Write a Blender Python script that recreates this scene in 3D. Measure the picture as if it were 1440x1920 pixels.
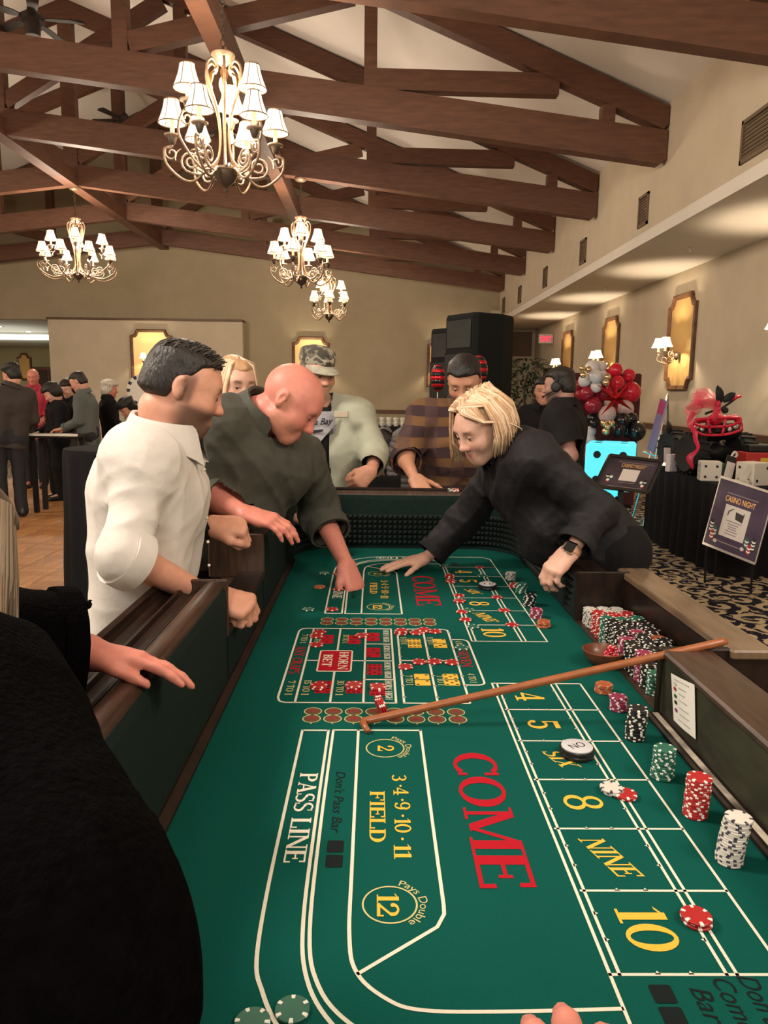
import bpy, bmesh, math, random
import numpy as np
from mathutils import Vector, Matrix

C = bpy.context.scene.collection
for o in list(bpy.data.objects):
    bpy.data.objects.remove(o)
random.seed(7)
PI = math.pi

# ------------------------------------------------------------------ camera (26 mm phone lens held at 1.46 m, pitched down 9 degrees)
EYE = np.array([0.0, 0.0, 1.46])
FPX, PX, PY = 1400.0, 720.0, 960.0
def _n(v):
    v = np.asarray(v, float)
    return v / np.linalg.norm(v)
_d = _n([(702 - PX) / FPX, (738 - PY) / FPX, 1.0])
_r = np.array([math.cos(0.012), math.sin(0.012), 0.0])
_r = _n(_r - _d * np.dot(_r, _d))
_dn = np.cross(_d, _r)
ROT = np.stack([_r, _d, -_dn])
cam_data = bpy.data.cameras.new('camera')
cam = bpy.data.objects.new('camera', cam_data)
C.objects.link(cam)
cam_data.sensor_fit = 'AUTO'
cam_data.sensor_width = 36.0
cam_data.lens = 36.0 * FPX / 1920.0
cam_data.clip_start = 0.02
cam_data.clip_end = 200
m = Matrix.Identity(4)
for i in range(3):
    m[i][0] = ROT[i, 0]
    m[i][1] = -ROT[i, 1]
    m[i][2] = -ROT[i, 2]
    m[i][3] = EYE[i]
cam.matrix_world = m
bpy.context.scene.camera = cam

# ------------------------------------------------------------------ view, world, general light
sc = bpy.context.scene
sc.view_settings.view_transform = 'Standard'
sc.view_settings.look = 'None'
sc.view_settings.gamma = 1.0
sc.view_settings.use_curve_mapping = False
sc.view_settings.exposure = 0.75
sc.cycles.max_bounces = 6
sc.cycles.diffuse_bounces = 3
sc.cycles.glossy_bounces = 3
sc.cycles.transparent_max_bounces = 8
sc.cycles.caustics_reflective = False
sc.cycles.caustics_refractive = False
sc.cycles.sample_clamp_indirect = 3.0
world = bpy.data.worlds.new('world')
sc.world = world
world.use_nodes = True
bgn = world.node_tree.nodes['Background']
bgn.inputs[0].default_value = (1.0, 0.90, 0.80, 1)
bgn.inputs[1].default_value = 0.34

def lamp(name, kind, loc, energy, color, size=0.1, rot=None, spot=None, blend=0.5):
    l = bpy.data.lights.new(name, kind)
    l.energy = energy
    l.color = color
    if kind == 'AREA':
        l.size = size
    else:
        l.shadow_soft_size = size
    if kind == 'SPOT' and spot:
        l.spot_size = math.radians(spot)
        l.spot_blend = blend
    o = bpy.data.objects.new(name, l)
    C.objects.link(o)
    o.location = loc
    if rot:
        o.rotation_euler = rot
    return o
WARM = (1.0, 0.84, 0.66)
# the hall's own row of chandeliers goes on over and behind the camera: their light
lamp('chandelier_light_over_table', 'POINT', (-2.3, 1.7, 3.3), 260, (1.0, 0.89, 0.76), 0.40)
lamp('chandelier_light_behind', 'POINT', (-0.6, -3.2, 3.2), 260, (1.0, 0.89, 0.76), 0.5)
lamp('chandelier_light_left_aisle', 'POINT', (-8.4, 3.4, 3.5), 200, WARM, 0.4)
lamp('chandelier_light_left_far', 'POINT', (-8.4, 8.0, 3.5), 200, WARM, 0.4)

lamp('right_fill_light', 'POINT', (2.1, 0.2, 3.0), 95, (1.0, 0.89, 0.76), 0.4)  # added fill from the right for the faces, not one of the hall's chandeliers

# ------------------------------------------------------------------ points of the room by sight line and depth
def ray(px, py):
    return ROT @ np.array([(px - PX) / FPX, (py - PY) / FPX, 1.0])
def at_y(px, py, y):
    v = ray(px, py)
    return EYE + v * (y / v[1])
def at_x(px, py, x):
    v = ray(px, py)
    return EYE + v * (x / v[0])
def at_z(px, py, z):
    v = ray(px, py)
    return EYE + v * ((z - EYE[2]) / v[2])

# ------------------------------------------------------------------ materials
MATS = {}
def mat(name, color, rough=0.6, metal=0.0, spec=0.4, noise=0.0, nscale=20.0, bump=0.0, bscale=60.0, emit=None, estr=1.0, stretch=(1, 1, 1), sheen=0.0, coat=0.0, vcol=None, alpha=1.0, trans=0.0, detail=4.0):
    if name in MATS:
        return MATS[name]
    mt = bpy.data.materials.new(name)
    mt.use_nodes = True
    nt = mt.node_tree
    b = nt.nodes['Principled BSDF']
    N, L = nt.nodes.new, nt.links.new
    col = tuple(color) + (1.0,) if len(color) == 3 else tuple(color)
    b.inputs['Base Color'].default_value = col
    b.inputs['Roughness'].default_value = rough
    b.inputs['Metallic'].default_value = metal
    b.inputs['Specular IOR Level'].default_value = spec
    b.inputs['Alpha'].default_value = alpha
    if sheen:
        b.inputs['Sheen Weight'].default_value = sheen
    if coat:
        b.inputs['Coat Weight'].default_value = coat
        b.inputs['Coat Roughness'].default_value = 0.1
    if trans:
        b.inputs['Transmission Weight'].default_value = trans
    src = None
    if vcol:
        a = N('ShaderNodeAttribute')
        a.attribute_name = vcol
        src = a.outputs['Color']
        L(src, b.inputs['Base Color'])
    if noise or bump:
        tc = N('ShaderNodeTexCoord')
        mp = N('ShaderNodeMapping')
        mp.inputs['Scale'].default_value = stretch
        L(tc.outputs['Object'], mp.inputs['Vector'])
    if noise:
        nz = N('ShaderNodeTexNoise')
        nz.inputs['Scale'].default_value = nscale
        nz.inputs['Detail'].default_value = detail
        L(mp.outputs[0], nz.inputs['Vector'])
        mr = N('ShaderNodeMapRange')
        mr.inputs['From Min'].default_value = 0.3
        mr.inputs['From Max'].default_value = 0.7
        mr.inputs['To Min'].default_value = 1.0 - noise
        mr.inputs['To Max'].default_value = 1.0 + noise
        L(nz.outputs['Fac'], mr.inputs['Value'])
        mx = N('ShaderNodeMix')
        mx.data_type = 'RGBA'
        mx.blend_type = 'MULTIPLY'
        mx.inputs['Factor'].default_value = 1.0
        if src:
            L(src, mx.inputs['A'])
        else:
            mx.inputs['A'].default_value = col
        L(mr.outputs[0], mx.inputs['B'])
        L(mx.outputs['Result'], b.inputs['Base Color'])
    if bump:
        bz = N('ShaderNodeTexNoise')
        bz.inputs['Scale'].default_value = bscale
        bz.inputs['Detail'].default_value = 3.0
        L(mp.outputs[0], bz.inputs['Vector'])
        bp = N('ShaderNodeBump')
        bp.inputs['Strength'].default_value = bump
        bp.inputs['Distance'].default_value = 0.01
        L(bz.outputs['Fac'], bp.inputs['Height'])
        L(bp.outputs[0], b.inputs['Normal'])
    if emit:
        b.inputs['Emission Color'].default_value = tuple(emit) + (1.0,)
        b.inputs['Emission Strength'].default_value = estr
    MATS[name] = mt
    return mt

# ------------------------------------------------------------------ mesh helper
def frame(fwd, up=(0, 0, 1)):
    """3x3 with columns right, forward, up"""
    f = _n(fwd)
    u = np.asarray(up, float)
    u = _n(u - f * np.dot(u, f))
    r = np.cross(f, u)
    return np.stack([r, f, u], axis=1)

class MB:
    def __init__(s):
        s.v, s.f, s.m = [], [], []
        s.mi = 0
        s.T = None
    def add(s, vs, fs):
        n = len(s.v)
        if s.T is not None:
            R_, t_ = s.T
            vs = [tuple(R_ @ np.asarray(p, float) + t_) for p in vs]
        s.v += [tuple(map(float, p)) for p in vs]
        s.f += [tuple(i + n for i in f) for f in fs]
        s.m += [s.mi] * len(fs)
        return s
    def box(s, x0, x1, y0, y1, z0, z1):
        return s.add([(x0, y0, z0), (x1, y0, z0), (x1, y1, z0), (x0, y1, z0), (x0, y0, z1), (x1, y0, z1), (x1, y1, z1), (x0, y1, z1)],
                     [(0, 3, 2, 1), (4, 5, 6, 7), (0, 1, 5, 4), (1, 2, 6, 5), (2, 3, 7, 6), (3, 0, 4, 7)])
    def cbox(s, x0, x1, y0, y1, z0, z1, c=0.004):
        """box with chamfered vertical and top edges"""
        def ring(x0, x1, y0, y1, z):
            return [(x0 + c, y0, z), (x1 - c, y0, z), (x1, y0 + c, z), (x1, y1 - c, z), (x1 - c, y1, z), (x0 + c, y1, z), (x0, y1 - c, z), (x0, y0 + c, z)]
        rs = [ring(x0 + c, x1 - c, y0 + c, y1 - c, z0), ring(x0, x1, y0, y1, z0 + c), ring(x0, x1, y0, y1, z1 - c), ring(x0 + c, x1 - c, y0 + c, y1 - c, z1)]
        vs = sum(rs, [])
        fs = [tuple(range(7, -1, -1)), tuple(range(24, 32))]
        for k in range(3):
            for i in range(8):
                j = (i + 1) % 8
                fs.append((k * 8 + i, k * 8 + j, k * 8 + 8 + j, k * 8 + 8 + i))
        return s.add(vs, fs)
    def beam(s, a, b, w, h, up=(0, 0, 1)):
        a, b = np.asarray(a, float), np.asarray(b, float)
        F = frame(b - a, up)
        r, u = F[:, 0] * w / 2, F[:, 2] * h / 2
        vs = [a - r - u, a + r - u, a + r + u, a - r + u, b - r - u, b + r - u, b + r + u, b - r + u]
        return s.add(vs, [(0, 1, 2, 3), (7, 6, 5, 4), (0, 4, 5, 1), (1, 5, 6, 2), (2, 6, 7, 3), (3, 7, 4, 0)])
    def lathe(s, prof, segs=16, c=(0, 0, 0), R=None, cap0=True, cap1=True):
        vs, fs = [], []
        c = np.asarray(c, float)
        for r, z in prof:
            for i in range(segs):
                a = 2 * PI * i / segs
                p = np.array([r * math.cos(a), r * math.sin(a), z])
                if R is not None:
                    p = R @ p
                vs.append(p + c)
        n = len(prof)
        for k in range(n - 1):
            for i in range(segs):
                j = (i + 1) % segs
                fs.append((k * segs + i, k * segs + j, (k + 1) * segs + j, (k + 1) * segs + i))
        if cap0:
            fs.append(tuple(range(segs - 1, -1, -1)))
        if cap1:
            fs.append(tuple((n - 1) * segs + i for i in range(segs)))
        return s.add(vs, fs)
    def sphere(s, c, r, seg=16, ring=10, R=None):
        r = np.asarray([r, r, r] if np.isscalar(r) else r, float)
        vs, fs = [], []
        for k in range(ring + 1):
            t = PI * k / ring
            for i in range(seg):
                a = 2 * PI * i / seg
                p = np.array([math.sin(t) * math.cos(a), math.sin(t) * math.sin(a), -math.cos(t)]) * r
                if R is not None:
                    p = R @ p
                vs.append(p + np.asarray(c, float))
        for k in range(ring):
            for i in range(seg):
                j = (i + 1) % seg
                fs.append((k * seg + i, k * seg + j, (k + 1) * seg + j, (k + 1) * seg + i))
        return s.add(vs, fs)
    def tube(s, pts, rad, segs=8, cap=True, closed=False):
        P = [np.asarray(p, float) for p in pts]
        n = len(P)
        rr = [rad] * n if np.isscalar(rad) else list(rad)
        T = []
        for i in range(n):
            a = P[(i - 1) % n] if (closed or i > 0) else P[i]
            b = P[(i + 1) % n] if (closed or i < n - 1) else P[i]
            T.append(_n(b - a + 1e-12))
        u = np.array([0, 0, 1.0])
        if abs(np.dot(u, T[0])) > 0.9:
            u = np.array([1.0, 0, 0])
        vs, fs = [], []
        for i in range(n):
            u = u - T[i] * np.dot(u, T[i])
            u = _n(u)
            w = np.cross(T[i], u)
            for k in range(segs):
                a = 2 * PI * k / segs
                vs.append(P[i] + (u * math.cos(a) + w * math.sin(a)) * rr[i])
        for i in range(n if closed else n - 1):
            i2 = (i + 1) % n
            for k in range(segs):
                k2 = (k + 1) % segs
                fs.append((i * segs + k, i * segs + k2, i2 * segs + k2, i2 * segs + k))
        if cap and not closed:
            fs.append(tuple(range(segs - 1, -1, -1)))
            fs.append(tuple((n - 1) * segs + k for k in range(segs)))
        return s.add(vs, fs)
    def prism(s, poly, a, b, ax='z'):
        """polygon (2D) extruded along an axis: z: (x,y); y: (x,z); x: (y,z)"""
        n = len(poly)
        def P(p, t):
            return {'z': (p[0], p[1], t), 'y': (p[0], t, p[1]), 'x': (t, p[0], p[1])}[ax]
        vs = [P(p, a) for p in poly] + [P(p, b) for p in poly]
        fs = [tuple(range(n - 1, -1, -1)), tuple(range(n, 2 * n))] + [(i, (i + 1) % n, (i + 1) % n + n, i + n) for i in range(n)]
        return s.add(vs, fs)
    def sweep(s, path, normals, prof, closed=False, caps=True):
        """profile [(out, up)] carried along path with outward normals (2D)"""
        vs, fs = [], []
        n, k = len(path), len(prof)
        for p, nn in zip(path, normals):
            for o_, z_ in prof:
                vs.append((p[0] + nn[0] * o_, p[1] + nn[1] * o_, z_))
        for i in range(n if closed else n - 1):
            i2 = (i + 1) % n
            for j in range(k):
                j2 = (j + 1) % k
                fs.append((i * k + j, i * k + j2, i2 * k + j2, i2 * k + j))
        if caps and not closed:
            fs.append(tuple(range(k - 1, -1, -1)))
            fs.append(tuple((n - 1) * k + j for j in range(k)))
        return s.add(vs, fs)
    def mesh(s, name):
        me = bpy.data.meshes.new(name)
        me.from_pydata(s.v, [], s.f)
        return me
    def build(s, name, m, parent=None, smooth=False, fix=True, **tags):
        me = s.mesh(name)
        for mm in (m if isinstance(m, (list, tuple)) else [m]):
            me.materials.append(mm)
        if isinstance(m, (list, tuple)):
            me.polygons.foreach_set('material_index', s.m)
        if fix:
            bm = bmesh.new()
            bm.from_mesh(me)
            bmesh.ops.recalc_face_normals(bm, faces=bm.faces)
            bm.to_mesh(me)
            bm.free()
        if smooth:
            me.polygons.foreach_set('use_smooth', [True] * len(me.polygons))
            if smooth != True:
                try:
                    me.set_sharp_from_angle(angle=math.radians(smooth))
                except Exception:
                    pass
        return link(name, me, parent, **tags)

def link(name, me, parent=None, **tags):
    o = bpy.data.objects.new(name, me)
    C.objects.link(o)
    if parent is not None:
        o.parent = parent
        o.matrix_parent_inverse = Matrix.Identity(4)
        # shapes are given in world terms: cancel the parent's own place
        o.matrix_basis = world_of(parent).inverted()
    tag(o, **tags)
    return o
def world_of(o):
    mw = o.matrix_basis.copy()
    while o.parent is not None:
        o = o.parent
        mw = o.matrix_basis @ mw
    return mw
def tag(o, label=None, cat=None, group=None, kind=None):
    if label:
        o['label'] = label
    if cat:
        o['category'] = cat
    if group:
        o['group'] = group
    if kind:
        o['kind'] = kind
    return o
def thing(name, label, cat, loc=(0, 0, 0), group=None):
    o = bpy.data.objects.new(name, None)
    o.empty_display_size = 0.1
    C.objects.link(o)
    o.location = tuple(map(float, loc))
    return tag(o, label, cat, group)
def dup(root, mtx=None, label=None, group=None):
    """copy a thing with its parts and sub-parts"""
    r = root.copy()
    C.objects.link(r)
    if mtx is not None:
        r.matrix_basis = mtx
    if label:
        r['label'] = label
    if group:
        r['group'] = group
    def kids(src, dst):
        for ch in list(src.children):
            c = ch.copy()
            C.objects.link(c)
            c.parent = dst
            kids(ch, c)
    kids(root, r)
    return r
def cat_rom(pts, n=6):
    P = [np.asarray(p, float) for p in pts]
    out = []
    for i in range(len(P) - 1):
        p0, p1, p2, p3 = P[max(i - 1, 0)], P[i], P[i + 1], P[min(i + 2, len(P) - 1)]
        for k in range(n):
            t = k / n
            out.append(0.5 * (2 * p1 + (p2 - p0) * t + (2 * p0 - 5 * p1 + 4 * p2 - p3) * t * t + (3 * p1 - p0 - 3 * p2 + p3) * t ** 3))
    out.append(P[-1])
    return out
# ------------------------------------------------------------------ materials of the setting
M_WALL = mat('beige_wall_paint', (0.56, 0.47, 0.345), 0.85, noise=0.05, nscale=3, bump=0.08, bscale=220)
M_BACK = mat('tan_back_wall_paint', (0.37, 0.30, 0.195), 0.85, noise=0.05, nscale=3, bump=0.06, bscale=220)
M_CEIL = mat('off_white_ceiling_paint', (0.80, 0.74, 0.67), 0.9, noise=0.05, nscale=1.2)
M_SOFF = mat('soffit_paint', (0.74, 0.68, 0.60), 0.9, noise=0.03, nscale=2)
M_BEAM = mat('brown_truss_timber', (0.115, 0.048, 0.026), 0.55, noise=0.22, nscale=5, bump=0.15, bscale=30, stretch=(1, 1, 6))
M_WOODTRIM = mat('dark_wood_trim', (0.10, 0.045, 0.02), 0.45, noise=0.2, nscale=8)
M_WHITE = mat('white_ceiling_of_next_room', (0.62, 0.65, 0.62), 0.9)
M_VENT = mat('bronze_vent_metal', (0.16, 0.11, 0.065), 0.6, metal=0.2)

def carpet_material():
    mt = bpy.data.materials.new('scroll_carpet')
    mt.use_nodes = True
    nt = mt.node_tree
    N, L = nt.nodes.new, nt.links.new
    b = nt.nodes['Principled BSDF']
    b.inputs['Roughness'].default_value = 0.95
    b.inputs['Specular IOR Level'].default_value = 0.1
    tc = N('ShaderNodeTexCoord')
    nz = N('ShaderNodeTexNoise')
    nz.inputs['Scale'].default_value = 6.0
    L(tc.outputs['Object'], nz.inputs['Vector'])
    mad = N('ShaderNodeVectorMath')
    mad.operation = 'MULTIPLY_ADD'
    L(nz.outputs['Color'], mad.inputs[0])
    mad.inputs[1].default_value = (0.07, 0.07, 0)
    L(tc.outputs['Object'], mad.inputs[2])
    masks = []
    for sc_, arms, k, thr in ((4.4, 1.0, 50.0, 0.34), (9.0, 2.0, 36.0, 0.62)):
        v = N('ShaderNodeTexVoronoi')
        v.voronoi_dimensions = '2D'
        v.inputs['Scale'].default_value = sc_
        v.inputs['Randomness'].default_value = 0.75
        L(mad.outputs[0], v.inputs['Vector'])
        sub = N('ShaderNodeVectorMath')
        sub.operation = 'SUBTRACT'
        L(mad.outputs[0], sub.inputs[0])
        L(v.outputs['Position'], sub.inputs[1])
        sx = N('ShaderNodeSeparateXYZ')
        L(sub.outputs[0], sx.inputs[0])
        at = N('ShaderNodeMath')
        at.operation = 'ARCTAN2'
        L(sx.outputs['Y'], at.inputs[0])
        L(sx.outputs['X'], at.inputs[1])
        am = N('ShaderNodeMath')
        am.operation = 'MULTIPLY'
        L(at.outputs[0], am.inputs[0])
        am.inputs[1].default_value = arms
        ln = N('ShaderNodeVectorMath')
        ln.operation = 'LENGTH'
        L(sub.outputs[0], ln.inputs[0])
        ma = N('ShaderNodeMath')
        ma.operation = 'MULTIPLY_ADD'
        L(ln.outputs['Value'], ma.inputs[0])
        ma.inputs[1].default_value = k
        L(am.outputs[0], ma.inputs[2])
        sn = N('ShaderNodeMath')
        sn.operation = 'SINE'
        L(ma.outputs[0], sn.inputs[0])
        gt = N('ShaderNodeMath')
        gt.operation = 'GREATER_THAN'
        L(sn.outputs[0], gt.inputs[0])
        gt.inputs[1].default_value = thr
        masks.append(gt)
    n2 = N('ShaderNodeTexNoise')
    n2.inputs['Scale'].default_value = 12.0
    n2.inputs['Detail'].default_value = 1.0
    L(tc.outputs['Object'], n2.inputs['Vector'])
    g2 = N('ShaderNodeMath')
    g2.operation = 'GREATER_THAN'
    L(n2.outputs['Fac'], g2.inputs[0])
    g2.inputs[1].default_value = 0.52
    mn = N('ShaderNodeMath')
    mn.operation = 'MULTIPLY'
    L(masks[1].outputs[0], mn.inputs[0])
    L(g2.outputs[0], mn.inputs[1])
    mxm = N('ShaderNodeMath')
    mxm.operation = 'MAXIMUM'
    L(masks[0].outputs[0], mxm.inputs[0])
    L(mn.outputs[0], mxm.inputs[1])
    mx = N('ShaderNodeMix')
    mx.data_type = 'RGBA'
    mx.inputs['A'].default_value = (0.012, 0.012, 0.023, 1)
    mx.inputs['B'].default_value = (0.44, 0.34, 0.205, 1)
    L(mxm.outputs[0], mx.inputs['Factor'])
    L(mx.outputs['Result'], b.inputs['Base Color'])
    return mt
M_CARPET = carpet_material()

def parquet_material(name, vertical):
    mt = bpy.data.materials.new(name)
    mt.use_nodes = True
    nt = mt.node_tree
    N, L = nt.nodes.new, nt.links.new
    b = nt.nodes['Principled BSDF']
    b.inputs['Roughness'].default_value = 0.5
    tc = N('ShaderNodeTexCoord')
    br = N('ShaderNodeTexBrick')
    mp = N('ShaderNodeMapping')
    mp.inputs['Rotation'].default_value = (0, 0, PI / 2 if vertical else 0)
    L(tc.outputs['Object'], mp.inputs['Vector'])
    L(mp.outputs[0], br.inputs['Vector'])
    br.inputs['Scale'].default_value = 1.0
    br.inputs['Brick Width'].default_value = 0.153
    br.inputs['Row Height'].default_value = 0.0305
    br.inputs['Mortar Size'].default_value = 0.0022
    br.inputs['Color1'].default_value = (0.46, 0.215, 0.07, 1)
    br.inputs['Color2'].default_value = (0.29, 0.125, 0.04, 1)
    br.inputs['Mortar'].default_value = (0.09, 0.035, 0.012, 1)
    L(br.outputs['Color'], b.inputs['Base Color'])
    return mt
M_PARQ = [parquet_material('oak_parquet_along', False), parquet_material('oak_parquet_across', True)]

# ------------------------------------------------------------------ the hall
XB, XW, ZS, YB, XC = 3.0, 4.2, 3.16, 18.5, -5.0        # bulkhead, right wall, soffit height, back wall, ridge line
XL = 2 * XC - XB
ZE, PITCH = 4.40, 0.40                                    # ceiling height at the bulkhead, roof pitch
ZR = ZE + (XB - XC) * PITCH
b = MB(); b.box(XL - 3, XW + 0.15, -6, 32, -0.12, 0.0); b.build('floor', M_CARPET, kind='structure')
b = MB(); b.box(XW, XW + 0.15, -6, 20.2, 0, ZS); b.build('wall_right', M_WALL, kind='structure')
b = MB(); b.box(XB, XW + 0.15, -6, 20.2, ZS, ZS + 0.12); b.build('ceiling_soffit', M_SOFF, kind='structure')
b = MB(); b.box(XB, XB + 0.12, -6, YB, ZS + 0.12, ZE + 0.2); b.build('wall_bulkhead', M_WALL, kind='structure')
b = MB(); b.box(XL - 0.15, XL, -6, 26, 0, ZE + 0.2); b.build('wall_left', M_WALL, kind='structure')
# back wall: gable above, opening to the next room on the left, alcove on the right under the soffit
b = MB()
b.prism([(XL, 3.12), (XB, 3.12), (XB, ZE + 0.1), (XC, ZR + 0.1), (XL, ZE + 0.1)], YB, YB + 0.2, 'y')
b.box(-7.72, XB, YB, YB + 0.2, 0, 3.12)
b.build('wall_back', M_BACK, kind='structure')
b = MB(); b.box(XB - 0.05, XW, 20.0, 20.2, 0, ZS); b.box(XB - 0.2, XB, YB + 0.2, 20.0, 0, ZS); b.build('wall_alcove', M_WALL, kind='structure')
b = MB(); b.prism([(XC, ZR), (XB + 0.1, ZE), (XB + 0.1, ZE + 0.15), (XC, ZR + 0.15)], -6, YB + 0.2, 'y'); b.build('ceiling_right', M_CEIL, kind='structure')
b = MB(); b.prism([(XL - 0.1, ZE), (XC, ZR), (XC, ZR + 0.15), (XL - 0.1, ZE + 0.15)], -6, YB + 0.2, 'y'); b.build('ceiling_left', M_CEIL, kind='structure')
# the projecting lower wall (with its capping) that carries the left mirror
b = MB(); b.box(-7.72, -3.14, 18.2, YB, 0, 3.10); b.build('wall_projecting', M_WALL, kind='structure')
b = MB(); b.cbox(-7.74, -3.12, 18.16, YB, 3.10, 3.15, 0.006); b.build('trim_1', M_WOODTRIM, kind='structure')
b = MB(); b.box(XB - 0.22, XB, 18.38, YB, 0, ZS + 0.3); b.build('wall_pilaster', M_WALL, kind='structure')
# chair rails
for i, (x0, x1, y0, y1) in enumerate([(-7.72, -3.14, 18.15, 18.2), (-3.14, XB, 18.45, 18.5), (XW - 0.05, XW, -2, 20.0)]):
    b = MB(); b.cbox(x0, x1, y0, y1, 0.99, 1.07, 0.008)
    b.build('trim_%d' % (i + 2), M_WOODTRIM, kind='structure')
b = MB(); b.cbox(XW - 0.02, XW, -2, 20, 0.0, 0.14, 0.004); b.build('baseboard_right', M_WOODTRIM, kind='structure')
b = MB(); b.cbox(-3.14, XB, 18.48, 18.5, 0.0, 0.14, 0.004); b.build('baseboard_back', M_WOODTRIM, kind='structure')
# next room seen through the opening
b = MB(); b.box(XL, -6.5, 26, 26.2, 0, 3.2); b.build('wall_next_room', mat('green_beige_wall', (0.42, 0.38, 0.22), 0.85), kind='structure')
b = MB(); b.box(XL, -6.5, YB + 0.2, 22.6, 3.12, 3.2); b.box(XL, -6.5, 22.6, 26.2, 2.9, 3.2); b.build('ceiling_next_room', M_WHITE, kind='structure')
lamp('next_room_light', 'AREA', (-10.5, 21.5, 2.2), 14, (1.0, 0.93, 0.80), 2.5, rot=(PI, 0, 0))
lamp('next_room_down', 'AREA', (-10.5, 22.0, 3.05), 75, (1.0, 0.88, 0.68), 2.0)
M_BULB = mat('downlight_glow', (1, 1, 1), emit=(1, 0.95, 0.85), estr=6)
for i, (px, py) in enumerate([(53, 622), (8, 631), (-2, 612)]):
    p = at_z(px, py, 3.115)
    t = thing('downlight', ['recessed downlight nearest the wall corner in the next room', 'recessed downlight deeper in the next room ceiling', 'recessed downlight at the left picture edge'][i], 'downlight', p, 'downlights of the next room')
    q = MB(); q.lathe([(0.11, 0.0), (0.11, -0.01), (0.075, -0.012), (0.075, 0.0)], 16, p, cap0=False, cap1=False); q.build('trim_ring', M_WHITE, t)
    q = MB(); q.lathe([(0.075, -0.004), (0.0, -0.004)], 16, p, cap0=False, cap1=False); q.build('lens', M_BULB, t)

# trusses
def cb(X):      # underside of the cambered bottom chord
    return 3.83 + (XB - X) * 0.12 if X > XC else 3.83 + (X - XL) * 0.12
def roof(X):
    return ZE + (XB - X) * PITCH if X > XC else ZE + (X - XL) * PITCH
CH, TH, TW = 0.335, 0.25, 0.15
for n in range(-1, 6):
    y = 5.77 + 2.44 * n
    t = thing('roof_truss', ['', '', ''][0] or None, None, (XC, y, 4.8))
    t['label'] = {-1: 'brown timber roof truss above the camera', 0: 'nearest brown roof truss crossing the top right corner', 1: 'second roof truss from the front, carrying the big chandelier behind it',
                  2: 'third brown roof truss from the front', 3: 'fourth brown roof truss, carrying the left chandelier', 4: 'fifth brown roof truss, one before the back wall', 5: 'farthest brown roof truss, against the back wall'}[n]
    t['category'] = 'truss'
    t['group'] = 'timber roof trusses'
    for s in (1, -1):
        def X(v):
            return XC + s * v
        W = XB - XC
        q = MB()
        e = W - 0.015
        q.prism([(X(0), cb(XC)), (X(e - 0.06), 3.83 + 0.009), (X(e), 3.88), (X(e), 3.83 + CH), (X(0), cb(XC) + CH)], y - TW / 2, y + TW / 2, 'y')
        q.build('bottom_chord', M_BEAM, t)
        q = MB()
        q.prism([(X(0), ZR - TH * 1.05), (X(e - 0.05), ZE + 0.015 - TH * 0.95), (X(e), ZE - TH * 0.75), (X(e), ZE - 0.003), (X(0), ZR - 0.003)], y - TW / 2, y + TW / 2, 'y')
        q.build('top_chord', M_BEAM, t)
        for d, w in ((7.37, 0.13), (4.93, 0.13), (2.42, 0.15)):
            xx = X(d)
            q = MB()
            q.box(xx - w / 2, xx + w / 2, y - TW / 2 + 0.004, y + TW / 2 - 0.004, cb(xx) + CH - 0.01, roof(xx) - TH)
            q.build('post', M_BEAM, t)
        for d0, d1 in ((4.98, 6.85), (2.5, 4.75), (0.1, 2.2)):
            a = np.array([X(d0), y, cb(X(d0)) + CH + 0.08]); c_ = np.array([X(d1), y, roof(X(d1)) - TH - 0.02])
            q = MB()
            q.beam(a, c_, TW - 0.02, 0.2)
            q.build('web_strut', M_BEAM, t)
    q = MB(); q.box(XC - 0.11, XC + 0.11, y - TW / 2 - 0.003, y + TW / 2 + 0.003, cb(XC) + 0.02, ZR - TH); q.build('king_post', M_BEAM, t)
q = MB(); q.box(XC - 0.1, XC + 0.1, -1, YB, cb(XC) - 0.03, cb(XC) + 0.2)
tag(q.build('ridge_tie_beam', M_BEAM), 'long brown timber tie beam running under the truss centres', 'beam')
q = MB(); q.box(-1.40, -1.24, -1, 13.1, cb(-1.32) - 0.10, cb(-1.32) + 0.15)
tag(q.build('side_tie_beam', M_BEAM), 'long brown timber beam beside the big chandelier', 'beam')

# vents on the bulkhead
for i, y in enumerate((6.21, 8.75, 11.2, 13.62, 15.96, 17.9)):
    w = 0.55 if i == 0 else 0.30
    t = thing('wall_vent', ['large vent grille at the right picture edge on the bulkhead', 'second vent grille from the right on the bulkhead', 'third vent grille from the right on the bulkhead', 'fourth vent grille from the right on the bulkhead', 'second farthest small vent grille on the bulkhead', 'farthest small vent grille on the bulkhead'][i], 'vent', (XB, y, 3.52), 'vents on the bulkhead')
    q = MB()
    h = 0.17
    for (a0, a1, c0, c1) in ((-w / 2, w / 2, h - 0.03, h), (-w / 2, w / 2, -h, -h + 0.03), (-w / 2, -w / 2 + 0.03, -h, h), (w / 2 - 0.03, w / 2, -h, h)):
        q.box(XB - 0.02, XB, y + a0, y + a1, 3.52 + c0, 3.52 + c1)
    q.build('frame', M_VENT, t)
    q = MB()
    for k in range(9):
        z = 3.52 - h + 0.045 + k * (2 * h - 0.09) / 8
        q.beam((XB - 0.008, y - w / 2 + 0.02, z), (XB - 0.008, y + w / 2 - 0.02, z), 0.004, 0.03, (0.6, 0, 1))
    o = q.build('louvre', M_VENT, t); o['kind'] = 'stuff'
# sprinkler heads on the soffit
for i, y in enumerate((8.9, 12.1, 15.2)):
    t = MB(); t.lathe([(0.03, 0), (0.03, -0.008), (0.01, -0.01), (0.01, -0.04), (0.022, -0.042), (0.022, -0.046)], 10, (3.62, y, ZS))
    tag(t.build('sprinkler', mat('steel', (0.5, 0.5, 0.5), 0.3, 1.0)), ['nearest sprinkler head under the soffit', 'middle sprinkler head under the soffit', 'farthest sprinkler head under the soffit'][i], 'sprinkler', 'sprinklers under the soffit')

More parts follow.
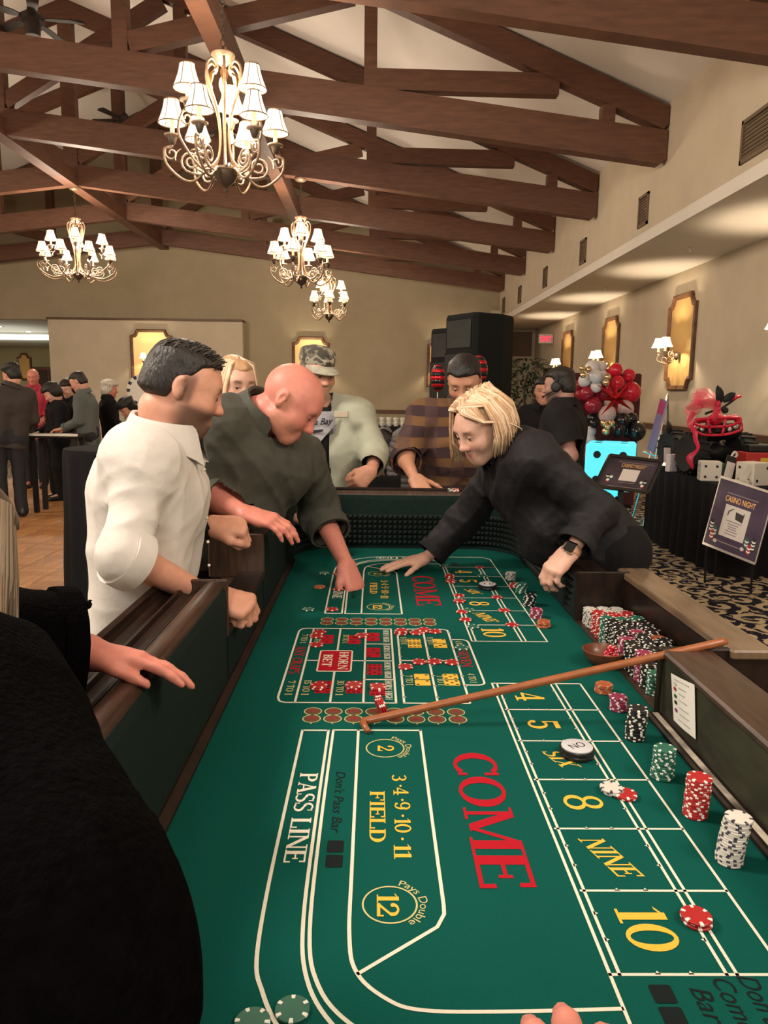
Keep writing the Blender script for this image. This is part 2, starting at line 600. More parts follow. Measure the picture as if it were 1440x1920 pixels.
# ------------------------------------------------------------------ parquet dance floor (tiles are parts)
q = MB(); q.box(-11.4, -1.35, 4.85, 12.4, 0.0, 0.006)
dance = q.build('dance_floor', mat('parquet_bed', (0.09, 0.04, 0.015), 0.5), None)
dance['kind'] = 'structure'
tm = MB(); tm.cbox(-0.151, 0.151, -0.151, 0.151, 0.006, 0.015, 0.0012)
tmesh = []
for k in range(2):
    me = tm.mesh('parquet_tile')
    me.materials.append(M_PARQ[k])
    tmesh.append(me)
nt_ = 0
for j in range(24):
    for i in range(12):
        x, y = -5.0 + 0.305 * i + 0.1525, 4.85 + 0.305 * j + 0.1525
        if x > -1.36 or nt_ >= 300 or x < -0.52 * y + 0.0:
            continue
        o = bpy.data.objects.new('parquet_tile', tmesh[(i + j) % 2])
        C.objects.link(o)
        o.parent = dance
        o.location = (x, y, random.uniform(-0.0006, 0.0006))
        nt_ += 1
rest = MB()
for j in range(24):
    for i in range(33):
        x, y = -11.4 + 0.305 * i + 0.1525, 4.85 + 0.305 * j + 0.1525
        if x < -5.0 or x < -0.52 * y:
            rest.T = (np.eye(3), np.array([x, y, 0]))
            rest.cbox(-0.151, 0.151, -0.151, 0.151, 0.006, 0.015, 0.0012)
            rest.T = None
o = rest.build('parquet_field', M_PARQ[0], dance)
o['kind'] = 'stuff'

# ------------------------------------------------------------------ mirrors and sconces
M_FRAME = mat('walnut_mirror_frame', (0.14, 0.065, 0.03), 0.4, noise=0.3, nscale=12)
M_MIRROR = mat('mirror_glass', (0.78, 0.50, 0.19), 0.30, metal=0.35, spec=0.6)  # gold base colour stands in for the reflection of the lit room
M_GOLD = mat('champagne_iron', (0.27, 0.175, 0.11), 0.45, metal=0.4, noise=0.2, nscale=40)
M_BRONZE = mat('dark_bronze', (0.10, 0.07, 0.05), 0.45, metal=0.5)
M_CREAM = mat('cream_ceramic', (0.38, 0.29, 0.21), 0.4)
M_CANDLE = mat('candle_sleeve', (0.85, 0.62, 0.36), 0.6, emit=(1.0, 0.62, 0.28), estr=0.35)
M_SHADE = mat('lit_fabric_shade', (0.95, 0.88, 0.75), 0.8, emit=(1.0, 0.83, 0.60), estr=0.9)
M_PIPING = mat('shade_piping', (0.20, 0.12, 0.06), 0.7)

def notched(w, h, c=0.17):
    pts = []
    def corner(sx, sz, rev):
        arc = []
        arc.append((sx * (w - c * 0.9), sz * h))
        arc.append((sx * (w - c * 0.9), sz * (h - c * 0.16)))
        for k in range(6):
            a = PI / 2 * k / 5
            r = c * 0.62
            cx_, cz_ = w - c * 0.16, h - c * 0.22
            arc.append((sx * (cx_ - r * math.cos(a)), sz * (cz_ - r * math.sin(a))))
        arc.append((sx * w, sz * (h - c * 0.85)))
        return arc[::-1] if rev else arc
    pts += corner(1, 1, False) + corner(1, -1, True) + corner(-1, -1, False) + corner(-1, 1, True)
    return pts

def mirror(label, cx_, cy_, cz_, face, w=0.45, h=0.65):
    """face: 'x' hangs on the right wall looking to -x, 'y' on a back wall looking to -y"""
    t = thing('wall_mirror', label, 'mirror', (cx_, cy_, cz_), 'notched wall mirrors')
    def P(u, v, d):
        return (cx_ - d, cy_ + u, cz_ + v) if face == 'x' else (cx_ + u, cy_ - d, cz_ + v)
    out, inn = notched(w, h), [(x * (w - 0.07) / w, z * (h - 0.07) / h) for x, z in notched(w, h)]
    n = len(out)
    q = MB()
    vs = [P(u, v, 0.0) for u, v in out] + [P(u, v, 0.04) for u, v in out] + [P(u * 0.955 , v * 0.97, 0.055) for u, v in out] + [P(u, v, 0.03) for u, v in inn] + [P(u, v, 0.0) for u, v in inn]
    fs = []
    for k in range(4):
        for i in range(n):
            j = (i + 1) % n
            fs.append((k * n + i, k * n + j, (k + 1) * n + j, (k + 1) * n + i))
    q.add(vs, fs)
    q.build('frame', M_FRAME, t)
    q = MB()
    q.add([P(0, 0, 0.018)] + [P(u * 1.01, v * 1.01, 0.018) for u, v in inn], [(0, i + 1, (i + 1) % n + 1) for i in range(n)])
    q.build('glass', M_MIRROR, t)
    return t

def shade_profile(rb, rt, h):
    return [(rt + (rb - rt) * (k / 8) ** 1.5, h * (1 - k / 8)) for k in range(9)]

def add_shade(parent, c, rb, rt, h, segs=16, ribs=6, piping=True):
    q = MB()
    pr = shade_profile(rb, rt, h)
    q.lathe(pr, segs, c, cap0=False, cap1=False)
    sh = q.build('shade', M_SHADE, parent, smooth=True)
    if piping:
        q = MB()
        for r, z in (pr[0], pr[-1]):
            q.tube([np.asarray(c) + np.array([r * math.cos(a), r * math.sin(a), z]) for a in np.linspace(0, 2 * PI, 17)[:-1]], 0.0042, 4, closed=True)
        for k in range(ribs):
            a = 2 * PI * (k + 0.25) / ribs
            q.tube([np.asarray(c) + np.array([(r + 0.001) * math.cos(a), (r + 0.001) * math.sin(a), z]) for r, z in pr], 0.0030, 4)
        q.build('piping', M_PIPING, sh)
    return sh

def spiral(c, ex, ez, r0, a0, turns, n=18, r1=0.25):
    """points of a scroll in the plane ex, ez round c"""
    out = []
    for k in range(n + 1):
        t = k / n
        r = r0 * (1 - (1 - r1) * t)
        a = a0 + turns * 2 * PI * t
        out.append(np.asarray(c) + r * (np.asarray(ex) * math.cos(a) + np.asarray(ez) * math.sin(a)))
    return out

def sconce(label, cx_, cy_, cz_, face, watts):
    """two-light scroll sconce; the point is on the wall behind it"""
    t = thing('wall_sconce', label, 'wall lamp', (cx_, cy_, cz_), 'two-light wall sconces')
    out = np.array([-1.0, 0, 0]) if face == 'x' else np.array([0, -1.0, 0])
    side = np.array([0, 1.0, 0]) if face == 'x' else np.array([1.0, 0, 0])
    up = np.array([0, 0, 1.0])
    base = np.array([cx_, cy_, cz_])
    q = MB()
    R = np.stack([side, np.cross(out, side), out], axis=1)
    q.lathe([(0.055, 0.0), (0.06, 0.01), (0.045, 0.03), (0.02, 0.05), (0.0, 0.06)], 14, base + out * 0.02, R)
    q.build('backplate', M_BRONZE, t, smooth=True)
    for s in (-1, 1):
        e = _n(out * 0.8 + side * s * 0.6)
        p0 = base + out * 0.05
        tip = base + out * 0.24 + side * s * 0.125
        pts = cat_rom([p0, p0 + e * 0.06 - up * 0.07, p0 + e * 0.13 - up * 0.10, tip - up * 0.06 + e * 0.01, tip + up * 0.02], 5)
        q = MB()
        q.tube(pts, 0.008, 6)
        q.tube(spiral(p0 + e * 0.15 - up * 0.06, e, up, 0.055, -PI / 2, -1.4), 0.007, 6)
        q.tube(spiral(p0 + e * 0.05 + up * 0.03, e, up, 0.05, -PI / 2, 1.3), 0.006, 6)
        q.build('scroll_arm', M_GOLD, t, smooth=True)
        q = MB()
        q.lathe([(0.008, 0.0), (0.02, 0.015), (0.024, 0.04), (0.05, 0.048), (0.05, 0.055), (0.015, 0.058)], 12, tip)
        q.build('candle_cup', M_CREAM, t, smooth=40)
        q = MB(); q.lathe([(0.014, 0.055), (0.014, 0.15)], 10, tip); q.build('candle', M_CANDLE, t, smooth=40)
        add_shade(t, tip + up * 0.115, 0.095, 0.052, 0.125, ribs=6, piping=False)
        l = lamp('sconce_bulb', 'POINT', tip + up * 0.175, watts, (1.0, 0.80, 0.56), 0.012)
        l.parent = t
        l.matrix_basis = world_of(t).inverted() @ Matrix.Translation(tuple(tip + up * 0.175))
    return t

for i, y in enumerate((10.4, 13.5, 16.5)):
    mirror(['notched walnut mirror nearest on the right wall, above the toy quad', 'middle notched mirror on the right wall, above the red balloons', 'farthest notched mirror on the right wall, behind the man with headset'][i], XW, y, 2.2, 'x')
for i, y in enumerate((7.35, 10.4, 13.5, 16.5)):
    sconce(['lit two-shade sconce cut by the right picture edge', 'lit two-shade sconce on the nearest right wall mirror', 'lit two-shade sconce above the white balloons', 'lit two-shade sconce above the man with headset'][i], XW - 0.03, y, 2.02, 'x', 15)
mirror('notched walnut mirror on the projecting wall, behind the dark-haired man', -5.3, 18.2, 2.25, 'y', 0.5, 0.65)
mirror('notched mirror on the back wall behind the camouflage cap', -1.55, YB, 2.15, 'y')
mirror('notched mirror on the back wall left of the loudspeakers', 1.72, YB, 2.15, 'y')
sconce('lit two-shade sconce on the projecting wall mirror', -5.3, 18.17, 2.1, 'y', 8)
sconce('lit two-shade sconce on the back wall hidden behind the camouflage cap', -1.55, YB - 0.03, 2.02, 'y', 13)
sconce('lit two-shade sconce on the back wall left of the loudspeakers', 1.72, YB - 0.03, 2.02, 'y', 13)
t = mirror('small notched mirror on the far wall of the next room', -13.0 + 0.0, 26.0, 2.22, 'y', 0.25, 0.46)
t.location.x = at_y(46, 680, 26)[0]

# exit sign, alcove louvre and door at the far end of the right wall
p = at_x(1024, 635, 4.02)
t = thing('exit_sign', 'small lit red exit sign at the end of the right wall', 'sign', p)
q = MB(); q.cbox(p[0] - 0.17, p[0] + 0.17, p[1], p[1] + 0.06, p[2] - 0.11, p[2] + 0.11, 0.01); q.build('housing', mat('exit_housing', (0.6, 0.55, 0.5), 0.5), t)
EXIT_P = p
pa, pb = at_y(958, 622, 19.97), at_y(996, 668, 19.97)
t = thing('wall_grille', 'brown louvred grille high on the far alcove wall', 'grille', ((pa[0] + pb[0]) / 2, 19.97, (pa[2] + pb[2]) / 2))
q = MB(); q.box(pa[0], pb[0], 19.96, 20.0, pb[2], pa[2]); q.build('panel', mat('grille_brown', (0.16, 0.10, 0.055), 0.7), t)
q = MB()
for k in range(12):
    z = pb[2] + 0.04 + k * (pa[2] - pb[2] - 0.08) / 11
    q.box(pa[0] + 0.03, pb[0] - 0.03, 19.945, 19.96, z, z + 0.03)
o = q.build('louvre', mat('grille_brown', (0.16, 0.10, 0.055), 0.7), t); o['kind'] = 'stuff'
q = MB(); q.cbox(XW - 0.04, XW, 17.35, 18.7, 0, 2.12, 0.01); q.build('door_1', mat('door_brown', (0.11, 0.05, 0.025), 0.5), kind='structure')
# ------------------------------------------------------------------ chandeliers
def leaf(q, base, dir_, up, L=0.07, w=0.022):
    F = frame(dir_, up)
    vs, fs = [], []
    n = 6
    for k in range(n + 1):
        t = k / n
        ww = w * math.sin(PI * (0.08 + 0.92 * t) ** 0.8) * (1 - 0.15 * t)
        c = np.asarray(base) + F[:, 1] * L * t + F[:, 2] * 0.5 * L * (t - t * t * 1.3)
        vs += [c - F[:, 0] * ww + F[:, 2] * 0.004, c - F[:, 2] * 0.003, c + F[:, 0] * ww + F[:, 2] * 0.004]
    for k in range(n):
        for j in range(2):
            fs.append((k * 3 + j, k * 3 + j + 1, k * 3 + 4 + j, k * 3 + 3 + j))
    q.add(vs, fs)

def chandelier(label, x, y, zb, ztop, n_low, n_up, R, watts, rot0=0.0, hang=0.95, r_up=None):
    """zb: tip of the finial; hang: height of the body; ztop: where the chain is fixed"""
    c = np.array([x, y, zb])
    t = thing('chandelier', label, 'chandelier', (x, y, zb), 'scroll chandeliers under the trusses')
    Z = lambda z: c + np.array([0, 0, z])
    q = MB()
    q.lathe([(0.0, 0.0), (0.012, 0.012), (0.016, 0.03), (0.008, 0.04), (0.03, 0.055), (0.065, 0.085), (0.085, 0.125), (0.09, 0.15)], 16, c, cap0=False)
    q.build('finial', M_BRONZE, t, smooth=50)
    q = MB()
    q.lathe([(0.088, 0.145), (0.115, 0.152), (0.118, 0.165), (0.09, 0.172), (0.04, 0.18)], 18, c)
    q.build('base_bowl', M_CREAM, t, smooth=40)
    # central sheaf of rods, flaring at foot and head
    nr = n_low
    zt = hang - 0.05
    for k in range(nr):
        a = rot0 + 2 * PI * k / nr
        e = np.array([math.cos(a), math.sin(a), 0])
        pts = cat_rom([Z(0.16) + e * 0.12, Z(0.24) + e * 0.055, Z(0.38) + e * 0.035, Z(0.55) + e * 0.055, Z(zt - 0.18) + e * 0.12, Z(zt - 0.06) + e * 0.135, Z(zt - 0.01) + e * 0.09, Z(zt - 0.05) + e * 0.05, Z(zt - 0.08) + e * 0.07], 4)
        q = MB(); q.tube(pts, 0.0105, 6)
        rod = q.build('stem_rod', M_GOLD, t, smooth=True)
        q = MB()
        leaf(q, Z(zt - 0.08) + e * 0.075, e * 0.3 - np.array([0, 0, 1.0]), e, 0.13, 0.03)
        q.build('leaf', mat('gilt_leaf', (0.50, 0.30, 0.10), 0.4, metal=0.5), rod, smooth=True)
    q = MB(); q.lathe([(0.012, 0.16), (0.012, zt)], 8, c); q.build('core_rod', M_GOLD, t, smooth=True)
    q = MB(); q.lathe([(0.03, zt - 0.03), (0.06, zt), (0.085, zt + 0.03), (0.085, zt + 0.04), (0.03, zt + 0.045), (0.014, zt + 0.07)], 16, c); q.build('crown', M_GOLD, t, smooth=40)
    # chain
    q = MB()
    z = zb + hang + 0.02
    k = 0
    while z < ztop:
        e = np.array([1.0, 0, 0]) if k % 2 else np.array([0, 1.0, 0])
        q.tube([np.array([x, y, z]) + e * 0.017 * math.cos(a) + np.array([0, 0, 0.028 * math.sin(a)]) for a in np.linspace(0, 2 * PI, 9)[:-1]], 0.0045, 4, closed=True)
        z += 0.044
        k += 1
    o = q.build('chain', M_BRONZE, t); o['kind'] = 'stuff'
    q = MB(); q.lathe([(0.02, -0.05), (0.07, -0.03), (0.08, -0.012), (0.08, 0.0)], 14, (x, y, ztop)); q.build('canopy', M_GOLD, t, smooth=40)
    # arms
    def arm(a, Rr, zc, low):
        e = np.array([math.cos(a), math.sin(a), 0])
        u = np.array([0, 0, 1.0])
        tip = Z(zc) + e * Rr
        if low:
            pts = [Z(0.17) + e * 0.05, Z(0.14) + e * 0.14, Z(0.07) + e * (Rr * 0.62), Z(0.08) + e * (Rr * 0.85), Z(0.17) + e * (Rr * 1.12), Z(0.27) + e * (Rr * 1.16), Z(zc - 0.02) + e * (Rr * 1.06), tip]
        else:
            pts = [Z(0.17) + e * 0.05, Z(0.15) + e * 0.12, Z(0.16) + e * (Rr * 0.72), Z(0.28) + e * (Rr * 1.12), Z(zc - 0.14) + e * (Rr * 1.28), Z(zc - 0.02) + e * (Rr * 1.16), tip + u * 0.005]
        q = MB()
        q.tube(cat_rom(pts, 5), [0.0095] * (5 * (len(pts) - 1) + 1), 6)
        am = q.build('scroll_arm', M_GOLD, t, smooth=True)
        q = MB()
        q.tube(spiral(Z(0.20) + e * (Rr * 0.66), e, u, 0.075, -PI / 2, 1.6, 20), 0.008, 6)
        q.build('scroll', M_CREAM, am, smooth=True)
        q = MB()
        q.tube(cat_rom([Z(0.125) + e * (Rr * 0.66), Z(0.12) + e * (Rr * 0.45), Z(0.15) + e * 0.13], 4), 0.008, 6)
        q.build('twig', M_CREAM, am, smooth=True)
        q = MB()
        q.tube(spiral(tip + e * 0.01 - u * 0.055, e, u, 0.052, PI / 2, -1.3, 16), 0.007, 6)
        q.build('scroll', M_CREAM, am, smooth=True)
        q = MB()
        leaf(q, Z(zc - 0.1) + e * (Rr * 0.95), -e * 0.3 + u, e, 0.09, 0.024)
        q.build('leaf', M_CREAM, am, smooth=True)
        q = MB()
        leaf(q, Z(0.10) + e * (Rr * 0.5), -e + u * 0.6, u, 0.08, 0.02)
        q.build('leaf', M_CREAM, am, smooth=True)
        q = MB()
        q.lathe([(0.008, 0.0), (0.018, 0.008), (0.028, 0.035), (0.034, 0.055)], 12, tip, cap1=False)
        q.build('candle_cup', M_BRONZE, t, smooth=50)
        q = MB(); q.lathe([(0.034, 0.055), (0.056, 0.062), (0.058, 0.07), (0.03, 0.074)], 14, tip); q.build('drip_dish', M_CREAM, t, smooth=40)
        q = MB(); q.lathe([(0.0155, 0.07), (0.0155, 0.18)], 10, tip); q.build('candle', M_CANDLE, t, smooth=40)
        add_shade(t, tip + u * 0.145, 0.098, 0.05, 0.155)
    for k in range(n_low):
        arm(rot0 + 2 * PI * (k + 0.5) / n_low, R, 0.30, True)
    for k in range(n_up):
        arm(rot0 + 0.80 + 2 * PI * (k + 0.5) / n_up, r_up or R * 0.72, 0.52, False)
    l = lamp('chandelier_bulbs', 'POINT', (x, y, zb + 0.62), watts, WARM, 0.22)
    l.parent = t
    l.matrix_basis = Matrix.Translation((0, 0, 0.62))
    return t
chandelier('large lit chandelier nearest the camera, hanging over the dark-haired man', -1.10, 5.77, 2.89, cb(-1.32) - 0.02, 6, 3, 0.365, 130, -0.28)
chandelier('second lit chandelier behind the big one, above the camouflage cap', -1.02, 10.65, 2.87, cb(-1.02) - 0.002, 6, 3, 0.37, 130, 0.85)
chandelier('farthest small lit chandelier near the back wall', -0.93, 15.5, 2.86, cb(-0.93) + 0.0, 6, 3, 0.345, 110, 0.1)
chandelier('wide twelve-light chandelier hanging from the ridge beam at left', XC, 13.1, 3.24, cb(XC) - 0.03, 8, 4, 0.56, 200, 0.3, hang=1.05, r_up=0.40)

# ceiling fans on long rods under the ridge
M_FAN = mat('dark_fan', (0.03, 0.022, 0.018), 0.5)
def fan(label, x, y, z, rot, blade):
    t = thing('ceiling_fan', label, 'fan', (x, y, z), 'ceiling fans under the roof')
    zr = roof(x)
    q = MB(); q.lathe([(0.014, z + 0.12), (0.014, zr)], 8, (x, y, 0)); q.build('down_rod', M_FAN, t)
    q = MB(); q.lathe([(0.02, zr - 0.12), (0.08, zr - 0.09), (0.085, zr + 0.02)], 12, (x, y, 0)); q.build('canopy', M_FAN, t, smooth=40)
    q = MB(); q.lathe([(0.0, z - 0.2), (0.09, z - 0.2), (0.1, z - 0.06), (0.15, z - 0.03), (0.15, z + 0.03), (0.07, z + 0.09), (0.02, z + 0.14)], 16, (x, y, 0)); q.build('motor', M_FAN, t, smooth=40)
    for k in range(5):
        a = rot + 2 * PI * k / 5
        e = np.array([math.cos(a), math.sin(a), 0]); s = np.array([-math.sin(a), math.cos(a), 0.15])
        p = np.array([x, y, z])
        q = MB()
        A = [p + e * 0.14 - s * 0.03, p + e * 0.25 - s * 0.06, p + e * blade - s * 0.075, p + e * (blade + 0.03), p + e * blade + s * 0.075, p + e * 0.25 + s * 0.06, p + e * 0.14 + s * 0.03]
        n = len(A)
        q.add(A + [v + np.array([0, 0, 0.01]) for v in A], [tuple(range(n)), tuple(range(2 * n - 1, n - 1, -1))] + [(i, (i + 1) % n, (i + 1) % n + n, i + n) for i in range(n)])
        q.build('blade', M_FAN, t)
p = at_y(60, 36, 10.4)
fan('dark ceiling fan in the top left corner', p[0], 10.4, p[2], 0.12, 0.62)
fan('dark ceiling fan half hidden behind the second truss', -4.81, 15.3, 6.55, 0.5, 0.62)
# ------------------------------------------------------------------ the craps table
FELT = 0.78
XF0, XF1 = -0.335, 0.62          # felt between the side walls
YF0, YF1 = 0.44, 3.26            # felt between the end walls
YC = 1.846
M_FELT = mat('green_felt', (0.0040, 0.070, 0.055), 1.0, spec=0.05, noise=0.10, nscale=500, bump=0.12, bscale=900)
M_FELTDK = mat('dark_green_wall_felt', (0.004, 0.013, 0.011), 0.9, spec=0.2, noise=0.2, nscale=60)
M_RUBBER = mat('black_green_rubber', (0.003, 0.008, 0.007), 0.55)
M_DARKWOOD = mat('dark_mahogany', (0.012, 0.006, 0.004), 0.42, spec=0.25, noise=0.5, nscale=14, stretch=(6, 1, 1), bump=0.05, bscale=40, coat=0.08)
M_RAILWOOD = mat('brown_rail_wood', (0.040, 0.021, 0.013), 0.36, noise=0.4, nscale=12, stretch=(8, 1, 1), coat=0.15)
M_BLACK = mat('black_laminate', (0.008, 0.007, 0.007), 0.6)
table = thing('craps_table', 'long craps table with green felt layout and dark wood rails', 'table', (0.14, YC, 0.0))

def rounded(x0, x1, y0, y1, r, n=8):
    """closed path (counter-clockwise) with outward normals"""
    P, Nn = [], []
    for cx_, cy_, a0 in ((x1 - r, y0 + r, -PI / 2), (x1 - r, y1 - r, 0), (x0 + r, y1 - r, PI / 2), (x0 + r, y0 + r, PI)):
        for k in range(n + 1):
            a = a0 + PI / 2 * k / n
            P.append((cx_ + r * math.cos(a), cy_ + r * math.sin(a)))
            Nn.append((math.cos(a), math.sin(a)))
    return P, Nn
RC = 0.20
P, Nn = rounded(XF0, XF1, YF0, YF1, RC)
q = MB(); q.prism(P, FELT - 0.02, FELT, 'z'); q.box(0.60, 0.70, 1.50, 2.22, FELT - 0.02, FELT - 0.002)
q.build('felt', M_FELT, table)
n8 = 9
near_right, far_right, far_left, near_left = P[:n8], P[n8:2 * n8], P[2 * n8:3 * n8], P[3 * n8:]
def seg(idx0, idx1, extra0=None, extra1=None):
    pp, nn = list(P[idx0:idx1]), list(Nn[idx0:idx1])
    if extra0:
        pp.insert(0, extra0[0]); nn.insert(0, extra0[1])
    if extra1:
        pp.append(extra1[0]); nn.append(extra1[1])
    return pp, nn
ZR_ = 1.03                        # top of the player rail
# player rail: one half runs along the near end and left side, the other along the left side and far end
near_half = seg(0, 9)            # near right corner (unused beyond the dealer wall)
def half_near():
    pp = [(0.40, YF0)] + [(XF0 + RC, YF0)] + list(reversed(near_left))[1:] + [(XF0, 1.66)]
    nn = [(0, -1)] + [(0, -1)] + list(reversed(Nn[3 * n8:]))[1:] + [(-1, 0)]
    return pp, nn
def half_far():
    pp = [(XF0, 2.24)] + list(reversed(far_left)) + list(reversed(far_right)) + [(XF1, 2.95)]
    nn = [(-1, 0)] + list(reversed(Nn[2 * n8:3 * n8])) + list(reversed(Nn[n8:2 * n8])) + [(1, 0)]
    return pp, nn
def groove(c, r, z, n=5):
    return [(c - r * math.cos(PI * k / n), z - r * math.sin(PI * k / n) * 0.9) for k in range(n + 1)]
for pp, nn in (half_near(), half_far()):
    q = MB(); q.sweep(pp, nn, [(0.0, FELT - 0.01), (0.02, FELT - 0.01), (0.02, ZR_ - 0.012), (0.004, ZR_ - 0.012), (0.0, ZR_ - 0.03)])
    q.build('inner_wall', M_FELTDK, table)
    q = MB()
    arm = [(0.004 + 0.026 - 0.026 * math.cos(PI * k / 8), ZR_ - 0.02 + 0.024 * math.sin(PI * k / 8)) for k in range(9)]
    q.sweep(pp, nn, [(0.004, ZR_ - 0.05)] + arm + [(0.056, ZR_ - 0.05)])
    q.build('armrest', M_RAILWOOD, table, smooth=35)
    for c_ in (0.079, 0.121):
        q = MB()
        q.sweep(pp, nn, [(c_ - 0.021, ZR_ - 0.055), (c_ - 0.021, ZR_ - 0.012)] + groove(c_, 0.018, ZR_ - 0.012) + [(c_ + 0.021, ZR_ - 0.012), (c_ + 0.021, ZR_ - 0.055)])
        q.build('chip_groove', M_DARKWOOD, table, smooth=35)
    q = MB()
    q.sweep(pp, nn, [(0.142, ZR_ - 0.055), (0.142, ZR_ - 0.002), (0.150, ZR_ + 0.004), (0.158, ZR_ - 0.002), (0.158, ZR_ - 0.10), (0.10, ZR_ - 0.12), (0.02, ZR_ - 0.12), (0.02, ZR_ - 0.055)])
    q.build('rail_lip', M_DARKWOOD, table)
    q = MB()
    q.sweep(pp, nn, [(0.02, 0.56), (0.06, 0.56), (0.06, ZR_ - 0.11), (0.02, ZR_ - 0.11)])
    q.build('outer_panel', M_BLACK, table)
# rail ends beside the stick position
for y, s in ((1.66, 1), (2.24, -1)):
    q = MB(); q.cbox(XF0 - 0.165, XF0 + 0.004, min(y, y + s * 0.014), max(y, y + s * 0.014), ZR_ - 0.13, ZR_ + 0.006, 0.003)
    q.build('rail_end', M_RAILWOOD, table)
    q = MB(); q.box(XF0 - 0.13, XF0 - 0.02, min(y, y + s * 0.01), max(y, y + s * 0.01), FELT + 0.0, ZR_ - 0.12)
    q.build('end_panel', mat('brown_end_panel', (0.10, 0.058, 0.032), 0.45, noise=0.3, nscale=20), table)
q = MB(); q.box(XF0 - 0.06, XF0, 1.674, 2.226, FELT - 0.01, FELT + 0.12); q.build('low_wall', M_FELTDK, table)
q = MB(); q.cbox(XF0 - 0.075, XF0 + 0.006, 1.674, 2.226, FELT + 0.12, FELT + 0.14, 0.004); q.build('low_wall_cap', M_DARKWOOD, table)
# thin wooden ledge round the foot of the walls
q = MB()
pp, nn = [(XF0, 0.7), (XF0, 1.65)], [(-1, 0), (-1, 0)]
for pp, nn in (([(XF0, 0.66), (XF0, 3.0)], [(-1, 0), (-1, 0)]),):
    q.sweep(pp, nn, [(-0.018, FELT), (-0.018, FELT + 0.008), (-0.004, FELT + 0.018), (0.002, FELT + 0.018), (0.002, FELT)])
q.build('ledge', M_DARKWOOD, table)
# rubber bumpers of the far end and of the right wall: rows of small pyramids
rb = MB()
pp, nn = half_far()
path = []
for a, b_ in zip(range(len(pp) - 1), range(1, len(pp))):
    A, B = np.array(pp[a]), np.array(pp[b_])
    L_ = np.linalg.norm(B - A)
    k = max(1, int(round(L_ / 0.0225)))
    for i in range(k):
        t_ = (i + 0.5) / k
        n_ = _n(np.array(nn[a]) * (1 - t_) + np.array(nn[b_]) * t_)
        path.append((A + (B - A) * t_, n_, _n(B - A)))
for (p_, n_, tt) in path:
    if p_[0] < XF0 + 0.02 and p_[1] < 2.9:
        continue
    for r in range(6):
        z = FELT + 0.028 + r * 0.0225
        b0 = np.array([p_[0], p_[1], z]); t3 = np.array([tt[0], tt[1], 0]) * 0.011; u3 = np.array([0, 0, 0.011]); n3 = np.array([-n_[0], -n_[1], 0])
        rb.add([b0 - t3 - u3, b0 + t3 - u3, b0 + t3 + u3, b0 - t3 + u3, b0 + n3 * 0.016], [(0, 1, 4), (1, 2, 4), (2, 3, 4), (3, 0, 4)])
for i in range(34):
    for r in range(6):
        z = FELT + 0.022 + r * 0.0225
        b0 = np.array([XF1, 2.23 + i * 0.0225, z]); t3 = np.array([0, 0.011, 0]); u3 = np.array([0, 0, 0.011])
        rb.add([b0 - t3 - u3, b0 + t3 - u3, b0 + t3 + u3, b0 - t3 + u3, b0 + np.array([-0.016, 0, 0])], [(0, 1, 4), (1, 2, 4), (2, 3, 4), (3, 0, 4)])
o = rb.build('rubber_bumper', M_RUBBER, table); o['kind'] = 'stuff'

# dealer side (right): lower walls either side of the chip bank
ZD = 0.93
for y0, y1, nm in ((0.40, 1.515, 0), (2.20, 3.0, 1)):
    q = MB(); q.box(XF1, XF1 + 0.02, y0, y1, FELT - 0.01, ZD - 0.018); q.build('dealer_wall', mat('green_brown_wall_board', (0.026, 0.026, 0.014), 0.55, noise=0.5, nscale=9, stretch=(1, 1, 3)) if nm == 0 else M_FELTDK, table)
    q = MB(); q.cbox(XF1 - 0.004, XF1 + 0.105, y0, y1, ZD - 0.018, ZD, 0.005); q.build('dealer_rail', M_RAILWOOD if nm == 0 else M_DARKWOOD, table)
    q = MB(); q.box(XF1 + 0.03, XF1 + 0.09, y0, y1, 0.56, ZD - 0.018); q.build('outer_panel', M_BLACK, table)
q = MB(); q.cbox(XF1 - 0.002, XF1 + 0.16, 2.188, 2.202, FELT - 0.01, ZD + 0.006, 0.003); q.build('bank_end', M_DARKWOOD, table)
q = MB(); q.cbox(XF1 - 0.006, XF1 + 0.235, 1.512, 1.532, FELT - 0.01, ZD + 0.002, 0.003); q.build('bank_end', M_DARKWOOD, table)
q = MB(); q.box(XF1 + 0.0, XF1 + 0.20, 1.53, 2.19, FELT - 0.012, FELT + 0.004); q.build('bank_floor', mat('bank_floor_wood', (0.040, 0.022, 0.013), 0.4, noise=0.4, nscale=10), table)
q = MB(); q.box(XF1 + 0.145, XF1 + 0.16, 1.53, 2.19, FELT - 0.01, ZD - 0.02); q.build('bank_back', M_DARKWOOD, table)
q = MB(); q.cbox(XF1 + 0.14, XF1 + 0.235, 1.50, 2.26, ZD - 0.018, ZD + 0.003, 0.004); q.build('bank_ledge', mat('tan_ledge_wood', (0.13, 0.085, 0.052), 0.35, noise=0.3, nscale=10, stretch=(6, 1, 1), coat=0.3), table)
q = MB(); q.box(XF1 + 0.165, XF1 + 0.22, 1.53, 2.2, 0.56, ZD - 0.018); q.build('outer_panel', M_BLACK, table)
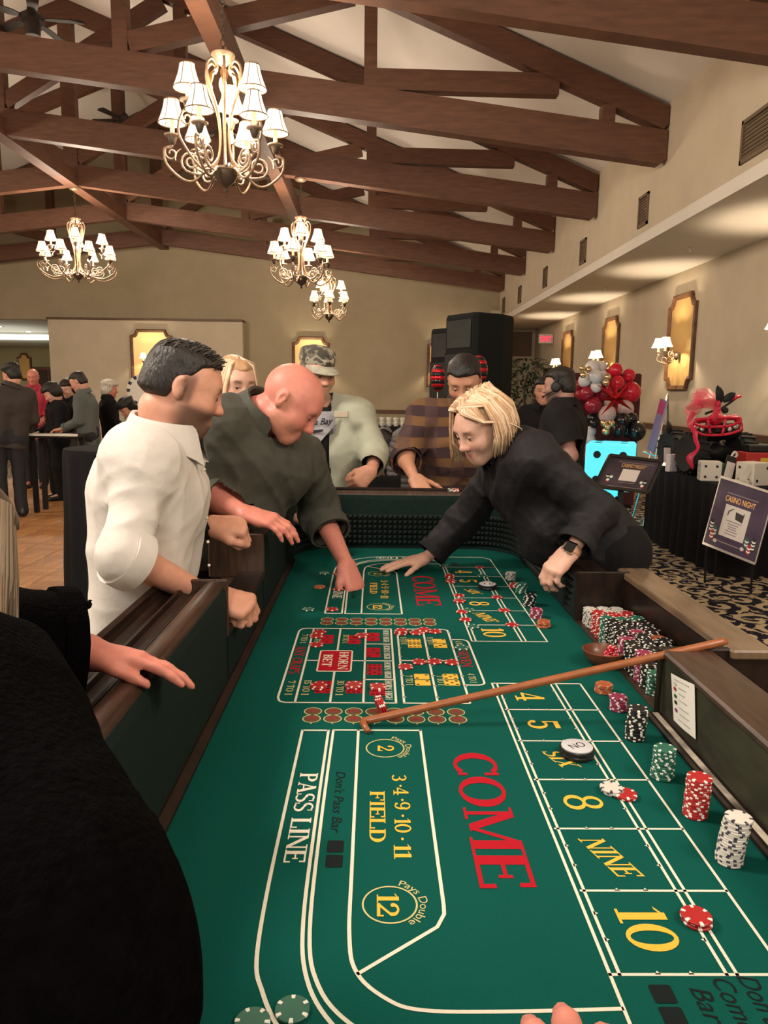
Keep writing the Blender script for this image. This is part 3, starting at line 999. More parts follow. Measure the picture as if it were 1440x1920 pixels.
# chip ledge along the dealer wall with a white printed strip
q = MB(); q.cbox(XF1 - 0.03, XF1 + 0.004, 0.45, 1.512, FELT, FELT + 0.014, 0.004); q.build('ledge', M_DARKWOOD, table)
q = MB(); q.box(XF1 - 0.02, XF1 - 0.008, 0.6, 1.50, FELT + 0.0142, FELT + 0.0150); q.build('worn_strip', mat('worn_strip', (0.42, 0.37, 0.30), 0.6, noise=0.7, nscale=14), table)
q = MB(); q.box(XF0 - 0.02, XF1 + 0.03, YF0 - 0.02, YF1 + 0.02, 0.60, FELT - 0.02); q.build('table_bed', M_BLACK, table)
for x, y in ((-0.1, 0.8), (0.42, 0.8), (-0.1, 2.9), (0.42, 2.9)):
    q = MB(); q.lathe([(0.06, 0.0), (0.07, 0.02), (0.05, 0.05), (0.04, 0.2), (0.055, 0.45), (0.07, 0.6)], 14, (x, y, 0)); q.build('leg', M_DARKWOOD, table, smooth=40)
# ------------------------------------------------------------------ slab-serif lettering for the printed layout
T_, t_ = 0.19, 0.085
def st(x0, y0, x1, y1, w):
    return ('s', x0, y0, x1, y1, w)
def hb(x0, x1, y0, y1):
    return ('b', x0, x1, y0, y1)
def ar(cx_, cy_, rx, ry, a0, a1, wx=T_, wy=t_):
    return ('a', cx_, cy_, rx, ry, a0, a1, wx, wy)
SF = 0.06
def foot(x, w=T_, e=0.07):
    return hb(x - e, x + w + e, 0, SF)
def head(x, w=T_, e=0.07):
    return hb(x - e, x + w + e, 1 - SF, 1)
def stem(x, w=T_):
    return [hb(x, x + w, 0, 1), foot(x, w), head(x, w)]
GL = {
 'A': (0.86, [st(0.42, 1, 0.12, 0, t_), st(0.40, 1, 0.72, 0, T_), hb(0.2, 0.6, 0.28, 0.36), hb(0.0, 0.26, 0, SF), hb(0.54, 0.9, 0, SF)]),
 'B': (0.74, stem(0.07) + [ar(0.34, 0.75, 0.32, 0.25, -90, 90), ar(0.36, 0.265, 0.36, 0.265, -90, 90), hb(0.2, 0.36, 1 - t_, 1), hb(0.2, 0.36, 0, t_), hb(0.2, 0.36, 0.47, 0.54)]),
 'C': (0.78, [ar(0.42, 0.5, 0.42, 0.51, 48, 312), hb(0.66, 0.74, 0.66, 0.98), hb(0.66, 0.74, 0.06, 0.26)]),
 'D': (0.82, stem(0.07) + [ar(0.36, 0.5, 0.42, 0.5, -90, 90), hb(0.2, 0.38, 1 - t_, 1), hb(0.2, 0.38, 0, t_)]),
 'E': (0.74, stem(0.07) + [hb(0.2, 0.68, 1 - t_, 1), hb(0.2, 0.7, 0, t_), hb(0.2, 0.52, 0.47, 0.55), hb(0.62, 0.70, 0.72, 1), hb(0.64, 0.72, 0, 0.3), hb(0.47, 0.53, 0.38, 0.64)]),
 'F': (0.70, stem(0.07) + [hb(0.2, 0.66, 1 - t_, 1), hb(0.2, 0.5, 0.47, 0.55), hb(0.60, 0.68, 0.70, 1), hb(0.45, 0.51, 0.38, 0.64)]),
 'G': (0.82, [ar(0.42, 0.5, 0.42, 0.51, 50, 330), hb(0.66, 0.73, 0.68, 0.98), hb(0.6, 0.78, 0.08, 0.46), hb(0.5, 0.84, 0.40, 0.46)]),
 'H': (0.92, stem(0.07) + stem(0.62) + [hb(0.2, 0.66, 0.46, 0.54)]),
 'I': (0.38, stem(0.09)),
 'L': (0.68, stem(0.07) + [hb(0.2, 0.64, 0, t_), hb(0.58, 0.66, 0, 0.34)]),
 'M': (1.06, [hb(0.10, 0.10 + t_, 0, 1), hb(0.80, 0.80 + T_, 0, 1), st(0.16, 1, 0.5, 0.05, T_ * 0.9), st(0.86, 1, 0.5, 0.05, t_), hb(0, 0.30, 0, SF), hb(0.73, 1.06, 0, SF), hb(0, 0.24, 1 - SF, 1), hb(0.82, 1.06, 1 - SF, 1)]),
 'N': (0.90, [hb(0.10, 0.10 + t_, 0, 1), hb(0.72, 0.72 + t_, 0, 1), st(0.12, 1, 0.76, 0, T_), hb(0, 0.3, 0, SF), hb(0.6, 0.92, 1 - SF, 1), hb(0, 0.2, 1 - SF, 1)]),
 'O': (0.88, [ar(0.43, 0.5, 0.43, 0.51, 0, 360)]),
 'P': (0.72, stem(0.07) + [ar(0.34, 0.73, 0.35, 0.27, -90, 90), hb(0.2, 0.36, 1 - t_, 1), hb(0.2, 0.36, 0.46, 0.54)]),
 'R': (0.82, stem(0.07) + [ar(0.34, 0.74, 0.34, 0.26, -90, 90), hb(0.2, 0.36, 1 - t_, 1), hb(0.2, 0.36, 0.48, 0.56), st(0.36, 0.52, 0.66, 0.0, T_), hb(0.56, 0.84, 0, SF)]),
 'S': (0.66, [ar(0.32, 0.74, 0.29, 0.27, 45, 270, 0.15), ar(0.33, 0.265, 0.31, 0.275, -135, 90, 0.15), st(0.14, 0.66, 0.52, 0.36, 0.16), hb(0.52, 0.58, 0.72, 0.98), hb(0.04, 0.10, 0.03, 0.28)]),
 'T': (0.78, [hb(0.29, 0.48, 0, 1), foot(0.29), hb(0.02, 0.75, 1 - t_, 1), hb(0.02, 0.09, 0.70, 1), hb(0.68, 0.75, 0.70, 1)]),
 'U': (0.86, [hb(0.1, 0.1 + T_, 0.3, 1), hb(0.66, 0.66 + t_, 0.3, 1), ar(0.425, 0.32, 0.325, 0.32, 180, 360, T_, t_), head(0.1), head(0.66, t_)]),
 'V': (0.84, [st(0.14, 1, 0.42, 0, T_), st(0.70, 1, 0.42, 0, t_), hb(0, 0.3, 1 - SF, 1), hb(0.56, 0.84, 1 - SF, 1)]),
 'X': (0.86, [st(0.14, 1, 0.70, 0, T_), st(0.68, 1, 0.16, 0, t_), hb(0.0, 0.34, 1 - SF, 1), hb(0.54, 0.84, 1 - SF, 1), hb(0.0, 0.30, 0, SF), hb(0.54, 0.88, 0, SF)]),
 'Y': (0.84, [st(0.14, 1, 0.42, 0.42, T_), st(0.70, 1, 0.42, 0.42, t_), hb(0.33, 0.33 + T_, 0, 0.46), foot(0.33), hb(0, 0.3, 1 - SF, 1), hb(0.56, 0.84, 1 - SF, 1)]),
 '1': (0.42, [hb(0.13, 0.13 + T_, 0, 1), foot(0.13, T_, 0.1), st(0.0, 0.82, 0.2, 0.96, t_)]),
 '2': (0.66, [ar(0.32, 0.70, 0.30, 0.30, -25, 180, 0.16, 0.10), st(0.55, 0.62, 0.10, 0.10, 0.14), hb(0.03, 0.64, 0, 0.15), hb(0.57, 0.64, 0, 0.30), ('a', 0.12, 0.70, 0.09, 0.09, 0, 360, 0.09, 0.09)]),
 '3': (0.62, [ar(0.29, 0.745, 0.27, 0.255, -80, 150, 0.15, 0.08), ar(0.29, 0.275, 0.30, 0.28, -150, 80, 0.16, 0.09), hb(0.2, 0.34, 0.49, 0.56)]),
 '4': (0.70, [hb(0.40, 0.40 + 0.17, 0, 1), hb(0.26, 0.70, 0, SF), st(0.46, 0.98, 0.06, 0.32, t_), hb(0.0, 0.70, 0.24, 0.34)]),
 '5': (0.64, [ar(0.29, 0.315, 0.32, 0.32, -150, 130, 0.16, 0.09), hb(0.08, 0.15, 0.48, 1), hb(0.10, 0.58, 0.84, 1), ('a', 0.10, 0.20, 0.09, 0.09, 0, 360, 0.09, 0.09)]),
 '7': (0.62, [hb(0.02, 0.62, 0.84, 1), hb(0.02, 0.09, 0.64, 1), st(0.56, 0.88, 0.24, 0.0, 0.15)]),
 '8': (0.66, [ar(0.33, 0.745, 0.28, 0.265, 0, 360, 0.13, 0.08), ar(0.33, 0.275, 0.33, 0.285, 0, 360, 0.15, 0.085)]),
 '9': (0.66, [ar(0.32, 0.685, 0.31, 0.325, 0, 360, 0.15, 0.08), ar(0.30, 0.42, 0.33, 0.43, -110, 40, 0.15, 0.09), ('a', 0.14, 0.12, 0.09, 0.09, 0, 360, 0.09, 0.09)]),
 '0': (0.72, [ar(0.35, 0.5, 0.34, 0.51, 0, 360, 0.17, 0.085)]),
 '.': (0.30, [('a', 0.14, 0.5, 0.085, 0.085, 0, 360, 0.085, 0.085)]),
 '-': (0.40, [hb(0.05, 0.33, 0.44, 0.54)]),
 ' ': (0.40, []),
}
def glyph_polys(ops):
    out = []
    for o in ops:
        if o[0] == 'b':
            _, x0, x1, y0, y1 = o
            out.append([(x0, y0), (x1, y0), (x1, y1), (x0, y1)])
        elif o[0] == 's':
            _, x0, y0, x1, y1, w = o
            out.append([(x0 - w / 2, y0), (x0 + w / 2, y0), (x1 + w / 2, y1), (x1 - w / 2, y1)])
        else:
            _, cx_, cy_, rx, ry, a0, a1, wx, wy = o
            n = max(4, int(abs(a1 - a0) / 15))
            for k in range(n):
                A, B = math.radians(a0 + (a1 - a0) * k / n), math.radians(a0 + (a1 - a0) * (k + 1) / n)
                ix, iy = max(rx - wx, 0.001), max(ry - wy, 0.001)
                out.append([(cx_ + rx * math.cos(A), cy_ + ry * math.sin(A)), (cx_ + rx * math.cos(B), cy_ + ry * math.sin(B)),
                            (cx_ + ix * math.cos(B), cy_ + iy * math.sin(B)), (cx_ + ix * math.cos(A), cy_ + iy * math.sin(A))])
    return out
def text_width(s):
    return sum(GL[c][0] for c in s)
def put_text(q, s, f, h, length, shear=0.0, rise=0.0):
    """f(u, v) -> world; the line is 'length' long, 'h' high"""
    k = length / text_width(s)
    u = 0.0
    for c in s:
        w, ops = GL[c]
        for i, poly in enumerate(glyph_polys(ops)):
            pts = [f((u + x) * k + shear * y * h, y * h + rise * (u + x) * k) for x, y in poly]
            q.add([(p_[0], p_[1], p_[2] + 0.000012 * (i % 20)) for p_ in pts], [tuple(range(len(poly)))])
        u += w

def flat(name, color, **kw):
    return mat(name, color, 0.9, spec=0.15, noise=0.06, nscale=400, **kw)
M_LW = flat('print_cream_white', (0.62, 0.60, 0.49))
M_LY = flat('print_gold', (0.66, 0.40, 0.05))
M_LG = flat('print_pale_gold', (0.46, 0.43, 0.19))
M_LR = flat('print_red', (0.36, 0.006, 0.016))
M_LK = flat('print_black', (0.006, 0.010, 0.010))
M_LB = flat('print_brown', (0.10, 0.055, 0.03))
ZL = FELT + 0.0006
def printed(q, m, name='layout_line', parent=None):
    o = q.build(name, m, parent or table, fix=False)
    o['kind'] = 'stuff'
    return o
def near(x, y, z=ZL):
    return (x, y, z)
def far(x, y, z=ZL):
    return (x - 0.008, 2 * YC - y, z)
def ribbon(q, pts, w, M_=near, z=ZL):
    P_ = [np.array(p[:2], float) for p in pts]
    L_, R_ = [], []
    for i in range(len(P_)):
        a, b_ = P_[max(i - 1, 0)], P_[min(i + 1, len(P_) - 1)]
        d = _n(b_ - a)
        nrm = np.array([-d[1], d[0]]) * w / 2
        ca, cb_ = _n(P_[i] - P_[i - 1]) if i > 0 else d, _n(P_[i + 1] - P_[i]) if i < len(P_) - 1 else d
        k = 1.0 / max(0.4, math.sqrt(max(0.0, (1 + float(np.dot(ca, cb_))) / 2)))
        L_.append(P_[i] + nrm * k); R_.append(P_[i] - nrm * k)
    n = len(P_)
    q.add([M_(p[0], p[1], z) for p in L_ + R_], [(i, i + 1, n + i + 1, n + i) for i in range(n - 1)])
def rect(q, x0, x1, y0, y1, M_=near, z=ZL, r=0.0):
    if r:
        pts = []
        for cx_, cy_, a0 in ((x1 - r, y1 - r, 0), (x0 + r, y1 - r, 90), (x0 + r, y0 + r, 180), (x1 - r, y0 + r, 270)):
            for k in range(5):
                a = math.radians(a0 + 90 * k / 4)
                pts.append((cx_ + r * math.cos(a), cy_ + r * math.sin(a)))
    else:
        pts = [(x0, y0), (x1, y0), (x1, y1), (x0, y1)]
    q.add([M_(x, y, z) for x, y in pts], [tuple(range(len(pts)))])
def ellipse_ring(q, cx_, cy_, rx, ry, w, M_=near, z=ZL, n=36):
    ribbon(q, [(cx_ + rx * math.cos(a), cy_ + ry * math.sin(a)) for a in np.linspace(0, 2 * PI, n + 1)], w, M_, z)
def disc(q, cx_, cy_, rx, ry, M_=near, z=ZL, n=24):
    q.add([M_(cx_ + rx * math.cos(2 * PI * k / n), cy_ + ry * math.sin(2 * PI * k / n), z) for k in range(n)], [tuple(range(n))])

LW = 0.0052
YT = [1.693, 1.543, 1.394, 1.243, 1.090, 0.940, 0.788]
def bfont(s, size, shear=0.3, bold=0.0):
    cu = bpy.data.curves.new('t', 'FONT')
    cu.body = s
    cu.size = size
    cu.shear = shear
    cu.offset = bold
    ob = bpy.data.objects.new('t', cu)
    C.objects.link(ob)
    dg = bpy.context.evaluated_depsgraph_get()
    me = bpy.data.meshes.new_from_object(ob.evaluated_get(dg))
    vs = [v.co.copy() for v in me.vertices]
    fs = [tuple(p.vertices) for p in me.polygons]
    bpy.data.objects.remove(ob)
    bpy.data.curves.remove(cu)
    bpy.data.meshes.remove(me)
    return vs, fs
def put_bfont(q, s, f, h, length, shear=0.3, bold=0.0):
    vs, fs = bfont(s, 1.0, shear, bold)
    x0, x1 = min(v.x for v in vs), max(v.x for v in vs)
    q.add([f((v.x - x0) / (x1 - x0) * length, v.y / 0.72 * h) for v in vs], fs)

for half, Mm in (('near', near), ('far', far)):
    def F_(x0, y0, z=ZL):
        # words run towards the camera end with their heads to the right, on both halves
        def f(u, v):
            if half == 'near':
                return (x0 + v, y0 - u, z)
            return (x0 - 0.008 + v, y0 - u, z)
        return f
    def yy(a, b_):
        """far start of a word that spans a..b on the near half"""
        return max(a, b_) if half == 'near' else 2 * YC - min(a, b_)
    DP, DF = (0, 0) if half == 'near' else (1.211, 1.422)
    q = MB()
    ribbon(q, cat_rom([(-0.086, 1.436), (-0.087, 1.436)], 1) and [(-0.087, 1.436), (-0.140, 1.436)] , LW, Mm)
    outer = cat_rom([(-0.140, 1.438), (-0.141, 1.15), (-0.141, 0.93), (-0.136, 0.81), (-0.122, 0.762), (-0.100, 0.717), (-0.06, 0.662), (0.0, 0.622), (0.08, 0.606), (0.20, 0.606)], 6)
    second = cat_rom([(-0.087, 1.438), (-0.088, 1.10), (-0.086, 0.88), (-0.073, 0.782), (-0.040, 0.718), (0.01, 0.676), (0.08, 0.658), (0.20, 0.656)], 6)
    third = cat_rom([(-0.077, 1.438), (-0.079, 1.10), (-0.076, 0.86), (-0.058, 0.77), (-0.020, 0.718), (0.03, 0.69), (0.10, 0.675), (0.287, 0.672)], 6)
    fieldl = cat_rom([(-0.026, 1.440), (-0.026, 1.0), (-0.025, 0.85), (-0.014, 0.79), (0.02, 0.752), (0.06, 0.736), (0.15, 0.734), (0.287, 0.738)], 6)
    fieldr = [(0.101, 1.440), (0.100, 1.1), (0.100, 0.91), (0.099, 0.892), (0.088, 0.868), (-0.014, 0.788)]
    for c_ in (outer, second, third, fieldl, fieldr):
        ribbon(q, c_, LW, Mm)
    ribbon(q, outer[-1:] + [(0.47, 0.606), (0.50, 0.645)], LW, Mm)
    ribbon(q, second[-1:] + [(0.287, 0.656)], LW, Mm)
    ribbon(q, [(-0.079, 1.438), (0.103, 1.438)], LW, Mm)
    for x in (0.287, 0.2985, 0.427, 0.4395, 0.4985):
        ribbon(q, [(x, 1.693), (x, 0.786 if x not in (0.287, 0.4985) else 0.64)], LW * 0.85, Mm)
    for i, y in enumerate(YT):
        ribbon(q, [(0.285 if i in (0, 6) else 0.2925, y), (0.500, y)], LW * 0.85, Mm)
    for x in (0.2985, 0.427):
        for a, b_ in zip(YT[:-1], YT[1:]):
            for k in (0.3, 0.62):
                y = a + (b_ - a) * k
                s = 1 if x < 0.4 else -1
                q.add([Mm(x, y - 0.004, ZL), Mm(x + s * 0.006, y, ZL), Mm(x, y + 0.004, ZL)], [(0, 1, 2)])
    for y in YT[1:]:
        for x in (0.345, 0.385):
            q.add([Mm(x - 0.004, y, ZL), Mm(x + 0.004, y, ZL), Mm(x, y + 0.006, ZL)], [(0, 1, 2)])
    printed(q, M_LW)
    # words
    q = MB()
    put_text(q, 'PASS LINE', F_(-0.127, yy(1.262, 1.0)), 0.032, 0.262)
    if half == 'near':
        put_text(q, 'PASS LINE', lambda u, v: (0.05 + u, 0.62 + v, ZL), 0.026, 0.20)
    else:
        put_text(q, 'PASS LINE', lambda u, v: (0.222 - u, 2 * YC - 0.617 - v, ZL), 0.028, 0.21)
    printed(q, M_LW, 'lettering')
    q = MB(); put_text(q, 'COME', F_(0.154, yy(1.342, 0.942)), 0.080, 0.40); printed(q, M_LR, 'lettering')
    q = MB()
    put_text(q, 'FIELD', F_(-0.001, yy(1.201, 1.05)), 0.0255, 0.151)
    for s_, y_, x_ in (('3', 1.258, 0.038), ('.', 1.224, 0.0395), ('4', 1.213, 0.0395), ('.', 1.178, 0.041), ('9', 1.166, 0.0405), ('.', 1.130, 0.040), ('10', 1.116, 0.039), ('.', 1.066, 0.037), ('11', 1.046, 0.036)):
        ln = {'.': 0.012, '10': 0.040, '11': 0.036}.get(s_, 0.024)
        put_text(q, s_, F_(x_, y_ + DF), 0.026, ln)
    first, second_ = ('2', '12')
    put_text(q, '2', F_(0.013, 1.371 + DF), 0.032, 0.024)
    put_text(q, '12', F_(0.010, 0.932 + DF), 0.030, 0.046)
    for s_, a, ln in (('4', 1.637, 0.045), ('5', 1.490, 0.043), ('8', 1.191, 0.046), ('10', 0.905, 0.082)):
        put_text(q, s_, F_(0.328, a + DP), 0.065, ln)
    put_text(q, 'NINE', F_(0.322, 1.063 + DP), 0.040, 0.093, rise=0.36)
    put_text(q, 'SIX', F_(0.328, 1.350 + DP), 0.038, 0.062, rise=0.42)
    printed(q, M_LY, 'lettering')
    q = MB()
    for cy_ in (1.36, 0.911):
        ellipse_ring(q, 0.0275, cy_, 0.0365, 0.0365, 0.0026, Mm)
        # the arched words outside the ring
        vs, fs = bfont('Pays Double', 1.0, 0.0)
        x0_, x1_ = min(v.x for v in vs), max(v.x for v in vs)
        pts = []
        for v in vs:
            a = math.radians(72 - 128 * (v.x - x0_) / (x1_ - x0_))
            r = 0.0405 + v.y / 0.72 * 0.0125
            wx_, wy_, _ = Mm(0.0275, cy_, 0)
            pts.append((wx_ + r * math.cos(a), wy_ + r * math.sin(a), ZL))
        q.add(pts, fs)
    printed(q, M_LG, 'lettering')
    q = MB()
    put_bfont(q, "Don't Pass Bar", F_(-0.062, yy(1.268, 1.076)), 0.017, 0.192, 0.25)
    for y_ in (1.041, 1.005):
        rect(q, -0.065, -0.040, y_ - 0.015, y_ + 0.015, Mm, r=0.003)
    if half == 'near':
        for s_, x_, y_, ln in (('Bar', 0.373, 0.768, 0.052), ('Come', 0.405, 0.782, 0.075), ("Don't", 0.437, 0.786, 0.07)):
            put_bfont(q, s_, F_(x_, y_), 0.024, ln, 0.25)
    for y_ in (0.759, 0.727):
        rect(q, 0.326, 0.352, y_ - 0.0135, y_ + 0.0135, Mm, r=0.003)
    for x_ in (0.215, 0.25):
        rect(q, x_ - 0.014, x_ + 0.014, 0.685, 0.712, Mm, r=0.003)
    printed(q, M_LK, 'lettering')
    # C and E bet circles
    qa, qb, qc = MB(), MB(), MB()
    for k in range(8):
        x = -0.126 + 0.3095 * k / 7 + (0.0 if half == 'near' else -0.002)
        for j, y in enumerate((1.528, 1.491) if half == 'near' else (1.500, 1.535)):
            ellipse_ring(qa, x, y, 0.0185, 0.0185, 0.0022, Mm, n=24)
            disc(qb, x, y, 0.0172, 0.0172, Mm, z=ZL - 0.0001)
            put_text(qc, 'CE'[j], (lambda xx, yy_: (lambda u, v: (xx - 0.008 + v, yy_ + 0.008 - u, ZL + 0.0002)))(*Mm(x, y)[:2]), 0.016, 0.014)
        qa.add([Mm(x - 0.003, 1.475 if half == 'near' else 1.550, ZL), Mm(x + 0.003, 1.475 if half == 'near' else 1.550, ZL), Mm(x + 0.001, 1.463 if half == 'near' else 1.562, ZL)], [(0, 1, 2)])
    printed(qa, M_LG, 'bet_ring'); printed(qb, M_LB, 'bet_spot'); printed(qc, M_LR, 'lettering')

# proposition bets in the middle
q = MB()
hx0, hx1, hy0, hy1 = -0.211, 0.055, 1.574, 2.104
ribbon(q, [(hx1, hy0), (hx1, hy1)], LW); ribbon(q, [(hx0 + 0.02, hy0), (hx1 + LW / 2, hy0)], LW); ribbon(q, [(hx0 + 0.02, hy1), (hx1 + LW / 2, hy1)], LW)
ribbon(q, [(hx0, hy0 + 0.03), (hx0, hy1 - 0.03)], LW)
ribbon(q, cat_rom([(hx0, hy0 + 0.03), (hx0 + 0.006, hy0 + 0.008), (hx0 + 0.02, hy0)], 4), LW); ribbon(q, cat_rom([(hx0, hy1 - 0.03), (hx0 + 0.006, hy1 - 0.008), (hx0 + 0.02, hy1)], 4), LW)
for x in (-0.170, -0.092, -0.018):
    ribbon(q, [(x, hy0), (x, hy1)], LW)
ribbon(q, [(-0.170, 1.839), (-0.018, 1.839)], LW)
for y in (1.970, 1.839, 1.711):
    ribbon(q, [(-0.018, y), (hx1, y)], LW)
# hardways
kx0, kx1 = 0.073, 0.220
ribbon(q, [(kx0, hy0), (kx0, hy1)], LW); ribbon(q, [(kx0 - LW / 2, hy0), (kx1, hy0)], LW); ribbon(q, [(kx0 - LW / 2, hy1), (kx1 - 0.015, hy1)], LW)
ribbon(q, cat_rom([(kx1, hy0), (kx1, 1.9), (kx1, hy1 - 0.03), (kx1 - 0.004, hy1 - 0.008), (kx1 - 0.015, hy1)], 4), LW)
ribbon(q, [(0.148, hy0), (0.148, hy1)], LW); ribbon(q, [(kx0, 1.843), (kx1, 1.843)], LW)
ribbon(q, [(kx1, 2.012)] + cat_rom([(0.252, 2.012), (0.264, 2.004), (0.268, 1.985)], 4) + cat_rom([(0.270, 1.71), (0.268, 1.69), (0.256, 1.681)], 4) + [(kx1, 1.681)], LW)
for x in (kx0, 0.148, kx1):
    for k in range(8):
        y = hy0 + (hy1 - hy0) * (k + 0.5) / 8
        q.add([(x, y - 0.005, ZL), (x + 0.007, y, ZL), (x, y + 0.005, ZL)], [(0, 1, 2)])
rect(q, -0.138, -0.050, 1.760, 1.916, r=0.008, z=ZL + 0.0002)
printed(q, M_LW)
q = MB(); rect(q, -0.134, -0.054, 1.766, 1.910, r=0.005, z=ZL + 0.0004)
dice_red = [(-0.126, 2.007, 1, 1), (-0.050, 2.006, 1, 1), (0.003, 2.030, 1, 1), (0.004, 1.902, 1, 2), (0.007, 1.778, 6, 5), (0.014, 1.652, 6, 6), (-0.113, 1.664, 6, 5), (-0.041, 1.664, 6, 6)]
dice_yel = [(0.117, 1.978, 6, 6), (0.187, 1.979, 2, 3), (0.122, 1.713, 2, 2), (0.192, 1.714, 5, 5)]
for x, y, a, b_ in dice_red:
    for s in (-1, 1):
        rect(q, x - 0.0185, x + 0.0185, y + s * 0.0195 - 0.0175, y + s * 0.0195 + 0.0175, r=0.004)
printed(q, M_LR, 'printed_dice')
q = MB()
for x, y, a, b_ in dice_yel:
    for s in (-1, 1):
        rect(q, x - 0.0185, x + 0.0185, y + s * 0.0195 - 0.0175, y + s * 0.0195 + 0.0175, r=0.004)
printed(q, M_LY, 'printed_dice')
q = MB()
PIPS = {1: [(0, 0)], 2: [(-1, -1), (1, 1)], 3: [(-1, -1), (0, 0), (1, 1)], 4: [(-1, -1), (1, 1), (-1, 1), (1, -1)], 5: [(-1, -1), (1, 1), (-1, 1), (1, -1), (0, 0)], 6: [(-1, -1), (1, 1), (-1, 1), (1, -1), (0, -1), (0, 1)]}
for x, y, a, b_ in dice_red + dice_yel:
    for s, n_ in ((1, a), (-1, b_)):
        for px_, py_ in PIPS[n_]:
            disc(q, x + px_ * 0.0115, y + s * 0.0195 + py_ * 0.0105, 0.0045, 0.0035, z=ZL + 0.0003, n=8)
printed(q, M_LK, 'printed_pips')
q = MB()
fm = lambda x0, y0, z=ZL: (lambda u, v: (x0 + v, y0 - u, z))
put_text(q, 'HORN', fm(-0.085, 1.902, ZL + 0.0006), 0.024, 0.128); put_text(q, 'BET', fm(-0.126, 1.882, ZL + 0.0006), 0.024, 0.088)
for y in (2.094, 1.964, 1.832, 1.704):
    put_text(q, 'HORN HIGH', fm(0.032, y), 0.016, 0.112 if y < 2.0 else 0.108)
printed(q, M_LW, 'lettering')
q = MB()
for x, y, s_, ln in ((-0.198, 2.048, '7 TO 1', 0.075), (-0.198, 1.70, '7 TO 1', 0.085), (-0.160, 2.035, '15 TO 1', 0.07), (-0.160, 1.705, '15 TO 1', 0.09), (-0.082, 2.05, '30 TO 1', 0.075), (-0.082, 1.705, '30 TO 1', 0.09),
                     (0.080, 2.03, '9 TO 1', 0.06), (0.155, 2.03, '9 TO 1', 0.06), (0.082, 1.74, '7 TO 1', 0.062), (0.158, 1.74, '7 TO 1', 0.062), (0.232, 2.0, '4 TO 1', 0.05), (0.236, 1.755, '4 TO 1', 0.06)):
    put_text(q, s_, fm(x, y), 0.017, ln)
printed(q, M_LG, 'lettering')
q = MB()
put_text(q, 'ANY CRAPS', fm(-0.204, 1.945), 0.026, 0.20); put_text(q, 'SEVEN', fm(0.230, 1.92), 0.026, 0.12)
printed(q, M_LR, 'lettering')

# price card pinned to the dealer wall
X0 = XF1 - 0.004
def wallpt(px, py):
    return at_x(px, py, X0)
c00, c10, c11, c01 = wallpt(1258, 1262), wallpt(1302, 1284), wallpt(1304, 1386), wallpt(1263, 1350)
card = thing('price_card', 'white paper card of chip colours leaning on the dealer wall', 'card', c01)
def cp(u, v, d=0.0):
    top = c00 + (c10 - c00) * u
    bot = c01 + (c11 - c01) * u
    p_ = top + (bot - top) * v
    return (p_[0] - d - 0.002 * math.sin(PI * u), p_[1], p_[2])
q = MB()
vs = [cp(i / 6, j / 6) for j in range(7) for i in range(7)] + [cp(i / 6, j / 6, -0.0008) for j in range(7) for i in range(7)]
fs = [(j * 7 + i, j * 7 + i + 1, j * 7 + i + 8, j * 7 + i + 7) for j in range(6) for i in range(6)] + [(49 + j * 7 + i, 49 + j * 7 + i + 7, 49 + j * 7 + i + 8, 49 + j * 7 + i + 1) for j in range(6) for i in range(6)]
q.add(vs, fs); q.build('sheet', mat('white_paper', (0.72, 0.70, 0.64), 0.8), card)
for col, v in (('white', 0.17), ('red', 0.28), ('green', 0.43), ('black', 0.56), ('purple', 0.72)):
    q = MB()
    n = 12
    q.add([cp(0.2 + 0.07 * math.cos(2 * PI * k / n), v + 0.04 * math.sin(2 * PI * k / n), 0.0012) for k in range(n)], [tuple(range(n))])
    q.build('colour_dot', mat('dot_' + col, {'white': (0.55, 0.55, 0.52), 'red': (0.35, 0.01, 0.02), 'green': (0.01, 0.08, 0.05), 'black': (0.01, 0.01, 0.01), 'purple': (0.2, 0.03, 0.1)}[col], 0.8), card, fix=False)
q = MB()
for u0, u1, v in ((0.2, 0.8, 0.07), (0.38, 0.68, 0.2), (0.38, 0.62, 0.32), (0.38, 0.7, 0.45), (0.38, 0.75, 0.6), (0.38, 0.76, 0.73), (0.3, 0.8, 0.86)):
    q.add([cp(u0, v, 0.0012), cp(u1, v, 0.0012), cp(u1, v + 0.025, 0.0012), cp(u0, v + 0.025, 0.0012)], [(0, 1, 2, 3)])
o = q.build('print', mat('grey_print', (0.42, 0.41, 0.38), 0.8), card, fix=False); o['kind'] = 'stuff'
# ------------------------------------------------------------------ casino chips
CR, CT = 0.0196, 0.00335
def chip_mb(q, M_=None, spots=6):
    seg = 24
    def add_ring(r0, z0, r1, z1, spotty):
        vs = []
        for i in range(seg):
            a = 2 * PI * i / seg
            vs += [(r0 * math.cos(a), r0 * math.sin(a), z0), (r1 * math.cos(a), r1 * math.sin(a), z1)]
        for i in range(seg):
            j = (i + 1) % seg
            q.mi = 1 if (spotty and i % (seg // spots) < 1) else 0
            q.add([vs[2 * i], vs[2 * j], vs[2 * j + 1], vs[2 * i + 1]], [(0, 1, 2, 3)])
    q.mi = 0
    q.add([(CR * 0.70 * math.cos(2 * PI * i / seg), CR * 0.70 * math.sin(2 * PI * i / seg), CT) for i in range(seg)], [tuple(range(seg))])
    q.add([(CR * 0.9 * math.cos(-2 * PI * i / seg), CR * 0.9 * math.sin(-2 * PI * i / seg), 0) for i in range(seg)], [tuple(range(seg))])
    add_ring(CR * 0.96, CT, CR * 0.70, CT, True)
    add_ring(CR, CT * 0.8, CR * 0.96, CT, True)
    add_ring(CR, CT * 0.2, CR, CT * 0.8, True)
    add_ring(CR * 0.9, 0, CR, CT * 0.2, True)
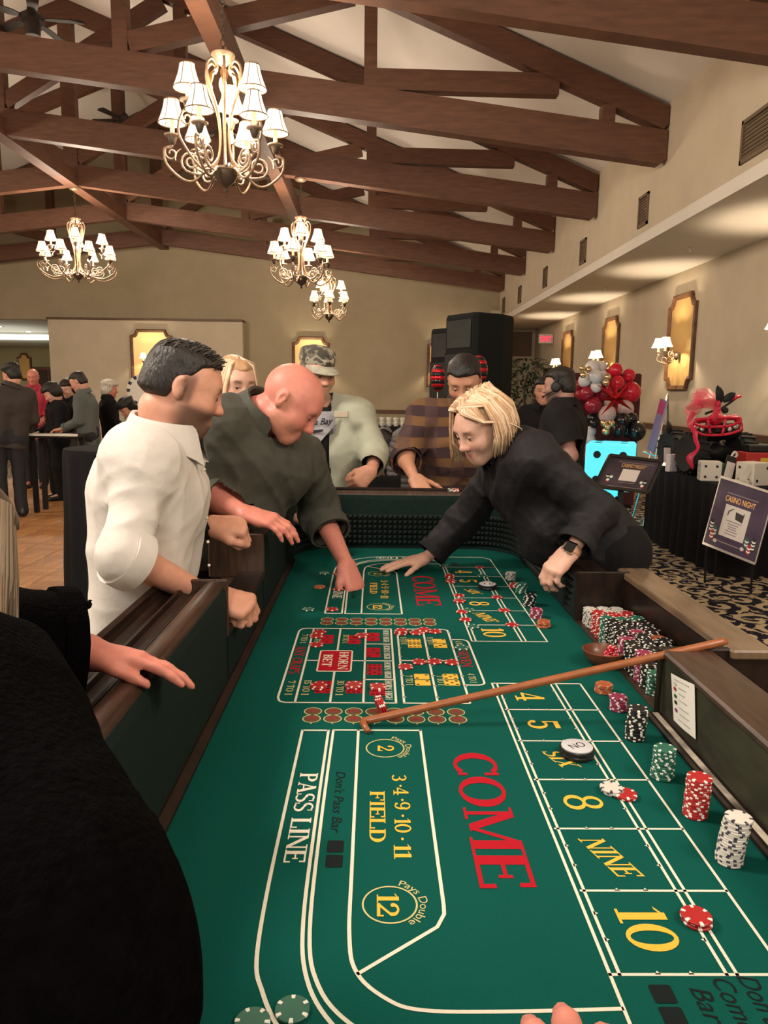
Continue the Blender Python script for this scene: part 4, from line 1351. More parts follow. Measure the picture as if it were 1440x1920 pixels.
CHIPC = {'red': ((0.36, 0.018, 0.018), (0.80, 0.76, 0.68)), 'green': ((0.020, 0.115, 0.075), (0.74, 0.74, 0.66)), 'black': ((0.012, 0.012, 0.013), (0.80, 0.77, 0.68)),
         'white': ((0.58, 0.55, 0.49), (0.035, 0.035, 0.06)), 'purple': ((0.24, 0.028, 0.070), (0.70, 0.62, 0.60)), 'orange': ((0.34, 0.085, 0.035), (0.52, 0.25, 0.14))}
CHIP, CHIPM = {}, {}
for k_, (a_, b_) in CHIPC.items():
    q = MB(); chip_mb(q)
    me = q.mesh('casino_chip')
    CHIPM[k_] = [mat('chip_%s' % k_, a_, 0.38, spec=0.4), mat('chip_spot_%s' % k_, b_, 0.42, spec=0.4)]
    for mm in CHIPM[k_]:
        me.materials.append(mm)
    me.polygons.foreach_set('material_index', q.m)
    CHIP[k_] = me
n_chips = 0
def chip(col, M_, label, group):
    global n_chips
    o = bpy.data.objects.new('casino_chip', CHIP[col])
    C.objects.link(o)
    o.matrix_basis = M_
    tag(o, label, 'chip', group)
    n_chips += 1
    return o
ORD = ('topmost', 'second', 'third', 'fourth', 'fifth', 'sixth', 'seventh', 'eighth', 'ninth', 'tenth', 'eleventh', 'twelfth', 'thirteenth', 'fourteenth', 'fifteenth', 'sixteenth', 'seventeenth', 'eighteenth', 'nineteenth', 'twentieth', 'twenty-first')
def which(i, n):
    return '' if n < 2 else ', topmost' if i == 0 else ', lowest' if i == n - 1 else ', %s from top' % ORD[i]
def stack(col, x, y, n, label, group, z=FELT + 0.001, lean=(0, 0), jit=0.0012):
    for k in range(n):
        s = k / max(1, n - 1)
        M_ = Matrix.Translation((x + lean[0] * s * s + random.uniform(-jit, jit), y + lean[1] * s * s + random.uniform(-jit, jit), z + k * (CT + 0.00005))) @ Matrix.Rotation(random.uniform(0, 2 * PI), 4, 'Z')
        chip(col, M_, label + which(n - 1 - k, n), group)
def felt_xy(px, py):
    p_ = at_z(px, py, FELT)
    return p_[0], p_[1]
for col, px, py, n, lean, lab in (
    ('orange', 1131, 1298, 6, (0.001, 0), 'orange chip in the short stack beside the dice bowl'),
    ('purple', 1160, 1331, 9, (-0.002, 0.002), 'maroon chip in the stack between the orange and the black stacks'),
    ('black', 1190, 1385, 19, (0.004, 0), 'black chip in the tall stack on the felt before the green one'),
    ('green', 1241, 1458, 17, (0.002, 0), 'green chip in the tall stack between the black and the red stacks'),
    ('red', 1304, 1529, 20, (0.002, 0.001), 'red chip in the tall stack beside the white leaning stack'),
    ('white', 1367, 1616, 21, (0.010, 0.002), 'white chip in the leaning stack nearest the camera')):
    x, y = felt_xy(px, py)
    stack(col, x, y, n, lab, 'chips of the near %s stack' % col, lean=lean)
for col, px, py, n, lean, lab in (
    ('white', 957, 1087, 8, (0, 0), 'white chip in the farthest stack past the far place boxes'),
    ('red', 964, 1101, 4, (0.002, 0), 'red chip in the low far stack beside the far white stack'),
    ('green', 978, 1112, 10, (-0.002, 0), 'green chip in the far stack before the far black stack'),
    ('black', 992, 1136, 11, (0.004, 0), 'black chip in the far stack beside the far place boxes'),
    ('purple', 1005, 1158, 8, (0, 0), 'maroon chip in the far stack next to the far orange heap'),
    ('orange', 1018, 1175, 5, (0.003, 0), 'orange chip in the untidy far stack by the far ten box')):
    x, y = felt_xy(px, py)
    stack(col, x, y, n, lab, 'chips of the far %s stack' % col, lean=lean, jit=0.0035 if col == 'orange' else 0.0015)
def k7(x, y):
    return 500 + x * 0.3889, 1020 + y * 0.3887
layout_chips = [
    ('red', 1303, 1727, 3, 'red chip in the little stack on the near ten box line'),
    ('white', 1147, 1486, 3, 'white chip in the pile on the near eight box line'),
    ('red', 1171, 1494, 2, 'red chip under the white ones on the near eight box line'),
    ('green', 551, 1898, 1, 'lone green chip on the near pass line curve'),
    ('green', 470, 1921, 1, 'green chip cut by the bottom picture edge'),
    ('red', *k7(258, 428), 1, 'red chip at the top left corner of the any craps column'),
    ('red', *k7(238, 446), 1, 'red chip on the line below the top left one of the any craps column'),
    ('red', *k7(240, 490), 1, 'red chip under the first fifteen to one print'),
    ('red', *k7(460, 445), 1, 'red chip between two upper pairs of printed red dice'),
    ('red', *k7(250, 694), 2, 'red chip on the lower left pair of printed red dice'),
    ('red', *k7(418, 690), 2, 'red chip on the lower middle pair of printed red dice'),
    ('red', *k7(538, 700), 2, 'red chip on the lower right pair of printed red dice'),
    ('red', *k7(648, 433), 3, 'red chip in the stack on the hardways box top left corner'),
    ('red', *k7(722, 433), 1, 'red chip left of the overlapping pair along the hardways top line'),
    ('red', *k7(755, 422), 2, 'red chip in the pair astride the hardways top line'),
    ('red', *k7(812, 425), 1, 'red chip at the right end of the hardways top line'),
    ('red', *k7(735, 573), 1, 'left red chip of three on the hardways middle line'),
    ('red', *k7(812, 571), 1, 'middle red chip of three on the hardways middle line'),
    ('red', *k7(888, 574), 1, 'right red chip of three on the hardways middle line'),
    ('red', *k7(672, 596), 1, 'red chip on the left line of the hardways box below its middle'),
    ('green', *k7(938, 505), 1, 'green chip on the seven bet beside the hardways box'),
    ('red', *k7(880, 163), 3, 'red chip in the far double stack beside the far five box'),
    ('red', *k7(888, 185), 2, 'red chip in the nearer double stack beside the far five box'),
    ('red', *k7(930, 252), 1, 'red chip on the line between the far six and eight boxes'),
    ('red', *k7(930, 281), 2, 'red chip left of the far eight'),
    ('red', *k7(943, 331), 1, 'red chip left of the far nine'),
    ('red', *k7(960, 369), 1, 'red chip on the line left of the far ten'),
    ('red', *k7(1027, 116), 1, 'red chip on the double line right of the far four'),
    ('red', *k7(1112, 259), 1, 'red chip on the double line right of the far eight'),
    ('red', *k7(1142, 323), 1, 'red chip on the double line right of the far nine'),
    ('red', *k7(1180, 393), 1, 'red chip on the double line right of the far ten'),
    ('green', *k7(850, 106), 1, 'green chip at the corner of the far four box'),
    ('green', *k7(1038, 156), 1, 'green chip on the double line below the far four'),
    ('green', *k7(975, 323), 1, 'green chip on the line above the far nine'),
    ('green', *k7(995, 403), 1, 'green chip on the corner of the far ten box'),
    ('orange', *k7(254, 213), 2, 'brownish chip on the bare felt left of the far pass line'),
    ('red', *k7(345, 221), 1, 'red chip on the far pass line lettering'),
    ('red', *k7(318, 319), 1, 'red chip at the near end of the far pass line'),
    ('green', *k7(275, 144), 1, 'green chip on the bare felt farthest left beyond the pass line'),
    ('green', *k7(202, 319), 1, 'green chip on the bare felt nearest the low wall'),
    ('red', *k7(340, 145), 1, 'red chip on the far pass line under the reaching hand'),
]
for col, px, py, n, lab in layout_chips:
    x, y = felt_xy(px, py)
    stack(col, x, y, n, lab, 'chips lying on the layout', jit=0.002)
# tumbled red chips beside the stick
x, y = felt_xy(712, 1338)
for k in range(6):
    M_ = Matrix.Translation((x + (k % 3) * 0.0045 - 0.004, y + 0.004 - (k // 3) * 0.022, FELT + 0.020 + 0.0005 * k)) @ Matrix.Rotation(0.35, 4, 'Z') @ Matrix.Rotation(PI / 2 - 0.35, 4, 'Y') @ Matrix.Rotation(k, 4, 'Z')
    chip('red', M_, '%s dark red chip of the tumbled heap beside the dealer stick' % ('first', 'second', 'third', 'fourth', 'fifth', 'sixth')[k], 'tumbled red chips')
# chips standing on edge in the rail grooves
def groove_row(cols, p0, d, lab, grp):
    d = _n((d[0], d[1], 0.0))
    for k, col in enumerate(cols):
        p_ = np.asarray(p0) + d * k * (CT + 0.0002)
        z = Vector((d[0], d[1], 0))
        R_ = z.to_track_quat('Z', 'Y').to_matrix().to_4x4()
        chip(col, Matrix.Translation(tuple(p_)) @ R_ @ Matrix.Rotation(random.uniform(0, 6), 4, 'Z'), ('%s %s' % (col, lab)) + (', %s from its left end' % ('first' if k == 0 else ORD[k])), grp)
GZ = ZR_ - 0.026 + CR
groove_row(['white', 'purple', 'white', 'red', 'white', 'red', 'white', 'orange', 'red', 'white'], (XF0 - 0.079, 2.32, GZ), (0, 1), 'chip lying in the left far rail row', 'chips in the left far rail')
groove_row(['green', 'white', 'green', 'green', 'white', 'green', 'white', 'green', 'green', 'white', 'green', 'green'], (-0.245, YF1 + 0.079, GZ), (1, 0), 'chip in the far rail row before the cap wearer', 'chips in the far rail at left')
groove_row(['green', 'green', 'white', 'green', 'green', 'red', 'white', 'red', 'red', 'white', 'red', 'red', 'white', 'red'], (0.335, YF1 + 0.079, GZ), (1, 0), 'chip in the far rail row before the plaid shirt', 'chips in the far rail at right')
# the dealer's bank: the nearest stacks chip by chip, the mass behind them as one
BZ = FELT + 0.0045
def bank_xy(r, c_):
    return XF1 + 0.032 + 0.0405 * c_ + random.uniform(-0.001, 0.001), 2.155 + (0.006 if r < 2 else -0.006) - 0.0400 * r + random.uniform(-0.001, 0.001)
mass = MB()
mass_mats = []
order = ['red', 'green', 'black', 'white', 'purple', 'orange']
for k_ in order:
    mass_mats += CHIPM[k_]
def mass_stack(col, x, y, n):
    base = order.index(col) * 2
    tmpl = MB(); chip_mb(tmpl)
    for k in range(n):
        a = random.uniform(0, 6.28)
        R_ = np.array([[math.cos(a), -math.sin(a), 0], [math.sin(a), math.cos(a), 0], [0, 0, 1]])
        off = np.array([x + random.uniform(-.001, .001), y + random.uniform(-.001, .001), BZ + k * (CT + 0.00005)])
        n0 = len(mass.v)
        mass.v += [tuple(R_ @ np.array(v) + off) for v in tmpl.v]
        mass.f += [tuple(i + n0 for i in f) for f in tmpl.f]
        mass.m += [base + mm for mm in tmpl.m]
plan = {0: 'www', 1: 'www', 2: 'rrr', 3: 'rrr', 4: 'ggg', 5: 'bbb', 6: 'bbb', 7: 'bpb', 8: 'pbo', 9: 'bbb', 10: 'bbb', 11: 'pbb', 12: 'bgb', 13: 'ggb'}
NM = {'w': 'white', 'r': 'red', 'g': 'green', 'b': 'black', 'p': 'purple', 'o': 'orange'}
for r, row in plan.items():
    for c_, ch in enumerate(row):
        x, y = bank_xy(r, c_)
        n = {'w': 15, 'r': 18, 'g': 20, 'b': 21, 'p': 20, 'o': 20}[ch] - (4 if r >= 12 else 0) + random.randint(-1, 1)
        if (r == 1 and c_ < 2) or (r >= 12 and c_ == 0) or (r == 13 and c_ == 1):
            lab = {(1, 0): 'white chip in the left front stack of the dealer bank', (1, 1): 'white chip in the middle front stack of the dealer bank', (12, 0): 'black chip in the bank stack behind the near green one', (13, 0): 'green chip in the bank stack nearest the felt', (13, 1): 'green chip in the nearest bank stack, one in from the felt'}[(r, c_)]
            stack(NM[ch], x, y, n, lab, 'chips of the bank front, ' + NM[ch], z=BZ)
        else:
            mass_stack(NM[ch], x, y, n)
o = mass.build('casino_chips_in_bank', mass_mats, None, fix=False)
tag(o, 'mass of black, red, white and green chips stacked in the dealer bank', 'chips', kind='stuff')
print('chips', n_chips)

# ------------------------------------------------------------------ pucks, bowl, dice, stick
def puck(px, py, label, word):
    x, y = felt_xy(px, py)
    r = 0.033
    t = thing('point_puck', label, 'puck', (x, y, FELT + 0.001), 'point pucks on the layout')
    for k, (m_, z) in enumerate(((M_LK, 0.0), (M_LK, 0.0085))):
        q = MB(); q.lathe([(r * 0.97, z), (r, z + 0.002), (r, z + 0.0065), (r * 0.97, z + 0.008)], 28, (x, y, FELT + 0.001)); q.build('disc', mat('puck_black', (0.012, 0.012, 0.012), 0.35), t, smooth=35)
    q = MB(); q.lathe([(r * 0.90, 0.0165), (r * 0.90, 0.0185), (r * 0.86, 0.019)], 28, (x, y, FELT + 0.001)); q.build('white_face', mat('puck_white', (0.52, 0.52, 0.54), 0.35), t, smooth=35)
    if word:
        q = MB()
        a = math.radians(205)
        def f(u, v):
            u2, v2 = u - 0.016, v - 0.009
            return (x + u2 * math.cos(a) - v2 * math.sin(a), y + u2 * math.sin(a) + v2 * math.cos(a), FELT + 0.0203)
        put_bfont(q, word, f, 0.019, 0.032, 0.0)
        o = q.build('lettering', mat('puck_ink', (0.01, 0.01, 0.01), 0.5), t, fix=False); o['kind'] = 'stuff'
    return x, y
puck(1081, 1416, 'near black and white ON puck on the near six box', 'ON')
x, y = puck(914, 1104, 'far black and white puck on the far six box', None)
stack('white', x, y, 1, 'grey chip lying on the far puck', 'chips lying on the layout', z=FELT + 0.0205)
p = at_z(1131, 1246, FELT)
bowl = thing('dice_bowl', 'small brown wooden bowl holding red dice by the dealer bank', 'bowl', (p[0], p[1], FELT))
q = MB()
q.lathe([(0.026, 0.0), (0.038, 0.008), (0.050, 0.026), (0.055, 0.040), (0.052, 0.041), (0.046, 0.027), (0.034, 0.012), (0.0, 0.008)], 28, (p[0], p[1], FELT), cap1=False)
q.build('shell', mat('brown_turned_wood', (0.13, 0.040, 0.018), 0.35, noise=0.3, nscale=30, coat=0.2), bowl, smooth=50)
M_DIE = mat('clear_red_die', (0.50, 0.008, 0.030), 0.12, spec=0.6, coat=0.5)
for i, (dx, dy, dz, rz, rx) in enumerate(((0.012, 0.006, 0.024, 0.4, 0.25), (0.026, -0.010, 0.027, 1.1, 0.4), (0.004, -0.016, 0.022, 0.2, -0.2), (0.016, -0.006, 0.043, 0.8, 0.1), (0.030, 0.010, 0.030, 0.1, 0.5))):
    q = MB(); s = 0.0082
    Rm = np.array(Matrix.Rotation(rz, 3, 'Z') @ Matrix.Rotation(rx, 3, 'X'))
    c_ = np.array([p[0] + dx, p[1] + dy, FELT + dz])
    q.T = (Rm, c_)
    q.cbox(-s, s, -s, s, -s, s, 0.0012)
    d_ = q.build('die', M_DIE)
    tag(d_, 'clear red die in the wooden bowl, ' + ('farthest back', 'right of the rest', 'nearest', 'on top', 'at the right rim')[i], 'die', 'red dice in the bowl')
    q = MB(); q.T = (Rm, c_)
    for fx in range(3):
        for sg in (-1, 1):
            n_ = {(0, -1): 3, (0, 1): 4, (1, -1): 2, (1, 1): 5, (2, -1): 1, (2, 1): 6}[(fx, sg)]
            for u, v in PIPS[n_]:
                ring = []
                for k in range(8):
                    a = 2 * PI * k / 8
                    uv = [u * 0.0045 + 0.0016 * math.cos(a), v * 0.0045 + 0.0016 * math.sin(a)]
                    w_ = [0, 0, 0]
                    w_[fx] = sg * (s + 0.0002)
                    w_[(fx + 1) % 3], w_[(fx + 2) % 3] = uv
                    ring.append(tuple(w_))
                q.add(ring, [tuple(range(8))])
    o = q.build('pips', mat('white_pip', (0.85, 0.83, 0.8), 0.5), d_, fix=False); o['kind'] = 'stuff'
# the stick
p_tip, p_bend, p_end = at_z(690, 1371, FELT + 0.007), at_z(679, 1353, FELT + 0.010), at_z(1362, 1202, ZD + 0.018)
q = MB()
mid = p_bend + (p_end - p_bend) * 0.03
pts = [p_tip, p_tip * 0.5 + p_bend * 0.5, p_bend + (p_tip - p_bend) * 0.12] + [p_bend + (p_end - p_bend) * s for s in (0.006, 0.02, 0.05, 0.2, 0.5, 0.8, 0.985, 1.0)]
q.tube(pts, [0.0055, 0.0068, 0.0078, 0.0082, 0.0080, 0.0080, 0.0082, 0.0084, 0.0086, 0.0088, 0.0075], 12)
o = q.build('dealer_stick', mat('rattan_stick', (0.27, 0.085, 0.028), 0.36, noise=0.15, nscale=30, coat=0.3), smooth=True)
tag(o, 'long reddish rattan craps stick lying from the felt to the bank ledge', 'stick')
# ------------------------------------------------------------------ smooth bodies: blended volumes meshed as one continuous surface
def cone(a, b, ra, rb, k=0.02):
    return ('c', np.asarray(a, float), np.asarray(b, float), ra, rb, k)
def ell(c, r, R=None, k=0.02):
    return ('e', np.asarray(c, float), np.asarray(r if not np.isscalar(r) else (r, r, r), float), np.eye(3) if R is None else np.asarray(R, float), k)
def cut(pr):
    return ('-', pr)
def prim_d(pr, P):
    if pr[0] == 'c':
        _, a, b, ra, rb, k = pr
        ba = b - a
        L2 = max(1e-12, float(ba @ ba))
        t = np.clip(((P - a) @ ba) / L2, 0, 1)
        q = P - a - t[..., None] * ba
        return np.sqrt(np.einsum('...i,...i->...', q, q)) - (ra + (rb - ra) * t)
    _, c, r, R, k = pr
    q = (P - c) @ R
    k0 = np.sqrt(np.sum((q / r) ** 2, -1))
    k1 = np.sqrt(np.sum((q / (r * r)) ** 2, -1)) + 1e-9
    return np.where(k0 < 1e-4, -r.min(), k0 * (k0 - 1.0) / k1)
def prim_box(pr):
    if pr[0] == 'c':
        _, a, b, ra, rb, k = pr
        m_ = max(ra, rb)
        return np.minimum(a, b) - m_, np.maximum(a, b) + m_
    _, c, r, R, k = pr
    e = np.sqrt(((R * r) ** 2).sum(1))
    return c - e, c + e
def sdf_mesh(prims, h, disp=None, amp=0.0):
    """naive surface nets over the blocks the surface passes through"""
    adds = [p for p in prims if p[0] != '-']
    lo = np.min([prim_box(p)[0] for p in adds], 0) - 0.03 - amp
    hi = np.max([prim_box(p)[1] for p in adds], 0) + 0.03 + amp
    B = 8
    nb = np.ceil((hi - lo) / (h * B)).astype(int) + 1
    g = np.stack(np.meshgrid(*[np.arange(n) for n in nb], indexing='ij'), -1).reshape(-1, 3)
    ctr = lo + (g + 0.5) * h * B
    hd = h * B * 0.8661
    def comb(d, pr):
        if pr[0] == '-':
            p_ = pr[1]
            return None
    D, PD = np.full(len(g), 1e3), []
    for pr in prims:
        neg = pr[0] == '-'
        p_ = pr[1] if neg else pr
        d = prim_d(p_, ctr)
        PD.append(d)
        k = p_[-1]
        if neg:
            e = -d
            hh = np.maximum(k - np.abs(D - e), 0) / k
            D = np.maximum(D, e) + hh * hh * k / 4
        else:
            hh = np.maximum(k - np.abs(D - d), 0) / k
            D = np.minimum(D, d) - hh * hh * k / 4
    keep = np.abs(D) < hd * 1.35 + amp + 0.004
    g, ctr, D = g[keep], ctr[keep], D[keep]
    PD = [d[keep] for d in PD]
    n1 = B + 1
    loc = np.stack(np.meshgrid(*[np.arange(n1)] * 3, indexing='ij'), -1)
    V = np.full((len(g), n1, n1, n1), 1e3)
    base = lo + g * h * B
    for pr, pd in zip(prims, PD):
        neg = pr[0] == '-'
        p_ = pr[1] if neg else pr
        k = p_[-1]
        near_ = np.where(pd < (np.maximum(np.abs(D), 0) + k + 2.3 * hd))[0]
        if neg:
            near_ = np.where(pd < hd * 1.3 + k + 0.01)[0]
        if not len(near_):
            continue
        for s in range(0, len(near_), 1500):
            ix = near_[s:s + 1500]
            Pp = base[ix][:, None, None, None, :] + loc * h
            d = prim_d(p_, Pp)
            W = V[ix]
            if neg:
                e = -d
                hh = np.maximum(k - np.abs(W - e), 0) / k
                V[ix] = np.maximum(W, e) + hh * hh * k / 4
            else:
                hh = np.maximum(k - np.abs(W - d), 0) / k
                V[ix] = np.minimum(W, d) - hh * hh * k / 4
    if disp is not None:
        for s in range(0, len(g), 1500):
            Pp = base[s:s + 1500][:, None, None, None, :] + loc * h
            V[s:s + 1500] += disp(Pp)
    ins = V < 0
    # cells with a sign change
    cs = np.zeros((len(g), B, B, B), int)
    for dx in (0, 1):
        for dy in (0, 1):
            for dz in (0, 1):
                cs += ins[:, dx:dx + B, dy:dy + B, dz:dz + B]
    bi, ci, cj, ck = np.nonzero((cs > 0) & (cs < 8))
    acc = np.zeros((len(bi), 3)); cnt = np.zeros(len(bi))
    cor = [(0, 0, 0), (1, 0, 0), (0, 1, 0), (0, 0, 1), (1, 1, 0), (1, 0, 1), (0, 1, 1), (1, 1, 1)]
    for a in range(8):
        for b in range(a + 1, 8):
            A, Bc = np.array(cor[a]), np.array(cor[b])
            if np.abs(A - Bc).sum() != 1:
                continue
            va = V[bi, ci + A[0], cj + A[1], ck + A[2]]
            vb = V[bi, ci + Bc[0], cj + Bc[1], ck + Bc[2]]
            x = (va < 0) != (vb < 0)
            t = np.where(x, va / np.where(x, va - vb, 1), 0)
            acc += np.where(x[:, None], A + t[:, None] * (Bc - A), 0)
            cnt += x
    gi = g[bi] * B + np.stack([ci, cj, ck], 1)
    verts = lo + (gi + acc / cnt[:, None]) * h
    dims = nb * B + 2
    def key(q):
        return (q[:, 0] * dims[1] + q[:, 1]) * dims[2] + q[:, 2]
    kk = key(gi)
    order_ = np.argsort(kk)
    ks = kk[order_]
    quads = []
    for ax in range(3):
        o = [0, 0, 0]; o[ax] = 1
        S0 = ins[:, :B, :B, :B]
        S1 = ins[:, o[0]:B + o[0], o[1]:B + o[1], o[2]:B + o[2]]
        e = np.nonzero(S0 != S1)
        gp = g[e[0]] * B + np.stack(e[1:], 1)
        sgn = S0[e]
        u, v = np.zeros(3, int), np.zeros(3, int)
        u[(ax + 1) % 3] = 1; v[(ax + 2) % 3] = 1
        ids, ok = [], np.ones(len(gp), bool)
        for off in (-u - v, -v, 0 * u, -u):
            k_ = key(gp + off)
            p_ = np.searchsorted(ks, k_)
            p_ = np.minimum(p_, len(ks) - 1)
            ok &= ks[p_] == k_
            ids.append(order_[p_])
        Q = np.stack(ids, 1)
        Q = np.where(sgn[:, None], Q, Q[:, ::-1])
        quads.append(Q[ok])
    return verts, np.concatenate(quads)

def np_mesh(name, verts, quads, col=None, smooth=True):
    me = bpy.data.meshes.new(name)
    me.vertices.add(len(verts))
    me.vertices.foreach_set('co', np.ascontiguousarray(verts, np.float32).ravel())
    me.loops.add(len(quads) * 4)
    me.loops.foreach_set('vertex_index', np.ascontiguousarray(quads, np.int32).ravel())
    me.polygons.add(len(quads))
    me.polygons.foreach_set('loop_start', np.arange(0, len(quads) * 4, 4, dtype=np.int32))
    me.polygons.foreach_set('loop_total', np.full(len(quads), 4, dtype=np.int32))
    me.update(calc_edges=True)
    if smooth:
        me.polygons.foreach_set('use_smooth', np.ones(len(quads), bool))
    if col is not None:
        a = me.attributes.new('col', 'FLOAT_COLOR', 'POINT')
        c4 = np.ones((len(verts), 4), np.float32)
        c4[:, :3] = col
        a.data.foreach_set('color', c4.ravel())
    return me
def sdf_obj(name, prims, h, material, parent=None, col=None, disp=None, amp=0.0, keep=None, **tags):
    v, f = sdf_mesh(prims, h, disp, amp)
    if keep is not None:
        ok = keep(v)
        fo = ok[f].all(1)
        f = f[fo]
        used = np.unique(f)
        remap = np.full(len(v), -1); remap[used] = np.arange(len(used))
        v, f = v[used], remap[f]
    me = np_mesh(name, v, f, None if col is None else col(v))
    me.materials.append(material)
    return link(name, me, parent, **tags)

def folds(seed, amp, freq=14.0, dirs=None):
    """soft cloth creases"""
    rg = np.random.default_rng(seed)
    K = []
    for i in range(7):
        d = rg.normal(size=3)
        if dirs is not None:
            d = d * 0.45 + np.asarray(dirs, float) * rg.choice([-1, 1]) * 1.4
        d /= np.linalg.norm(d)
        K.append((d * freq * rg.uniform(0.6, 2.0), rg.uniform(0, 6.28), rg.normal(size=3) * freq * 0.6, rg.uniform(0, 6.28)))
    A_fine = (rg.normal(size=3) * 34, rg.normal(size=3) * 9)
    def f(P):
        s = 0
        for k, ph, w, p2 in K:
            s = s + np.abs(np.sin(P @ k + ph + 1.3 * np.sin(P @ w + p2))) ** 0.7 - 0.6
        w = P @ A_fine[0] + 1.5 * np.sin(P @ A_fine[1])
        return s * (amp / 3.2) + amp * 0.16 * (np.abs(np.sin(w)) ** 0.6 - 0.6)
    return f

# ------------------------------------------------------------------ heads and hands
def head_prims(c, F, s=1.0, jaw=1.0, nose=1.0, female=False):
    """c: middle of the skull; F: columns right, forward, up; s: size (1.0 = 23.5 cm tall)"""
    c = np.asarray(c, float)
    W = lambda x, y, z: c + F @ (np.array([x, y, z]) * s)
    E = lambda p, r, k=0.012, R=None: ell(W(*p), np.array(r) * s, F if R is None else F @ R, k * s)
    K = lambda a, b, ra, rb, k=0.012: cone(W(*a), W(*b), ra * s, rb * s, k * s)
    j = jaw
    P = [E((0, -0.012, 0.022), (0.074, 0.094, 0.088), 0.01),
         E((0, 0.030, 0.012), (0.068, 0.066, 0.078), 0.03),
         E((0, 0.035, -0.048), (0.058 * j, 0.060, 0.062), 0.03),
         K((-0.046 * j, 0.005, -0.062), (-0.016, 0.066, -0.098), 0.018, 0.017, 0.03),
         K((0.046 * j, 0.005, -0.062), (0.016, 0.066, -0.098), 0.018, 0.017, 0.03),
         E((0, 0.072, -0.098), (0.021 * j, 0.019, 0.018), 0.022),
         K((-0.034, 0.074, 0.020), (0.034, 0.074, 0.020), 0.018, 0.018, 0.02),
         E((-0.040, 0.060, -0.032), (0.024, 0.025, 0.022), 0.03), E((0.040, 0.060, -0.032), (0.024, 0.025, 0.022), 0.03)]
    # eye hollows, then lids
    for sx in (-1, 1):
        P.append(cut(E((sx * 0.031, 0.101, 0.001), (0.019, 0.016, 0.013), 0.014)))
        P.append(E((sx * 0.031, 0.078, -0.001), (0.0165, 0.0155, 0.0135), 0.006))
    # nose
    P += [K((0, 0.090, 0.010), (0, 0.108 * nose + 0.002 * (1 - nose), -0.028), 0.0085, 0.0105, 0.012),
          E((0, 0.110 * nose, -0.032), (0.0125, 0.013, 0.011), 0.010),
          E((-0.012, 0.098, -0.036), (0.009, 0.012, 0.008), 0.008), E((0.012, 0.098, -0.036), (0.009, 0.012, 0.008), 0.008)]
    # mouth
    P += [K((-0.020, 0.086, -0.0615), (0.020, 0.086, -0.0615), 0.0065, 0.0065, 0.010), K((-0.012, 0.093, -0.0605), (0.012, 0.093, -0.0605), 0.0055, 0.0055, 0.008),
          K((-0.011, 0.0915, -0.071), (0.011, 0.0915, -0.071), 0.0065, 0.0065, 0.008), cut(K((-0.022, 0.0995, -0.0655), (0.022, 0.0995, -0.0655), 0.0022, 0.0022, 0.004)),
          E((0, 0.084, -0.078), (0.018, 0.012, 0.012), 0.02)]
    # ears
    for sx in (-1, 1):
        Re = np.array(Matrix.Rotation(sx * -0.42, 3, 'Z') @ Matrix.Rotation(-0.22, 3, 'X'))
        P.append(E((sx * 0.079, -0.010, -0.004), (0.0075, 0.017, 0.029), 0.008, Re))
        P.append(E((sx * 0.075, -0.004, -0.026), (0.008, 0.010, 0.013), 0.008, Re))
        P.append(cut(E((sx * 0.0885, -0.005, 0.000), (0.0085, 0.0110, 0.019), 0.004, Re)))
    return P

